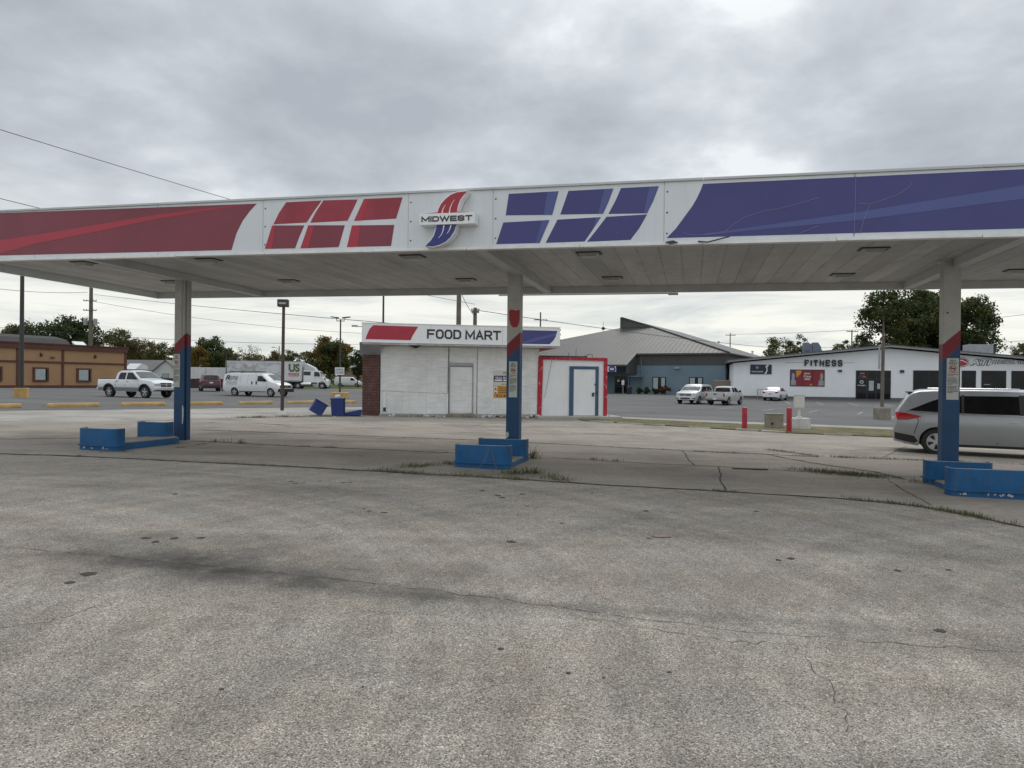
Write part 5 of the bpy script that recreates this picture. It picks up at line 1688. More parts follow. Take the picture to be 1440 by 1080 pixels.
mb = MB().add([(PX - .05, -PE + .1, zf(-PE) - .2), (PX - .05, .24, EZ - .15), (PX - .05, .24, 2.7), (PX - .05, -PE + .1, 2.7), (PX - .15, -PE + .1, zf(-PE) - .2), (PX - .15, .24, EZ - .15), (PX - .15, .24, 2.7), (PX - .15, -PE + .1, 2.7)], [(0, 1, 2, 3), (7, 6, 5, 4), (0, 4, 5, 1), (1, 5, 6, 2), (2, 6, 7, 3), (3, 7, 4, 0)])
mb.build("porch_cheek", M["brown_siding"], blue)
for a, b, c, d in ((-9.77, -7.94, .35, 2.32), (-4.87, -3.08, .35, 2.34)):
    f = MB().box(a, b, .27, .345, c, d).build("window", M["black_frame"], blue)
    MB().box(a + .1, b - .1, .255, .268, c + .1, d - .1).build("pane", M["shop_glass"], f)
    MB().box(a + .12, a + .75, .245, .254, c + .12, d - .12).box(b - .62, b - .14, .245, .254, c + .12, d - .12).build("curtain", M["blind"], f)
MB().box(-6.75, -6.15, .05, .345, 3.42, 3.62).build("wall_lamp", M["galv"], blue)
f = MB().box(-15.1, -12.95, .27, .345, .05, 2.35).build("entrance_door", M["black_frame"], blue)
MB().box(-15.0, -14.1, .255, .268, .15, 2.25).box(-13.95, -13.05, .255, .268, .15, 2.25).build("pane", M["shop_glass"], f)
MB().box(-14.7, -14.4, .245, .254, 1.6, 1.9).build("door_poster", M["letter_white"], f)
s = MB().box(-20.5, -13.4, -PE - .16, -PE - .142, 2.95, 3.60).build("porch_sign", M["letter_white"], blue)
MB().box(-20.5, -13.4, -PE - .02, -PE + .04, 2.9, zf(-PE) - .12).build("porch_beam", M["white_paint"], blue)
MB().text("SOCIAL SERVICES", -20.0, -14.9, 3.14, 3.42, -PE - .165, 0, .02).build("sign_print", weathered("sign_maroon", (.2, .03, .06), .6, .1, 2, grime_amt=0), s)
seg = 20
MB().prism([(-13.9 + .48 * math.cos(2 * PI * k / seg), 3.26 + .46 * math.sin(2 * PI * k / seg)) for k in range(seg)], -PE - .20, -PE - .161, "y").build("sign_emblem", M["logo_blue"], s)
MB().box(-14.15, -13.95, -PE - .206, -PE - .2005, 3.14, 3.40).box(-13.88, -13.64, -PE - .206, -PE - .2005, 3.14, 3.24).box(-13.88, -13.64, -PE - .206, -PE - .2005, 3.29, 3.40).build("sign_print", M["letter_white"], s)
MB().box(-12.6, -11.0, -1.6, .2, 2.30, 2.42).tube([(-12.5, -1.5, 0), (-12.5, -1.5, 2.3)], .06, 6).build("awning", M["blue_wall"], blue)
for (a, b) in ((-5.5, 20), (-1.5, 26)):
    z = EZ + (-a + .25) * (ZR - EZ) / (.25 - XR)
    MB().lathe([(.14, -.3), (.14, .65), (.2, .66), (.2, .8), (0, .85)], 10, (a, b, z)).build("roof_vent", M["white_paint"], blue)
t = thing("direction_sign", "small white sign on a post by the blue building's entrance", "sign", (BX - 12.9, BY + 1.5, .1), BA)
MB().tube([(0, 0, 0), (0, 0, 2.0)], .04, 6).build("post", M["galv"], t)
MB().box(-.17, .17, -.07, -.045, 1.3, 1.85).build("panel", M["letter_white"], t)
MB().prism([(-.10, 1.45), (0, 1.35), (.1, 1.45), (.03, 1.45), (.03, 1.75), (-.03, 1.75), (-.03, 1.45)], -.075, -.0705, "y").build("arrow", M["letter_black"], t)
t = thing("trash_can", "dark trash can right of the blue building's entrance", "bin", (BX - 12.1, BY + 1.6, .1), BA)
MB().lathe([(.3, 0), (.36, .95), (.38, 1.0), (.25, 1.15), (0, 1.2)], 12).build("bin_body", M["dark"], t)
MB().box(-.15, .15, -.4, -.34, .85, 1.0).build("flap", M["pole_dark"], t)
# beige link wall between the two buildings
t = thing("link_wall", "low beige wall between the blue building and the fitness building", "wall", (25.3, 88.3, 0), -0.3)
MB().box(-.2, 3.2, 0, .3, -.3, 2.0).build("wall_body", M["beige_wall"], t)
MB().box(-.25, 3.25, -.03, .33, 2.0, 2.12).build("coping", M["slab"], t)

# ------------------------------------------------------------------ tan restaurant building at the left
TX, TY, TA = -58.31, 81.0, 1.1168
tan = thing("tan_building", "low tan building with dark brown trim and small framed windows", "building", (TX, TY, 0), TA)
MB().box(-14, 15.45, 0.05, 16, 0, 5.3).build("wall", M["tan_wall"], tan)
MB().box(-14, 15.6, -.18, 16.1, 4.88, 5.48).box(-14, 15.7, -.26, 16.2, 5.481, 5.62).build("cornice", M["brown_trim"], tan)
MB().box(-14, 15.55, -.04, .048, 3.22, 3.45).build("belt_course", M["brown_trim"], tan)
MB().box(-14, 15.55, -.03, .048, .15, .55).build("plinth", M["brown_trim"], tan)
mb = MB()
for a, b in ((-4.6, -4.3), (1.73, 1.99), (6.94, 7.22), (15.25, 15.56)):
    mb.box(a, b, -.055, .047, .552, 3.218).box(a, b, -.055, .047, 3.452, 4.878)
mb.build("pilaster", M["brown_trim"], tan)
for a, b, c, d in ((3.56, 5.37, .99, 2.70), (8.8, 10.66, .97, 2.69), (-1.7, .2, 1.04, 2.73)):
    f = MB().box(a, b, -.10, .048, c, d).build("window", M["brown_trim"], tan)
    MB().box(a + .24, b - .22, -.115, -.101, c + .22, d - .2).build("pane", M["blind"], f)
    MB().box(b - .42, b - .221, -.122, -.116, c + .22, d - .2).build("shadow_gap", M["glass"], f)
    if a < 0:
        MB().box(b - .9, b - .45, -.122, -.116, c + .4, d - .5).build("window_notice", M["letter_white"], f)
for x, z in ((4.48, 4.2), (11.17, 4.22)):
    MB().prism([(0, z - .22), (-.22, z - .05), (-.22, z + .1), (0, z + .25)], x - .1, x + .1, "x").build("wall_lamp", M["pole_brown"], tan)
MB().box(5.6, 6.05, -.12, .047, 3.83, 4.0).build("vent_hood", M["pole_brown"], tan)
MB().prism([(2.5, 5.0), (15.5, 5.0), (13.6, 6.1), (11.6, 6.7), (7.0, 6.85), (4.5, 6.4)], -14, 10.3, "x").build("roof", M["dark_roof"], tan)
MB().prism([(2.6, 5.7), (3.4, 6.2), (3.4, 6.0), (3.0, 5.65)], 10.31, 11.8, "x").build("roof_flashing", M["letter_white"], tan)
tag(MB().prism([(-15, -3.0), (18, -3.0), (18, .1), (-15, .1)], .1, .20, "z").build("pavement", M["slab"], loc=(TX, TY, .0), rotz=TA), kind="structure")
# ------------------------------------------------------------------ vehicles (local x forward, y to the left, z up)
def pl(pts, x):
    """piecewise linear value"""
    if x <= pts[0][0]:
        return pts[0][1]
    for (a, b), (c, d) in zip(pts[:-1], pts[1:]):
        if x <= c:
            return b if c - a < 1e-9 else b + (d - b) * (x - a) / (c - a)
    return pts[-1][1]


def spline(pts, n=6):
    """rounds a profile (Catmull-Rom, kept single-valued in x)"""
    out = []
    for i in range(len(pts) - 1):
        p0, p1, p2, p3 = pts[max(i - 1, 0)], pts[i], pts[i + 1], pts[min(i + 2, len(pts) - 1)]
        for k in range(n):
            t = k / n
            f = lambda a, b, c, d: 0.5 * (2 * b + (c - a) * t + (2 * a - 5 * b + 4 * c - d) * t * t + (3 * b - a - 3 * c + d) * t ** 3)
            x = p1[0] + (p2[0] - p1[0]) * t
            lo, hi = min(p1[1], p2[1]), max(p1[1], p2[1])
            m = (hi - lo) * 0.12 + 0.004
            out.append((x, min(hi + m, max(lo - m, f(p0[1], p1[1], p2[1], p3[1])))))
    out.append(pts[-1])
    return out


class Car:
    def __init__(self, name, label, cat, loc, heading, L, W, top, belt, zlow, wheels, r, paint, tum=0.24, end=0.16, group=None, crown=0.04, rnd=0.07, soft=True, mid=0.62, arch=1.14, rim="rim", rimk=0.66):
        self.L, self.W, self.zlow, self.wheels, self.r, self.tum, self.endk, self.crown, self.rnd, self.mid, self.arch = L, W, zlow, wheels, r, tum, end, crown, rnd, mid, arch
        self.top = spline(top) if soft else top
        self.belt = belt
        self.paint = paint
        self.root = thing(name, label, cat, loc, heading, group)
        self.body()
        self.make_wheels(rim, rimk)

    def wp(self, x):
        d = min(x + self.L / 2, self.L / 2 - x)
        t = min(1, max(0, 1 - d / 0.6))
        return self.W * (1 - self.endk * t * t)

    def zb(self, x):
        return min(pl(self.belt, x), pl(self.top, x) - self.rnd - 0.02)

    def zl(self, x):
        z = self.zlow
        d = min(x + self.L / 2, self.L / 2 - x)
        z += 0.10 * max(0, 1 - d / 0.5)
        for xw in self.wheels:
            ra = self.r * self.arch
            if abs(x - xw) < ra:
                z = max(z, self.r + math.sqrt(ra * ra - (x - xw) ** 2))
        return z

    def side(self, x, z):
        zb, w = self.zb(x), self.wp(x)
        zm = self.zlow + (zb - self.zlow) * self.mid
        if z <= zb:
            k = 1 - .075 * ((zm - z) / (zm - self.zlow)) ** 2 if z < zm else 1 - .03 * ((z - zm) / (zb - zm)) ** 2
            return w * k
        return w * .97 - self.tum * (z - zb)

    def section(self, x):
        zl, zb, zt = self.zl(x), self.zb(x), pl(self.top, x)
        zl = min(zl, zb - 0.03)
        P = []
        for k in (0, .06, .2, .38, .56, .74, .88, 1.0):
            z = zl + (zb - zl) * k
            P.append((self.side(x, z), z))
        rr = self.rnd
        ze = zt - rr
        for k in (.33, .66, 1.0):
            z = zb + (ze - zb) * k
            P.append((self.side(x, z), z))
        we = self.side(x, ze)
        P += [(we - rr * .18, zt - rr * .45), (we - rr * .6, zt - rr * .12), (we - rr * 1.3, zt), (we * .5, zt + self.crown * .75), (0, zt + self.crown)]
        return P

    def stations(self):
        xs = set(np.round(np.linspace(-self.L / 2, self.L / 2, 74), 4))
        for d in (.02, .05, .1):
            xs |= {-self.L / 2 + d, self.L / 2 - d}
        for xw in self.wheels:
            ra = self.r * self.arch
            for k in range(-12, 13):
                xs.add(round(xw + ra * math.sin(k / 12 * PI / 2) * .9999, 4))
            xs |= {xw + ra + .002, xw - ra - .002}
        for p in self.top:
            xs.add(round(p[0], 4))
        xs = sorted(xs)
        return [x for i, x in enumerate(xs) if i == 0 or x - xs[i - 1] > 1e-3]

    def body(self):
        vs, fs = [], []
        xs = self.stations()
        n = None
        for x in xs:
            P = self.section(x)
            ring = [(x, -y, z) for y, z in P] + [(x, y, z) for y, z in P[-2::-1]]
            n = len(ring)
            vs += ring
        for i in range(len(xs) - 1):
            for k in range(n - 1):
                fs.append((i * n + k, i * n + k + 1, (i + 1) * n + k + 1, (i + 1) * n + k))
        fs.append(tuple(range(n)))
        fs.append(tuple((len(xs) - 1) * n + k for k in range(n - 1, -1, -1)))
        self.bodyo = MB().add(vs, fs).build("body", self.paint, self.root, sm=32)
        ub = MB().box(-self.L / 2 + .25, self.L / 2 - .25, -self.W * .80, self.W * .80, self.zlow + .03, self.zlow + .22)
        for xw in self.wheels:
            ub.box(xw - self.r * 1.05, xw + self.r * 1.05, -self.W * .78, self.W * .78, self.zlow + .2, self.r * 2.08)
        ub.build("underbody", M["dark"], self.root)

    def make_wheels(self, rim, k):
        r = self.r
        w = 0.115 if r < .4 else .14
        for xw in self.wheels:
            for s in (-1, 1):
                y = s * (self.W * .99 - w)
                t = MB().lathe([(r * k, -w), (r * .93, -w), (r, -w * .72), (r, w * .72), (r * .93, w), (r * k, w)], 28, (0, 0, 0), "y", caps=False).build("wheel", M["rubber"], self.root, loc=(xw, y, r), sm=35)
                mb = MB()
                o = w * .86
                mb.lathe([(r * k, -o), (r * k * .9, -o), (r * k * .86, -o * .55), (r * .12, -o * .5), (r * .12, -o * .9), (0, -o * .92)], 24, (0, 0, 0), "y", caps=False)
                if s > 0:
                    mb.v = [(a, -b, c) for a, b, c in mb.v]
                for q in range(5):
                    a = 2 * PI * q / 5 + .3
                    ca, sa = math.cos(a), math.sin(a)
                    p = []
                    for (u, v) in ((r * .08, -r * .07), (r * k * .93, -r * .10), (r * k * .93, r * .10), (r * .08, r * .07)):
                        p.append((u * ca - v * sa, u * sa + v * ca))
                    mb.prism(p, s * o * .62, s * o * .98, "y")
                ro = mb.build("rim", M[rim], t)
                hb = MB()
                for q in range(5):
                    a = 2 * PI * (q + .5) / 5 + .3
                    ca, sa = math.cos(a), math.sin(a)
                    p = []
                    for (u, v) in ((r * .2, -r * .04), (r * k * .84, -r * .15), (r * k * .84, r * .15), (r * .2, r * .04)):
                        p.append((u * ca - v * sa, u * sa + v * ca))
                    hb.prism(p, s * o * .56, s * o * .60, "y")
                hb.build("rim_gap", M["dark"], t)

    def panel(self, name, poly, mat, off=.006, sides=(-1, 1), rows=4, parent=None, th=.012, mb=None):
        """a piece of the side wall: polygon in x,z bent onto the body's side"""
        xs = [p[0] for p in poly]
        x0, x1 = min(xs), max(xs)
        st = sorted(set([round(x0 + (x1 - x0) * k / 14, 5) for k in range(15)] + [round(p[0], 5) for p in poly]))
        own = mb is None
        if own:
            for s in sides:
                one = self.panel(name, poly, mat, off, (s,), rows, parent, th, MB())
                one.build(name, mat, parent or self.root)
            return None
        for s in sides:
            cols = []
            for x in st:
                xx = min(max(x, x0 + 1e-5), x1 - 1e-5)
                zs = []
                m = len(poly)
                for i in range(m):
                    a, b = poly[i], poly[(i + 1) % m]
                    if min(a[0], b[0]) <= xx <= max(a[0], b[0]) and abs(a[0] - b[0]) > 1e-7:
                        zs.append(a[1] + (b[1] - a[1]) * (xx - a[0]) / (b[0] - a[0]))
                if zs:
                    cols.append((x, min(zs), max(zs)))
            vs, fs = [], []
            R = rows + 1
            for (x, za, zc) in cols:
                for k in range(R):
                    z = za + (zc - za) * k / rows
                    vs.append((x, s * (self.side(x, z) + off), z))
            nn = len(vs)
            vs += [(a, b - s * th, c) for a, b, c in vs]
            for i in range(len(cols) - 1):
                for k in range(rows):
                    q = (i * R + k, i * R + k + 1, (i + 1) * R + k + 1, (i + 1) * R + k)
                    fs.append(q)
                    fs.append(tuple(j + nn for j in q[::-1]))
                for k in (0, rows):
                    fs.append((i * R + k, (i + 1) * R + k, (i + 1) * R + k + nn, i * R + k + nn))
            for i in (0, len(cols) - 1):
                for k in range(rows):
                    fs.append((i * R + k, i * R + k + 1, i * R + k + 1 + nn, i * R + k + nn))
            mb.add(vs, fs)
        return mb

    def seams(self, lines, w=.009):
        mb = MB()
        for pts in lines:
            for (a, b) in zip(pts[:-1], pts[1:]):
                if abs(a[0] - b[0]) < abs(a[1] - b[1]):
                    self.panel("", [(a[0] - w, a[1]), (a[0] + w, a[1] - 1e-4), (b[0] + w, b[1] + 1e-4), (b[0] - w, b[1])], None, .0015, mb=mb, th=.004)
                else:
                    self.panel("", [(a[0], a[1] - w), (b[0], b[1] - w), (b[0], b[1] + w), (a[0], a[1] + w)], None, .0015, mb=mb, th=.004)
        return mb.build("door_seam", M["dark"], self.root)

    def slope_glass(self, name, a, b, mat, inset=.07, off=.008, ins2=None):
        """glass lying on the top profile between profile points a and b (x,z)"""
        vs, fs = [], []
        R = 8
        d = Vector((b[0] - a[0], b[1] - a[1])).normalized()
        nx, nz = -d.y, d.x
        if nz < 0:
            nx, nz = -nx, -nz
        for k in range(R + 1):
            t = k / R
            x, z = a[0] + (b[0] - a[0]) * t, a[1] + (b[1] - a[1]) * t
            hw = self.side(x, max(z - self.rnd, self.zb(x) if False else z - self.rnd)) - (inset if ins2 is None else inset + (ins2 - inset) * t)
            for q in range(7):
                y = hw * (q / 3 - 1)
                cz = self.crown * (1 - abs(q / 3 - 1) ** 2)
                vs.append((x + nx * (off + cz * .8), y, z + nz * (off + cz * .8)))
        nn = len(vs)
        vs += [(x - nx * .02, y, z - nz * .02) for x, y, z in vs]
        for k in range(R):
            for q in range(6):
                f = (k * 7 + q, k * 7 + q + 1, (k + 1) * 7 + q + 1, (k + 1) * 7 + q)
                fs += [f, tuple(j + nn for j in f[::-1])]
        for k in range(R):
            for q in (0, 6):
                fs.append((k * 7 + q, (k + 1) * 7 + q, (k + 1) * 7 + q + nn, k * 7 + q + nn))
        for q in range(6):
            for k in (0, R):
                fs.append((k * 7 + q, k * 7 + q + 1, k * 7 + q + 1 + nn, k * 7 + q + nn))
        return MB().add(vs, fs).build(name, mat, self.root)

    def bx(self, name, mat, *boxes, bevel=.012, parent=None):
        for b in boxes:
            o = MB().box(*b).build(name, mat, parent or self.root, bevel=bevel)
        return o

    def mirrors(self, x, z, col, k=1.0):
        for s in (-1, 1):
            y = self.side(x, z)
            mb = MB()
            a, b = sorted((s * (y + .05), s * (y + .05 + .17 * k)))
            mb.box(x - .06, x + .07, a, b, z, z + .16 * k)
            a, b = sorted((s * (y - .02), s * (y + .06)))
            mb.box(x - .02, x + .04, a, b, z + .01, z + .05)
            mb.build("mirror", col, self.root, bevel=.02)

    def handles(self, spots, mat):
        mb = MB()
        for x, z in spots:
            for s in (-1, 1):
                y = self.side(x, z)
                a, b = sorted((s * (y - .005), s * (y + .028)))
                mb.box(x - .10, x + .10, a, b, z, z + .03)
        mb.build("door_handle", mat, self.root, bevel=.008)


def at(x, y):
    return (x, y, ground_z(x, y) + 0.004)


# silver minivan behind the right column
HM = math.radians(-27)
mx, my = 11.88 + 1.57 * math.cos(HM), 20.0 + 1.57 * math.sin(HM)
c = Car("minivan", "silver minivan with dark rear glass parked behind the right canopy column", "minivan", at(mx, my), HM, 5.16, 1.0,
        [(-2.58, .95), (-2.54, 1.10), (-2.44, 1.28), (-2.20, 1.62), (-1.95, 1.73), (-.9, 1.765), (.2, 1.755), (.75, 1.68), (1.65, 1.17), (2.2, 1.05), (2.5, .88), (2.58, .62)], [(-2.58, 1.10), (-1.6, 1.13), (0, 1.12), (1.5, 1.04), (2.58, .8)], .24, (-1.57, 1.45), .355, M["car_silver"], tum=.27, mid=.70)
c.panel("window", [(-2.24, 1.19), (-1.0, 1.14), (-1.0, 1.60), (-1.25, 1.60), (-1.65, 1.47)], M["glass_tint"])
c.panel("window", [(-.94, 1.14), (.28, 1.13), (.26, 1.61), (-.94, 1.605)], M["glass_tint"])
c.panel("window", [(.46, 1.13), (1.35, 1.13), (.78, 1.56), (.50, 1.60)], M["glass_green"])
c.panel("pillar", [(.28, 1.10), (.46, 1.10), (.50, 1.63), (.26, 1.64)], M["dark"], .004)
c.panel("pillar", [(-1.0, 1.12), (-.94, 1.12), (-.94, 1.63), (-1.0, 1.63)], M["dark"], .004)
c.panel("beltline_trim", [(-2.30, 1.155), (.3, 1.095), (1.3, 1.095), (1.3, 1.115), (.3, 1.118), (-2.30, 1.175)], M["chrome"], .012)
c.panel("tail_light", [(-2.545, 1.06), (-2.545, 1.14), (-2.30, 1.12), (-1.92, 1.04), (-2.0, 1.0), (-2.25, .93), (-2.5, .92)], M["red_lens"], .012)
c.panel("rear_bumper", [(-2.56, .42), (-2.56, .58), (-2.1, .50), (-2.0, .36), (-2.1, .30), (-2.5, .38)], M["dark"], .004)
c.panel("sill", [(-1.1, .25), (-1.1, .31), (1.0, .31), (1.0, .25)], M["dark"], .006)
c.seams([[(.40, .32), (.40, 1.09)], [(1.38, .7), (1.42, 1.05)], [(-2.1, .55), (-2.0, .9), (-2.02, 1.0)]])
c.handles([(.16, .93), (.66, .91)], M["chrome"])
c.mirrors(1.22, 1.12, M["car_silver"])
c.slope_glass("rear_window", (-2.46, 1.24), (-2.22, 1.60), M["glass_tint"], .16)
c.slope_glass("windscreen", (1.62, 1.19), (.80, 1.65), M["windscreen"], .10)
c.bx("spoiler", M["dark"], (-2.27, -2.0, -.62, .62, 1.665, 1.70))
c.bx("rear_plate", M["letter_white"], (-2.60, -2.575, -.16, .16, .86, .98))
c.bx("headlight", M["clear_lens"], (2.36, 2.56, -.86, -.5, .74, .86), (2.36, 2.56, .5, .86, .74, .86))
c.bx("roof_rail", M["chrome"], (-1.7, .3, -.70, -.66, 1.78, 1.81), (-1.7, .3, .66, .70, 1.78, 1.81))
c.bx("mud_guard", M["dark"], (-2.2, -2.0, -.7, .7, .27, .38))

# white crew-cab pickup in front of the tan building
HP = math.radians(-23)
c = Car("pickup_truck", "white four-door pickup with grey lower sides parked facing right before the tan building", "pickup truck", at(-27.0, 51.2), HP, 5.8, 1.0,
        [(-2.9, 1.0), (-2.88, 1.29), (-1.02, 1.30), (-1.0, 1.32), (-.93, 1.78), (-.72, 1.90), (.30, 1.92), (.62, 1.86), (1.42, 1.36), (1.6, 1.32), (2.5, 1.22), (2.8, 1.05), (2.9, .72)], [(-2.9, 1.2), (-1.05, 1.22), (1.4, 1.26), (2.9, 1.0)], .46, (-1.62, 1.93), .42, M["car_white"], soft=False, tum=.30, end=.10, arch=1.22)
c.panel("window", [(-.72, 1.30), (-.02, 1.30), (-.02, 1.78), (-.60, 1.78), (-.70, 1.66)], M["glass"])
c.panel("window", [(.10, 1.30), (1.18, 1.30), (1.14, 1.38), (.58, 1.78), (.10, 1.78)], M["glass"])
c.panel("side_cladding", [(-2.86, .48), (-2.86, .74), (-2.12, .74), (-2.15, .5)], M["car_grey"], .006)
c.panel("side_cladding", [(-1.1, .48), (-1.1, .74), (1.42, .74), (1.40, .48)], M["car_grey"], .006)
for xw in (-1.62, 1.93):
    pts = [(xw + .60 * math.cos(k * PI / 10), .42 + .60 * math.sin(k * PI / 10)) for k in range(11)]
    q = [(xw + .50 * math.cos(k * PI / 10), .42 + .50 * math.sin(k * PI / 10)) for k in range(10, -1, -1)]
    mb = MB()
    for k in range(10):
        a, b, d, e = pts[k], pts[k + 1], q[10 - k - 1], q[10 - k]
        c.panel("", [a, b, d, e] if abs(a[0] - b[0]) > 1e-5 else [a, b, d, e], None, .035, mb=mb, th=.05, rows=2)
    mb.build("fender_flare", M["dark"], c.root)
c.seams([[(-1.01, .50), (-1.01, 1.28)], [(.04, .5), (.04, 1.28)], [(1.36, .8), (1.30, 1.26)], [(-.92, .75), (-.88, 1.26)]])
c.handles([(-.78, 1.14), (.25, 1.13)], M["dark"])
c.mirrors(1.10, 1.30, M["dark"], 1.2)
c.slope_glass("windscreen", (1.40, 1.375), (.66, 1.835), M["windscreen"], .10)
c.slope_glass("rear_window", (-.995, 1.36), (-.94, 1.74), M["glass"], .2)
c.bx("bed_liner", M["dark"], (-2.82, -1.08, -.80, .80, 1.31, 1.345))
c.bx("front_bumper", M["chrome"], (2.80, 3.0, -.92, .92, .56, .76), bevel=.03)
c.bx("grille", M["dark"], (2.72, 2.915, -.42, .42, .80, 1.08))
c.bx("grille_bar", M["chrome"], (2.74, 2.935, -.44, .44, .92, .96), (2.74, 2.935, -.03, .03, .78, 1.1))
c.bx("headlight", M["clear_lens"], (2.60, 2.88, -.90, -.48, .84, 1.02), (2.60, 2.88, .48, .90, .84, 1.02), bevel=.03)
c.bx("rear_bumper", M["chrome"], (-3.0, -2.86, -.9, .9, .55, .72))
c.bx("tail_light", M["red_lens"], (-2.91, -2.86, -.88, -.78, .85, 1.2), (-2.91, -2.86, .78, .88, .85, 1.2))

# white cargo van with ladders
HV = math.radians(-20)
c = Car("cargo_van", "white cargo van with a ladder rack and black company lettering on its side", "van", at(-23.0, 64.3), HV, 6.3, 1.0,
        [(-3.15, .8), (-3.13, 1.5), (-3.0, 1.95), (-2.7, 2.03), (.9, 2.05), (1.22, 1.97), (2.0, 1.40), (2.15, 1.34), (2.8, 1.18), (3.08, 1.0), (3.15, .72)], [(-3.15, 1.25), (1.7, 1.26), (3.15, .98)], .40, (-1.75, 2.18), .37, M["car_white"], tum=.16, end=.12, soft=False)
c.panel("window", [(.72, 1.34), (1.78, 1.34), (1.70, 1.44), (1.20, 1.83), (.76, 1.83)], M["glass"])
c.seams([[(.60, .46), (.60, 1.90)], [(-1.1, .46), (-1.1, 1.90)], [(1.78, .8), (1.82, 1.34)], [(-.3, .46), (-.3, 1.90)]])
c.bx("door_handle", M["dark"], (.15, .24, -1.03, -.96, 1.08, 1.34), (.62, .72, -1.03, -.96, 1.08, 1.34))
c.mirrors(1.45, 1.38, M["dark"], 1.4)
c.slope_glass("windscreen", (1.98, 1.415), (1.26, 1.945), M["windscreen"], .10)
c.panel("sill", [(-1.25, .40), (-1.25, .46), (1.65, .46), (1.65, .40)], M["dark"], .005)
c.bx("front_bumper", M["dark"], (2.93, 3.26, -.93, .93, .42, .74), bevel=.04)
c.bx("grille", M["dark"], (2.93, 3.17, -.86, .86, .80, 1.02), bevel=.02)
c.bx("headlight", M["clear_lens"], (2.97, 3.185, -.84, -.55, .84, .98), (2.97, 3.185, .55, .84, .84, .98))
c.bx("grille_emblem", M["yellow_paint"], (3.165, 3.185, -.14, .14, .90, .95))
c.bx("rear_bumper", M["dark"], (-3.26, -3.1, -.92, .92, .45, .62))
c.bx("tail_light", M["red_lens"], (-3.16, -3.09, -.87, -.79, 1.0, 1.5), (-3.16, -3.09, .79, .87, 1.0, 1.5))
mb = MB()
for x in (-2.5, -1.1, .4):
    mb.box(x - .03, x + .03, -.78, .78, 2.14, 2.18).box(x - .03, x + .03, -.76, -.70, 2.0, 2.14).box(x - .03, x + .03, .70, .76, 2.0, 2.14)
mb.build("roof_rack", M["galv"], c.root)
mb = MB()
for y in (-.62, -.28):
    mb.box(-2.6, 1.1, y - .03, y + .03, 2.185, 2.25)
for k in range(12):
    mb.box(-2.45 + .3 * k, -2.41 + .3 * k, -.60, -.30, 2.22, 2.26)
tag(mb.build("ladder", weathered("ladder_wood", (.16, .09, .07), .7, .2, 3), c.root))
mb = MB()
mb.text("R", -2.75, -2.17, 1.47, 1.88, -1.02, 0, .03, 0, .35).text("UTLE", -2.12, -1.32, 1.50, 1.80, -1.02, 0, .02, 0, .35)
mb.box(-2.75, -1.40, -1.024, -1.018, 1.38, 1.40, 1).text("708.555.0143", -2.65, -1.44, 1.20, 1.31, -1.026, 1, .015).text("PLUMBING", -2.65, -1.46, 1.04, 1.14, -1.03, 1, .015)
mb.build("van_lettering", [M["letter_black"], M["letter_grey"]], c.root)

# dark red suv seen from behind
vx, vy = -31.9, 75.0
HS = math.atan2(vy, vx) + math.radians(4)
c = Car("sport_utility", "dark red sport utility vehicle seen from behind left of the white van", "car", at(vx, vy), HS, 4.8, .96,
        [(-2.4, .85), (-2.36, 1.1), (-2.15, 1.45), (-1.95, 1.68), (-1.5, 1.75), (.1, 1.76), (.5, 1.66), (1.25, 1.16), (1.9, 1.08), (2.3, .95), (2.4, .65)], [(-2.4, 1.06), (1.3, 1.04), (2.4, .9)], .30, (-1.4, 1.45), .37, M["car_maroon"], tum=.30)
c.slope_glass("rear_window", (-2.30, 1.22), (-2.02, 1.62), M["glass_tint"], .10)
c.slope_glass("windscreen", (1.22, 1.18), (.55, 1.64), M["windscreen"], .10)
c.panel("window", [(-1.9, 1.14), (1.0, 1.12), (.45, 1.58), (-1.7, 1.60)], M["glass_tint"])
c.bx("tail_light", M["red_lens"], (-2.44, -2.2, -.86, -.52, .98, 1.12), (-2.44, -2.2, .52, .86, .98, 1.12), bevel=.03)
c.bx("rear_plate", M["letter_white"], (-2.44, -2.38, -.17, .17, .84, .97))
c.bx("rear_bumper", M["dark"], (-2.47, -2.3, -.84, .84, .36, .62), bevel=.04)

# semi truck
HT = math.radians(4)
tx, ty = -35.8, 104.0
sr = thing("semi_trailer", "long white box trailer with green and red food lettering behind the white van", "trailer", at(tx, ty), HT)
MB().box(-5.5, 5.2, -1.28, 1.28, 1.15, 3.95).build("box_body", M["trailer_white"], sr, bevel=.03)
MB().box(-5.52, 5.22, -1.30, 1.30, 3.951, 4.03).box(-5.52, 5.22, -1.30, -1.281, 1.08, 1.28).box(-5.52, 5.22, 1.281, 1.30, 1.08, 1.28).build("rail", M["galv"], sr)
MB().box(-5.56, -5.501, -1.25, 1.25, 1.2, 3.93).build("rear_door", M["trim_grey"], sr)
mb = MB().box(-5.35, 2.6, -1.286, -1.281, 1.5, 3.75)
for (a, b, z0, z1) in () and ((-5.4, -4.2, 2.2, 3.7), (-3.9, -2.6, 2.5, 3.5), (-2.4, -1.1, 2.3, 3.5), (-.9, .3, 2.0, 3.4), (.6, 1.4, 1.6, 3.4), (1.6, 1.9, 1.6, 3.6), (2.3, 2.5, 1.6, 3.6)):
    n = 9
    mb.prism([((a + b) / 2 + (b - a) / 2 * rnd.uniform(.75, 1.05) * math.cos(2 * PI * k / n), (z0 + z1) / 2 + (z1 - z0) / 2 * rnd.uniform(.75, 1.05) * math.sin(2 * PI * k / n)) for k in range(n)], -1.290, -1.281, "y")
tp = NT("trailer_print")
n_ = tp.noise(tp.co((0.55, 1, 0.8)), 1.5, 6, 0.62, 0.8)
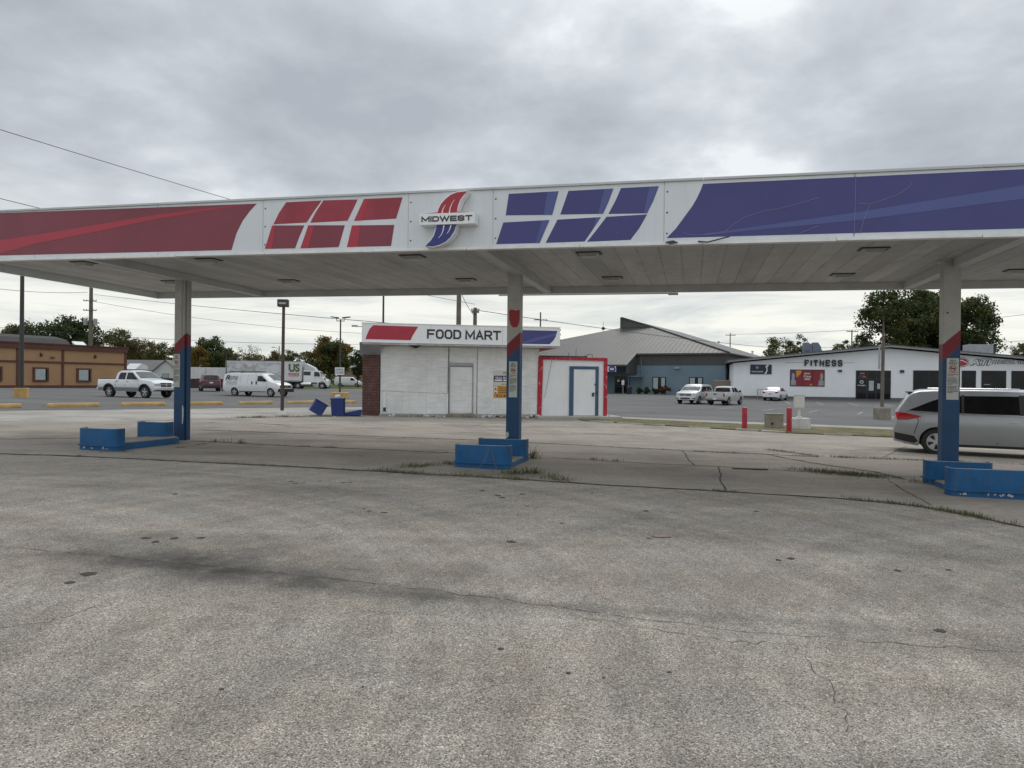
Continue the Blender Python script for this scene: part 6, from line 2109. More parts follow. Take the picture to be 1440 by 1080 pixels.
tp.set("Base Color", tp.ramp(n_, [(0.40, (.64, .65, .65)), (0.50, (.52, .53, .53)), (0.62, (.36, .37, .37)), (0.75, (.26, .27, .27))])).set("Roughness", 0.6)
mb.build("printed_picture", tp.mat, sr)
MB().text("US", 3.35, 4.95, 2.45, 3.65, -1.286, 0, .05).build("lettering", M["letter_green"], sr)
MB().text("FOODS", 3.35, 4.85, 1.90, 2.32, -1.286, 0, .05).box(3.4, 4.8, -1.29, -1.2805, 1.78, 1.82).build("lettering", M["letter_red"], sr)
MB().box(-5.0, 4.9, -.5, .5, .85, 1.14).box(-3.0, 2.2, -1.2, -1.15, .5, 1.05).box(2.3, 2.5, -.8, -.6, .1, .9).box(2.3, 2.5, .6, .8, .1, .9).build("chassis", M["dark"], sr)
for x in (-4.6, -3.4):
    for s in (-1, 1):
        w = MB().lathe([(.28, -.25), (.48, -.25), (.5, -.2), (.5, .2), (.48, .25), (.28, .25)], 20, (0, 0, 0), "y", caps=False).build("wheel", M["rubber"], sr, loc=(x, s * 1.0, .5), sm=35)
        MB().lathe([(.28, s * .2), (.24, s * .1), (.1, s * .12), (0, s * .14)], 16, (0, 0, 0), "y", caps=False).build("rim", M["rim"], w)
ct = thing("semi_truck", "white day-cab semi truck with a roof deflector pulling the food trailer", "truck", at(tx + 6.4 * math.cos(HT), ty + 6.4 * math.sin(HT)), HT)
MB().prism([(-1.0, .95), (1.55, .95), (1.62, 1.75), (1.35, 2.55), (1.0, 2.72), (-.95, 2.75), (-1.0, 2.6)], -1.05, 1.05, "y").build("cab", M["car_white"], ct, bevel=.06)
MB().prism([(1.5, .85), (2.55, .80), (2.6, 1.25), (2.3, 1.48), (1.55, 1.80)], -.90, .90, "y").build("hood", M["car_white"], ct, bevel=.10)
MB().prism([(-.9, 2.76), (.75, 2.76), (.45, 3.15), (-.75, 3.75), (-.9, 3.75)], -.95, .95, "y").build("roof_deflector", M["trim_grey"], ct, bevel=.05)
MB().prism([(.55, 1.85), (1.40, 1.85), (1.22, 2.50), (.55, 2.52)], -1.062, 1.062, "y").prism([(-.95, 2.0), (.05, 2.0), (.05, 2.55), (-.95, 2.55)], -1.06, 1.06, "y").build("window", M["glass"], ct)
MB().prism([(1.63, 1.80), (1.66, 1.82), (1.40, 2.58), (1.36, 2.55)], -.9, .9, "y").build("windscreen", M["windscreen"], ct)
MB().box(-3.2, 2.3, -.45, .45, .6, .95).box(-3.0, -1.2, -1.2, 1.2, .95, 1.0).box(-1.1, .6, -1.1, -.6, .35, .55).build("chassis", M["dark"], ct)
MB().lathe([(0, -.75), (.30, -.74), (.30, .74), (0, .75)], 16, (-.6, -.85, .75), "x").lathe([(0, -.75), (.30, -.74), (.30, .74), (0, .75)], 16, (-.6, .85, .75), "x").build("fuel_tank", M["chrome"], ct, sm=40)
MB().box(.35, 1.25, -1.1, -.7, .35, .80).box(.35, 1.25, .7, 1.1, .35, .80).build("step", M["galv"], ct)
MB().box(2.35, 2.7, -1.1, 1.1, .35, .78).build("bumper", M["chrome"], ct, bevel=.05)
MB().prism([(1.02, .55), (1.25, 1.05), (1.65, 1.18), (2.1, 1.05), (2.3, .60), (2.4, .6), (2.25, 1.2), (1.65, 1.34), (1.05, 1.15)], -1.12, -.80, "y").prism([(1.02, .55), (1.25, 1.05), (1.65, 1.18), (2.1, 1.05), (2.3, .60), (2.4, .6), (2.25, 1.2), (1.65, 1.34), (1.05, 1.15)], .80, 1.12, "y").build("fender", M["car_white"], ct)
MB().box(1.25, 1.32, -1.35, -1.12, 1.85, 2.4).box(1.25, 1.32, 1.12, 1.35, 1.85, 2.4).box(2.05, 2.2, -1.2, -1.05, 1.4, 1.65).build("mirror", M["dark"], ct)
MB().box(.62, .78, -1.075, -1.05, 1.60, 1.66).build("door_handle", M["dark"], ct)
for x in (-2.9, -1.75, 1.70):
    for s in (-1, 1):
        w = MB().lathe([(.28, -.2), (.48, -.2), (.5, -.15), (.5, .15), (.48, .2), (.28, .2)], 20, (0, 0, 0), "y", caps=False).build("wheel", M["rubber"], ct, loc=(x, s * .98, .5), sm=35)
        MB().lathe([(.28, s * .17), (.24, s * .05), (.12, s * .2), (0, s * .22)], 16, (0, 0, 0), "y", caps=False).build("rim", M["rim"], w)

# white crossover facing us in the right lot
HX = math.radians(236)
c = Car("crossover", "silver-white crossover facing the camera in the right lot beside the small pickup", "car", at(16.9, 65.6), HX, 5.15, .99,
        [(-2.575, .85), (-2.55, 1.1), (-2.3, 1.42), (-2.05, 1.68), (-1.6, 1.76), (.1, 1.77), (.5, 1.68), (1.35, 1.20), (1.6, 1.15), (2.3, 1.02), (2.5, .88), (2.575, .60)], [(-2.575, 1.10), (-1.5, 1.16), (1.3, 1.06), (2.575, .85)], .30, (-1.5, 1.52), .37, M["car_champagne"], tum=.28)
c.panel("window", [(-2.0, 1.24), (-.55, 1.17), (-.55, 1.60), (-1.7, 1.60), (-1.9, 1.48)], M["glass_tint"])
c.panel("window", [(-.45, 1.17), (1.05, 1.12), (.45, 1.58), (-.45, 1.60)], M["glass"])
c.slope_glass("windscreen", (1.32, 1.22), (.54, 1.665), M["windscreen"], .10)
c.seams([[(-.5, .36), (-.5, 1.14)], [(.75, .4), (.8, 1.1)]])
c.handles([(-.35, 1.0), (-1.2, 1.03)], M["chrome"])
c.mirrors(.95, 1.12, M["dark"], 1.1)
c.bx("grille", M["dark"], (2.30, 2.585, -.52, .52, .78, .96), bevel=.03)
c.bx("grille_bar", M["chrome"], (2.35, 2.60, -.50, .50, .86, .885))
c.bx("grille_emblem", M["chrome"], (2.58, 2.615, -.10, .10, .845, .90))
c.bx("headlight", M["clear_lens"], (2.16, 2.53, -.86, -.55, .84, 1.0), (2.16, 2.53, .55, .86, .84, 1.0), bevel=.04)
c.bx("lower_intake", M["dark"], (2.40, 2.60, -.45, .45, .46, .58), (2.35, 2.575, -.86, -.58, .44, .60), (2.35, 2.575, .58, .86, .44, .60), bevel=.03)
c.bx("front_plate", M["letter_white"], (2.56, 2.62, -.16, .16, .62, .74))
c.bx("roof_rail", M["dark"], (-1.7, .0, -.72, -.68, 1.78, 1.81), (-1.7, .0, .68, .72, 1.78, 1.81))

# small light pickup seen from behind
HR = math.radians(53)
c = Car("pickup_truck", "small pale silver extended-cab pickup seen from behind beside the crossover", "pickup truck", at(19.4, 64.6), HR, 5.0, .88,
        [(-2.5, .85), (-2.48, 1.14), (-.72, 1.15), (-.70, 1.17), (-.62, 1.55), (-.48, 1.66), (.50, 1.67), (.72, 1.62), (1.30, 1.20), (1.45, 1.16), (2.2, 1.06), (2.42, .92), (2.5, .6)], [(-2.5, 1.06), (-.7, 1.06), (1.3, 1.10), (2.5, .9)], .40, (-1.42, 1.62), .36, M["car_champagne"], tum=.30, end=.10, soft=False)
c.slope_glass("rear_window", (-.695, 1.20), (-.625, 1.53), M["glass_tint"], .12)
c.slope_glass("windscreen", (1.28, 1.22), (.75, 1.60), M["windscreen"], .10)
c.panel("window", [(-.40, 1.16), (.05, 1.16), (.05, 1.54), (-.35, 1.54)], M["glass"])
c.panel("window", [(.15, 1.16), (1.05, 1.16), (.62, 1.54), (.15, 1.54)], M["glass"])
c.bx("bed_liner", M["dark"], (-2.42, -.78, -.70, .70, 1.16, 1.195))
c.bx("tail_light", M["red_lens"], (-2.53, -2.44, -.86, -.74, .78, 1.06), (-2.53, -2.44, .74, .86, .78, 1.06))
c.bx("tailgate", M["car_champagne"], (-2.52, -2.49, -.70, .70, .68, 1.13))
c.bx("tailgate_handle", M["dark"], (-2.54, -2.515, -.12, .12, .93, 1.03))
c.bx("rear_bumper", M["car_grey"], (-2.64, -2.44, -.84, .84, .46, .64), bevel=.03)
c.bx("rear_plate", M["letter_white"], (-2.66, -2.635, -.15, .15, .50, .62))
c.bx("lower_valance", M["dark"], (-2.55, -2.42, -.75, .75, .36, .455))
c.seams([[(.10, .45), (.10, 1.1)], [(-.71, .45), (-.71, 1.1)], [(1.2, .6), (1.2, 1.1)]])
c.handles([(.25, .98)], M["dark"])
c.mirrors(1.0, 1.14, M["dark"], 1.1)

# white sedan by the fitness building
HD = math.radians(57)
c = Car("sedan", "white sedan seen from behind parked against the white fitness wall", "car", at(28.9, 78.0), HD, 4.85, .90,
        [(-2.42, .75), (-2.38, .98), (-2.2, 1.06), (-1.75, 1.10), (-1.0, 1.40), (-.3, 1.46), (.25, 1.44), (1.15, 1.02), (1.9, .92), (2.3, .78), (2.42, .5)], [(-2.42, .95), (1.2, .95), (2.42, .7)], .25, (-1.38, 1.45), .33, M["car_white"], tum=.38)
c.slope_glass("rear_window", (-1.68, 1.135), (-1.02, 1.385), M["glass"], .10)
c.slope_glass("windscreen", (1.10, 1.05), (.30, 1.42), M["windscreen"], .10)
c.panel("window", [(-1.15, 1.02), (-.20, 1.0), (-.20, 1.32), (-.75, 1.30)], M["glass"])
c.panel("window", [(-.12, 1.0), (.85, .99), (.15, 1.32), (-.12, 1.33)], M["glass"])
c.bx("tail_light", M["red_lens"], (-2.44, -2.25, -.80, -.50, .80, .98), (-2.44, -2.25, .50, .80, .80, .98), bevel=.04)
c.bx("rear_plate", M["letter_grey"], (-2.45, -2.39, -.16, .16, .66, .78))
c.bx("rear_bumper", M["dark"], (-2.45, -2.3, -.70, .70, .26, .40), bevel=.03)
c.seams([[(-.16, .32), (-.16, .98)], [(.9, .4), (.9, .96)]])
c.mirrors(.75, 1.0, M["car_white"])

# white hatch roof showing above the minivan
c = Car("hatchback", "white car whose rear roof and dark glass just show above the silver minivan", "car", at(26.6, 42.2), math.radians(55), 4.5, .91,
        [(-2.25, .85), (-2.2, 1.1), (-2.0, 1.4), (-1.75, 1.60), (-1.2, 1.68), (.2, 1.68), (.55, 1.58), (1.25, 1.12), (1.9, 1.0), (2.15, .85), (2.25, .6)], [(-2.25, 1.0), (1.2, 1.02), (2.25, .85)], .28, (-1.3, 1.36), .34, M["car_white"], tum=.30)
c.slope_glass("rear_window", (-2.16, 1.20), (-1.80, 1.55), M["glass_tint"], .08)
c.slope_glass("windscreen", (1.2, 1.14), (.6, 1.55), M["windscreen"], .10)
c.panel("window", [(-1.75, 1.10), (.95, 1.08), (.5, 1.50), (-1.5, 1.52)], M["glass_tint"])
c.bx("tail_light", M["red_lens"], (-2.27, -2.05, -.84, -.60, .85, 1.15), (-2.27, -2.05, .60, .84, .85, 1.15), bevel=.03)
c.bx("rear_plate", M["letter_grey"], (-2.28, -2.22, -.16, .16, .68, .8))

# white van by the far tan hall
c = Car("cargo_van", "small distant white van parked before the far tan hall", "van", (-32.0, 139.0, .2), math.radians(3), 5.2, .95,
        [(-2.6, .8), (-2.58, 1.5), (-2.45, 1.85), (-2.2, 1.92), (.8, 1.92), (1.1, 1.82), (1.75, 1.3), (2.3, 1.1), (2.52, .95), (2.6, .65)], [(-2.6, 1.15), (1.5, 1.15), (2.6, .9)], .35, (-1.4, 1.75), .36, M["car_white"], tum=.18, soft=False)
c.panel("window", [(.55, 1.25), (1.5, 1.25), (1.0, 1.72), (.6, 1.72)], M["glass"])
c.slope_glass("windscreen", (1.72, 1.33), (1.14, 1.79), M["windscreen"], .10)
c.bx("headlight", M["clear_lens"], (2.5, 2.63, -.8, -.55, .78, .92), (2.5, 2.63, .55, .8, .78, .92))
# ------------------------------------------------------------------ far buildings and fences on the left
def P_at(px, Y):
    return (px - 720.0) / 1000.0 * Y


t = thing("house", "small white gabled house behind the left canopy column", "house", (P_at(233, 112), 112, .2), .15)
MB().prism([(-1.9, 0), (1.9, 0), (1.9, 2.4), (0, 4.1), (-1.9, 2.4)], 0, 7, "y").build("wall", M["house_white"], t)
MB().add(*slab3([(-2.2, -.3, 2.25), (0, -.3, 4.25), (0, 7.3, 4.25), (-2.2, 7.3, 2.25)], .1)).add(*slab3([(2.2, 7.3, 2.25), (0.001, 7.3, 4.25), (0.001, -.3, 4.25), (2.2, -.3, 2.25)], .1)).build("roof", M["fit_roof"], t)
f = MB().box(-.5, .5, -.06, -.002, .1, 2.1).build("door_frame", M["letter_grey"], t)
MB().box(-.38, .38, -.075, -.061, .12, 2.0).build("door", M["blind"], f)
t = thing("house", "grey-roofed house between the tan building and the small white house", "house", (P_at(200, 118), 118, .2), .1)
MB().box(-5.5, 3.5, 0, 7, 0, 2.6).build("wall", M["trim_grey"], t)
MB().prism([(-.4, 2.601), (7.4, 2.601), (3.5, 4.4)], -5.9, 3.9, "x").build("roof", M["fit_roof"], t)
MB().box(-3.5, -2.5, -.05, -.002, .9, 2.0).build("window", M["glass"], t)
t = thing("shed", "white-roofed shed just right of the tan building's corner", "shed", (P_at(184, 105), 105, .2), .1)
MB().box(-.9, .8, 0, 4, 0, 2.6).build("wall", M["brown_fence"], t)
MB().prism([(-.3, 2.6), (4.3, 2.6), (4.3, 3.2), (2, 3.5)], -.95, .7, "x").build("roof", M["house_white"], t)
t = thing("board_fence", "long dark brown board fence behind the parked cars on the left", "fence", (P_at(176, 100), 100, .1), 0.0)
mb = MB()
x = 0.0
while x < 16.5:
    mb.box(x, x + .44, random.uniform(-.01, .01), .04, 0, 1.45 + random.uniform(-.03, .03))
    x += .455
mb.build("boards", M["brown_fence"], t)
MB().box(0, 16.5, .04, .10, .3, .42).box(0, 16.5, .04, .10, 1.1, 1.22).build("rail", M["brown_fence"], t)
for i, (px, w, Y, lab) in enumerate(((270, 3.4, 104, "white storage trailer right of the left column above the brown fence"), (292, 4.2, 104.6, "white storage trailer above the dark red sport utility vehicle"), (313, 1.3, 104, "narrow white storage trailer next to the food trailer's tail"))):
    t = thing("storage_trailer", lab, "trailer", (P_at(px, Y), Y, .2), 0.03, "white storage trailers behind the brown fence")
    MB().box(-w / 2, w / 2, 0, 2.4, 1.0, 3.0).build("box_body", M["house_white"], t, bevel=.03)
    MB().box(-w / 2 + .1, w / 2 - .1, .2, 2.2, .5, .98).box(-w / 2 + .3, -w / 2 + .6, .1, .3, 0, .5).build("frame", M["dark"], t)
    mb = MB()
    for k in range(int(w / .55)):
        mb.box(-w / 2 + .3 + .55 * k, -w / 2 + .33 + .55 * k, -.012, -.001, 1.05, 2.95)
    mb.build("side_rib", M["trim_grey"], t)
t = thing("hall", "long low tan metal hall far behind the semi truck", "building", (P_at(484, 150), 150, .2), 0.0)
MB().box(-1.5, 22, 0, 18, 0, 3.9).build("wall", ribbed("tan_siding", (.25, .19, .14), .5, 0, .5), t)
MB().box(-1.7, 22.2, -.2, 18.2, 3.9, 4.35).build("roof_edge", M["house_white"], t)
for k in range(2):
    MB().box(4 + 7 * k, 4.1 + 7 * k, -.12, -.02, 0, 3.9).build("downpipe", M["pole_dark"], t)
sheet("lawn", [(-46, 104), (-20, 104), (0, 104), (0, 134), (-46, 134)], .02, M["lawn"])
sheet("pavement", [(-46, 101.2), (0, 101.2), (0, 103.8), (-46, 103.8)], .03, M["slab"])

# ------------------------------------------------------------------ trees
TREE_MATS = {
    "dark": foliage("leaves_dark", (0.026, 0.040, 0.014), (0.075, 0.100, 0.036)),
    "green": foliage("leaves_green", (0.032, 0.050, 0.014), (0.098, 0.122, 0.036)),
    "olive": foliage("leaves_olive", (0.056, 0.062, 0.019), (0.145, 0.142, 0.046)),
    "brown": foliage("leaves_brown", (0.070, 0.056, 0.022), (0.155, 0.118, 0.048)),
    "gold": foliage("leaves_gold", (0.115, 0.078, 0.015), (0.240, 0.160, 0.030)),
    "turning": foliage("leaves_turning", (0.042, 0.056, 0.016), (0.120, 0.128, 0.036), (0.23, 0.125, 0.028), 0.05),
    "bigdark": foliage("leaves_bigdark", (0.028, 0.044, 0.015), (0.082, 0.104, 0.036), (0.125, 0.125, 0.032), 0.10),
    "bush": foliage("leaves_bush", (0.050, 0.064, 0.016), (0.160, 0.172, 0.056)),
    "conifer": foliage("leaves_conifer", (0.020, 0.032, 0.016), (0.055, 0.075, 0.034)),
    "rust": foliage("leaves_rust", (0.080, 0.042, 0.026), (0.170, 0.092, 0.056)),
}


def tree(label, px, Y, w, z0, z1, mat, seed, leaves=3200, size=None, shape="round", clump=None, name="tree", cat="tree", group=None, dens=3.0):
    """trunk and limbs carrying clumps of small leaf faces; w crown width, z0..z1 crown heights"""
    rnd = np.random.default_rng(seed)
    x = P_at(px, Y)
    zb = ground_z(x, Y) if Y < 120 else 0.1
    t = thing(name, label, cat, (x, Y, zb), rnd.uniform(0, 6), group)
    R, hz = w / 2, (z1 - z0) / 2
    cz = (z0 + z1) / 2
    size = (size or max(.16, w * .026)) * .78
    nclump = clump or int(46 + w * 5)
    leaves = int(leaves * dens)
    C, CR = [], []
    for k in range(nclump):
        for _ in range(30):
            p = rnd.uniform(-1, 1, 3)
            d = np.linalg.norm(p)
            if shape == "cone":
                u = (p[2] + 1) / 2
                if math.hypot(p[0], p[1]) <= (1 - u) * 1.0 + .03 and math.hypot(p[0], p[1]) >= (1 - u) * .45:
                    break
            elif .12 < d < 1:
                if shape == "spread" and p[2] < -.2:
                    continue
                break
        C.append((p[0] * R * .88, p[1] * R * .88, cz + p[2] * hz * .90))
        CR.append(rnd.uniform(.16, .30) * R * (1 if shape != "cone" else .6))
    C, CR = np.array(C), np.array(CR)
    idx = rnd.integers(0, nclump, leaves)
    d = rnd.normal(0, 1, (leaves, 3))
    d /= np.linalg.norm(d, axis=1)[:, None]
    rad = rnd.uniform(.15, 1.0, leaves) ** .5 * rnd.choice([.8, 1.0, 1.25], leaves)
    Pc = C[idx] + d * (CR[idx] * rad)[:, None] * np.array([1, 1, .72])
    a = rnd.normal(0, 1, (leaves, 3))
    a /= np.linalg.norm(a, axis=1)[:, None]
    b = np.cross(a, rnd.normal(0, 1, (leaves, 3)))
    b /= np.linalg.norm(b, axis=1)[:, None]
    s = size * rnd.uniform(.55, 1.3, leaves)[:, None]
    V = np.stack([Pc - a * s, Pc - b * s * .62 + a * s * .1, Pc + a * s, Pc + b * s * .62 + a * s * .1], 1).reshape(-1, 3)
    me = bpy.data.meshes.new("crown")
    me.vertices.add(len(V))
    me.vertices.foreach_set("co", V.ravel())
    me.loops.add(leaves * 4)
    me.loops.foreach_set("vertex_index", np.arange(leaves * 4))
    me.polygons.add(leaves)
    me.polygons.foreach_set("loop_start", np.arange(leaves) * 4)
    me.materials.append(TREE_MATS[mat])
    me.update(calc_edges=True)
    me.validate()
    o = bpy.data.objects.new("crown", me)
    COL.objects.link(o)
    o.parent = t
    mb = MB()
    tr = max(.12, w * .026)
    top = (0.2 * rnd.uniform(-1, 1), .2 * rnd.uniform(-1, 1), cz + hz * (.35 if shape != "cone" else .95))
    mb.tube([(0, 0, -.2), (0.05, 0, z0 * .5 + .2), top], tr, 8, r1=tr * .35)
    if shape != "cone":
        for k in range(min(16, nclump)):
            c_ = C[k]
            h = rnd.uniform(.35, .8) * (c_[2] if c_[2] < top[2] else top[2])
            st_ = Vector((top[0] * h / top[2], top[1] * h / top[2], h))
            m = st_.lerp(Vector(c_), .5) + Vector((0, 0, .08 * w * rnd.uniform(0, 1)))
            mb.tube([st_, m, tuple(c_)], tr * .42, 5, r1=tr * .12)
    mb.build("trunk", M["bark"], t)
    return t


GL = "trees along the left skyline"
tree("olive green treetop above the tan building at the photo's left edge", 8, 140, 11, 4, 12.2, "olive", 1, 2600, group=GL)
tree("dark olive tree beside the tall dark lamp post above the tan building", 47, 138, 9, 4, 12.3, "dark", 2, 2400, group=GL)
tree("large dark green tree behind the utility pole with transformers", 104, 128, 11.0, 1.5, 13.6, "dark", 3, 5200, group=GL)
tree("small dark tree at the left flank of the large dark tree", 68, 130, 4.5, 3, 10.4, "dark", 33, 1500, group=GL)
tree("olive brown tree right behind the tan building's corner", 163, 132, 7.5, 2, 10.7, "olive", 4, 2600, group=GL)
tree("brown green tree above the small grey roofs", 196, 134, 6.5, 1.5, 9.2, "brown", 5, 2400, group=GL)
tree("olive tree above the white gabled house", 222, 132, 5.5, 1.5, 8.8, "olive", 6, 2200, group=GL)
tree("rounded dark green tree just right of the left column", 298, 126, 7.4, 2, 9.4, "green", 8, 3600, group=GL)
tree("golden yellow tree before the dark green one right of the left column", 279, 116, 3.4, 2.0, 7.0, "gold", 9, 1900, group=GL)
tree("half bare brown tree above the food trailer's tail", 352, 130, 6.4, 2.0, 8.0, "brown", 10, 1300, size=.14, shape="spread", dens=1.0, group=GL)
tree("olive tree at the left of the half bare brown tree", 326, 134, 4.5, 1.5, 7.0, "olive", 11, 1400, group=GL)
tree("reddish brown tree above the middle of the food trailer", 384, 132, 5.0, 1.5, 7.0, "brown", 12, 2000, group=GL)
tree("green tree left of the brown lamp post above the trailer lettering", 410, 130, 4.6, 1.5, 6.9, "green", 13, 1900, group=GL)
tree("large round green tree turning orange above the semi truck", 463, 122, 8.6, 2.0, 9.0, "turning", 14, 4600, group=GL)
tree("dark tree between the orange tree and the food mart's corner", 503, 128, 3.6, 1.5, 7.3, "dark", 15, 1500, group=GL)
tree("dark olive tree half hidden behind the left column", 250, 130, 4.5, 1.5, 8.2, "olive", 16, 1500, group=GL)
tree("olive tree filling the skyline between the tan building's corner and the grey house", 181, 145, 6.5, 1.0, 10.0, "olive", 61, 2000, group=GL)
tree("reddish brown tree rising behind the grey-roofed house", 211, 146, 6.5, 1.0, 9.6, "brown", 62, 2000, group=GL)
tree("golden brown tree half hidden by the left column's right edge", 262, 142, 5.0, 1.0, 8.6, "gold", 63, 1500, group=GL)
tree("green tree right of the rounded dark one, above the storage trailers", 316, 144, 5.0, 1.0, 8.2, "green", 64, 1600, group=GL)
tree("olive tree behind the half bare tree above the food trailer", 358, 146, 7.0, 1.0, 7.4, "olive", 65, 2000, group=GL)
tree("brown tree just left of the brown lamp post's shaft", 399, 146, 5.5, 1.0, 7.6, "brown", 66, 1600, group=GL)
tree("muted green tree between the lamp post and the orange tree", 434, 146, 5.5, 1.0, 8.0, "green", 67, 1600, group=GL)
GRT = "trees behind the buildings on the right"
tree("dark pointed conifer behind the blue building's roof", 847, 150, 4.4, 4.0, 14.6, "conifer", 20, 4200, shape="cone", size=.26, group=GRT)
tree("bushy olive tree above the fitness roof, left of its neighbour", 1095, 112, 5.4, 2.0, 9.3, "bush", 21, 2200, size=.17, group=GRT)
tree("bushy olive tree above the fitness roof, next to the slanted rooftop units", 1122, 113, 5.0, 2.0, 9.5, "bush", 22, 2200, size=.17, group=GRT)
tree("small pale tree right of the slanted rooftop units", 1186, 118, 4.2, 3.0, 9.4, "bush", 23, 1500, size=.17, group=GRT)
tree("huge dark tree rising behind the fitness building's ridge, left half", 1262, 108, 12.6, 3.0, 17.0, "bigdark", 24, 9000, size=.27, group=GRT)
tree("huge dark tree behind the right canopy column, right half of the pair", 1346, 110, 12.4, 3.0, 16.2, "bigdark", 25, 8000, size=.27, group=GRT)
tree("dark middle crown of the huge tree group, directly behind the right canopy column", 1308, 112, 11.0, 3.0, 17.0, "bigdark", 27, 6500, size=.27, group=GRT)
tree("small dark tree at the left foot of the huge dark tree", 1212, 114, 3.6, 3.0, 10.2, "dark", 28, 1300, group=GRT)
tree("olive tree cut off by the right edge of the photo", 1440, 112, 5.6, 3.0, 9.0, "olive", 26, 2400, group=GRT)
for i, (px, Y, w, h, m, lab) in enumerate(((899.5, 93.5, 1.0, .95, "green", "round green shrub before the blue wall, leftmost of the row"), (910, 93.2, 1.15, 1.05, "green", "round green shrub before the blue wall under the first window's left edge"), (922, 92.8, 1.1, .95, "green", "round green shrub before the blue wall under its first window"), (935, 92.0, 1.7, 1.15, "rust", "reddish brown shrub at the right end of the row before the blue wall"))):
    tree(lab, px, Y, w, 0.02, h, m, 50 + i, 700, size=.10, name="shrub", cat="shrub", clump=22, group="shrubs before the blue building")
# far woodland closing the horizon
rnd = np.random.default_rng(77)
n = 22000
ang = rnd.uniform(-.85, .85, n)
D_ = rnd.uniform(172, 200, n)
hh = 5.6 + 1.8 * np.sin(ang * 23) + 1.0 * np.sin(ang * 61 + 1)
Pz = rnd.uniform(0, 1, n) * np.maximum(hh, 2.2)
Pc = np.stack([D_ * np.tan(ang), D_, Pz], 1)
a = rnd.normal(0, 1, (n, 3)); a /= np.linalg.norm(a, axis=1)[:, None]
b = np.cross(a, rnd.normal(0, 1, (n, 3))); b /= np.linalg.norm(b, axis=1)[:, None]
s = .6 * rnd.uniform(.5, 1.3, n)[:, None]
V = np.stack([Pc - a * s, Pc - b * s * .6, Pc + a * s, Pc + b * s * .6], 1).reshape(-1, 3)
me = bpy.data.meshes.new("woodland")
me.from_pydata(V.tolist(), [], [(4 * k, 4 * k + 1, 4 * k + 2, 4 * k + 3) for k in range(n)])
me.materials.append(TREE_MATS["green"])
o = bpy.data.objects.new("woodland", me)
COL.objects.link(o)
tag(o, kind="stuff")

# ------------------------------------------------------------------ utility poles and wires
def utility_pole(label, px, Y, top, r=.16, arms=(), lean=0.0, extras=(), mat="wood_pole"):
    x = P_at(px, Y)
    t = thing("utility_pole", label, "utility pole", (x, Y, ground_z(x, Y) if Y < 100 else .2), 0.15)
    MB().tube([(0, 0, -.2), (lean * top, 0, top)], r, 8, r1=r * .72).build("pole", M[mat], t, sm=40)
    for (z, w) in arms:
        MB().box(lean * z - w / 2, lean * z + w / 2, -.07 - r, -r + .05, z - .06, z + .06).build("cross_arm", M["wood_pole"], t)
        mb = MB()
        for s in (-.95, -.5, .5, .95):
            mb.lathe([(.02, z + .06), (.05, z + .09), (.05, z + .2), (.02, z + .24), (0, z + .25)], 8, (lean * z + s * w / 2, -r, 0))
        mb.build("insulator", M["galv"], t)
    for (dx, z) in extras:
        MB().lathe([(0, z - .5), (.26, z - .48), (.28, z), (.26, z + .48), (0, z + .5)], 12, (dx, -.1, 0)).build("transformer", M["galv"], t, sm=40)
    return t


utility_pole("wooden utility pole with two cross arms and transformers behind the tan building", 127, 105, 14.6, .36, ((11.2, 1.8), (12.6, 1.8)), extras=((-.7, 9.5), (.65, 9.5)))
utility_pole("short grey pole with a shaded street lamp beside the big utility pole", 145, 100, 8.0, .12, ())
utility_pole("slim dark pole with small insulators above the left end of the food mart", 538, 52, 8.6, .09, (), mat="pole_dark")
utility_pole("thick wooden pole rising behind the food mart's fascia", 644, 46, 8.9, .19, ())
utility_pole("short wooden pole with cables behind the food mart, right of the thick one", 667, 48, 6.6, .17, ((6.3, .5),))
utility_pole("distant wooden pole with one cross arm right of the middle column", 759, 110, 12.2, .15, ((11.0, 2.0),))
utility_pole("tiny far pole with a cross arm above the blue building's roof", 1026, 150, 12.2, .14, ((11.7, 2.2),))
utility_pole("far pole with a cross arm left of the huge dark tree", 1197, 125, 11.2, .14, ((10.9, 2.2),))
utility_pole("thin dark pole between the dark red vehicle and the food trailer", 318, 100, 5.0, .07, (), mat="pole_dark")
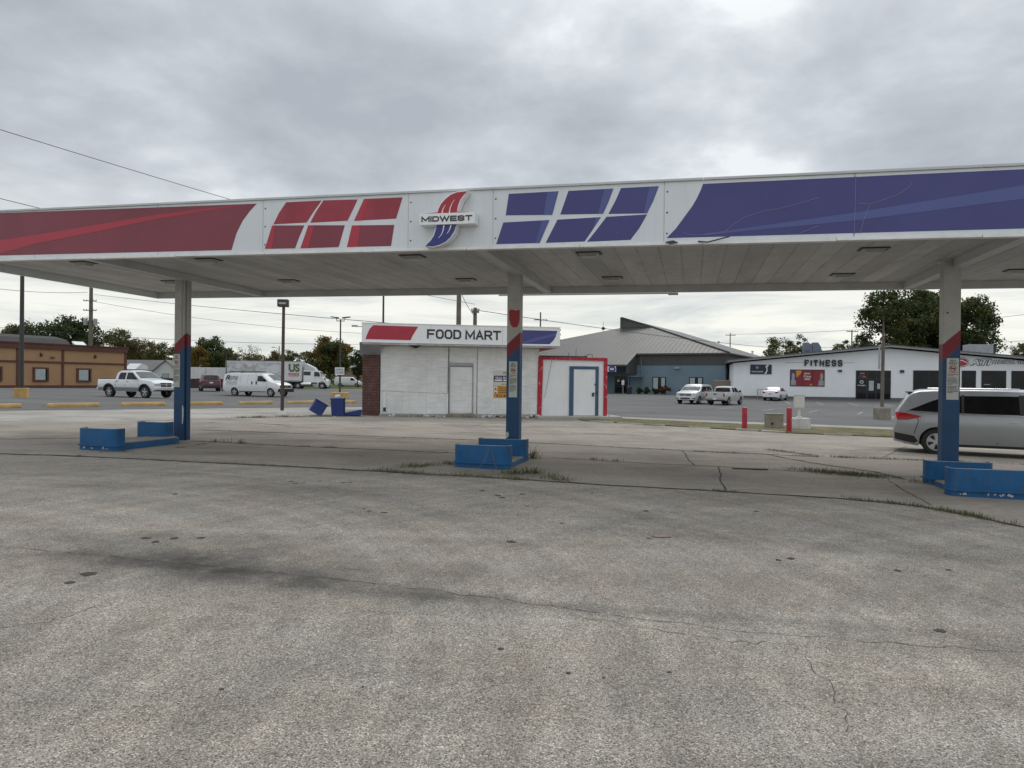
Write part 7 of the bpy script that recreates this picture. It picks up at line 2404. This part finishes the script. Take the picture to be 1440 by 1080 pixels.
t = thing("street_lamp", "far street lamp with a curved arm above the food trailer", "street lamp", (P_at(393, 112), 112, .2), 0)
MB().tube([(0, 0, 0), (-.1, 0, 6.6)], .10, 8, r1=.07).build("pole", M["wood_pole"], t)
h = MB().tube([(-.1, 0, 6.0), (-.5, 0, 6.3), (-.9, 0, 6.4)], .04, 6).build("arm", M["galv"], t)
MB().prism([(-1.3, 6.34), (-.85, 6.34), (-.85, 6.46), (-1.2, 6.48)], -.15, .15, "y").build("lamp_head", M["galv"], t)


def wire(label, a, b, sag, r=.012):
    a, b = Vector(a), Vector(b)
    pts = []
    for k in range(25):
        u = k / 24
        p = a.lerp(b, u)
        p.z -= sag * 4 * u * (1 - u)
        pts.append(p)
    o = MB().tube(pts, r, 5).build("power_line", M["pole_dark"], None)
    tag(o, label, "power line", "overhead wires")
    return o


W_ = lambda px, py, Y: (P_at(px, Y), Y, EYE + (536 + .0115 * (px - 720) - py) / 1000 * Y)
wire("upper overhead wire crossing the sky at the left above the canopy", W_(-160, 134, 24), W_(644, 372, 46), .15, .014)
wire("lower overhead wire entering at the left edge just above the red fascia", W_(-160, 240, 26), W_(667, 428, 48), .25, .014)
wire("upper thin wire from the left edge to the big utility pole", W_(-60, 398, 96), W_(122, 411, 105), .5, .03)
wire("wire from the big utility pole passing behind the left column to the food mart", W_(131, 414, 105), W_(640, 462, 47), .2, .024)
wire("second wire from the big utility pole running right across the pale sky", W_(131, 424, 105), W_(538, 470, 110), .8, .024)
wire("low wire between the left treetops running behind the lamp posts", W_(-60, 455, 100), W_(520, 484, 115), .8, .026)
wire("wire from the short pole behind the mart to the far right over the blue roof", W_(668, 436, 48), W_(1200, 496, 95), .5, .022)
wire("wire from the thick pole down to the short pole behind the mart", W_(646, 410, 46), W_(667, 445, 48), .15, .018)
wire("wire over the fitness building toward the huge dark tree", W_(1026, 470, 150), W_(1460, 440, 112), .8, .03)
wire("lower wire passing in front of the huge dark tree", W_(1100, 488, 118), W_(1460, 478, 104), .4, .026)
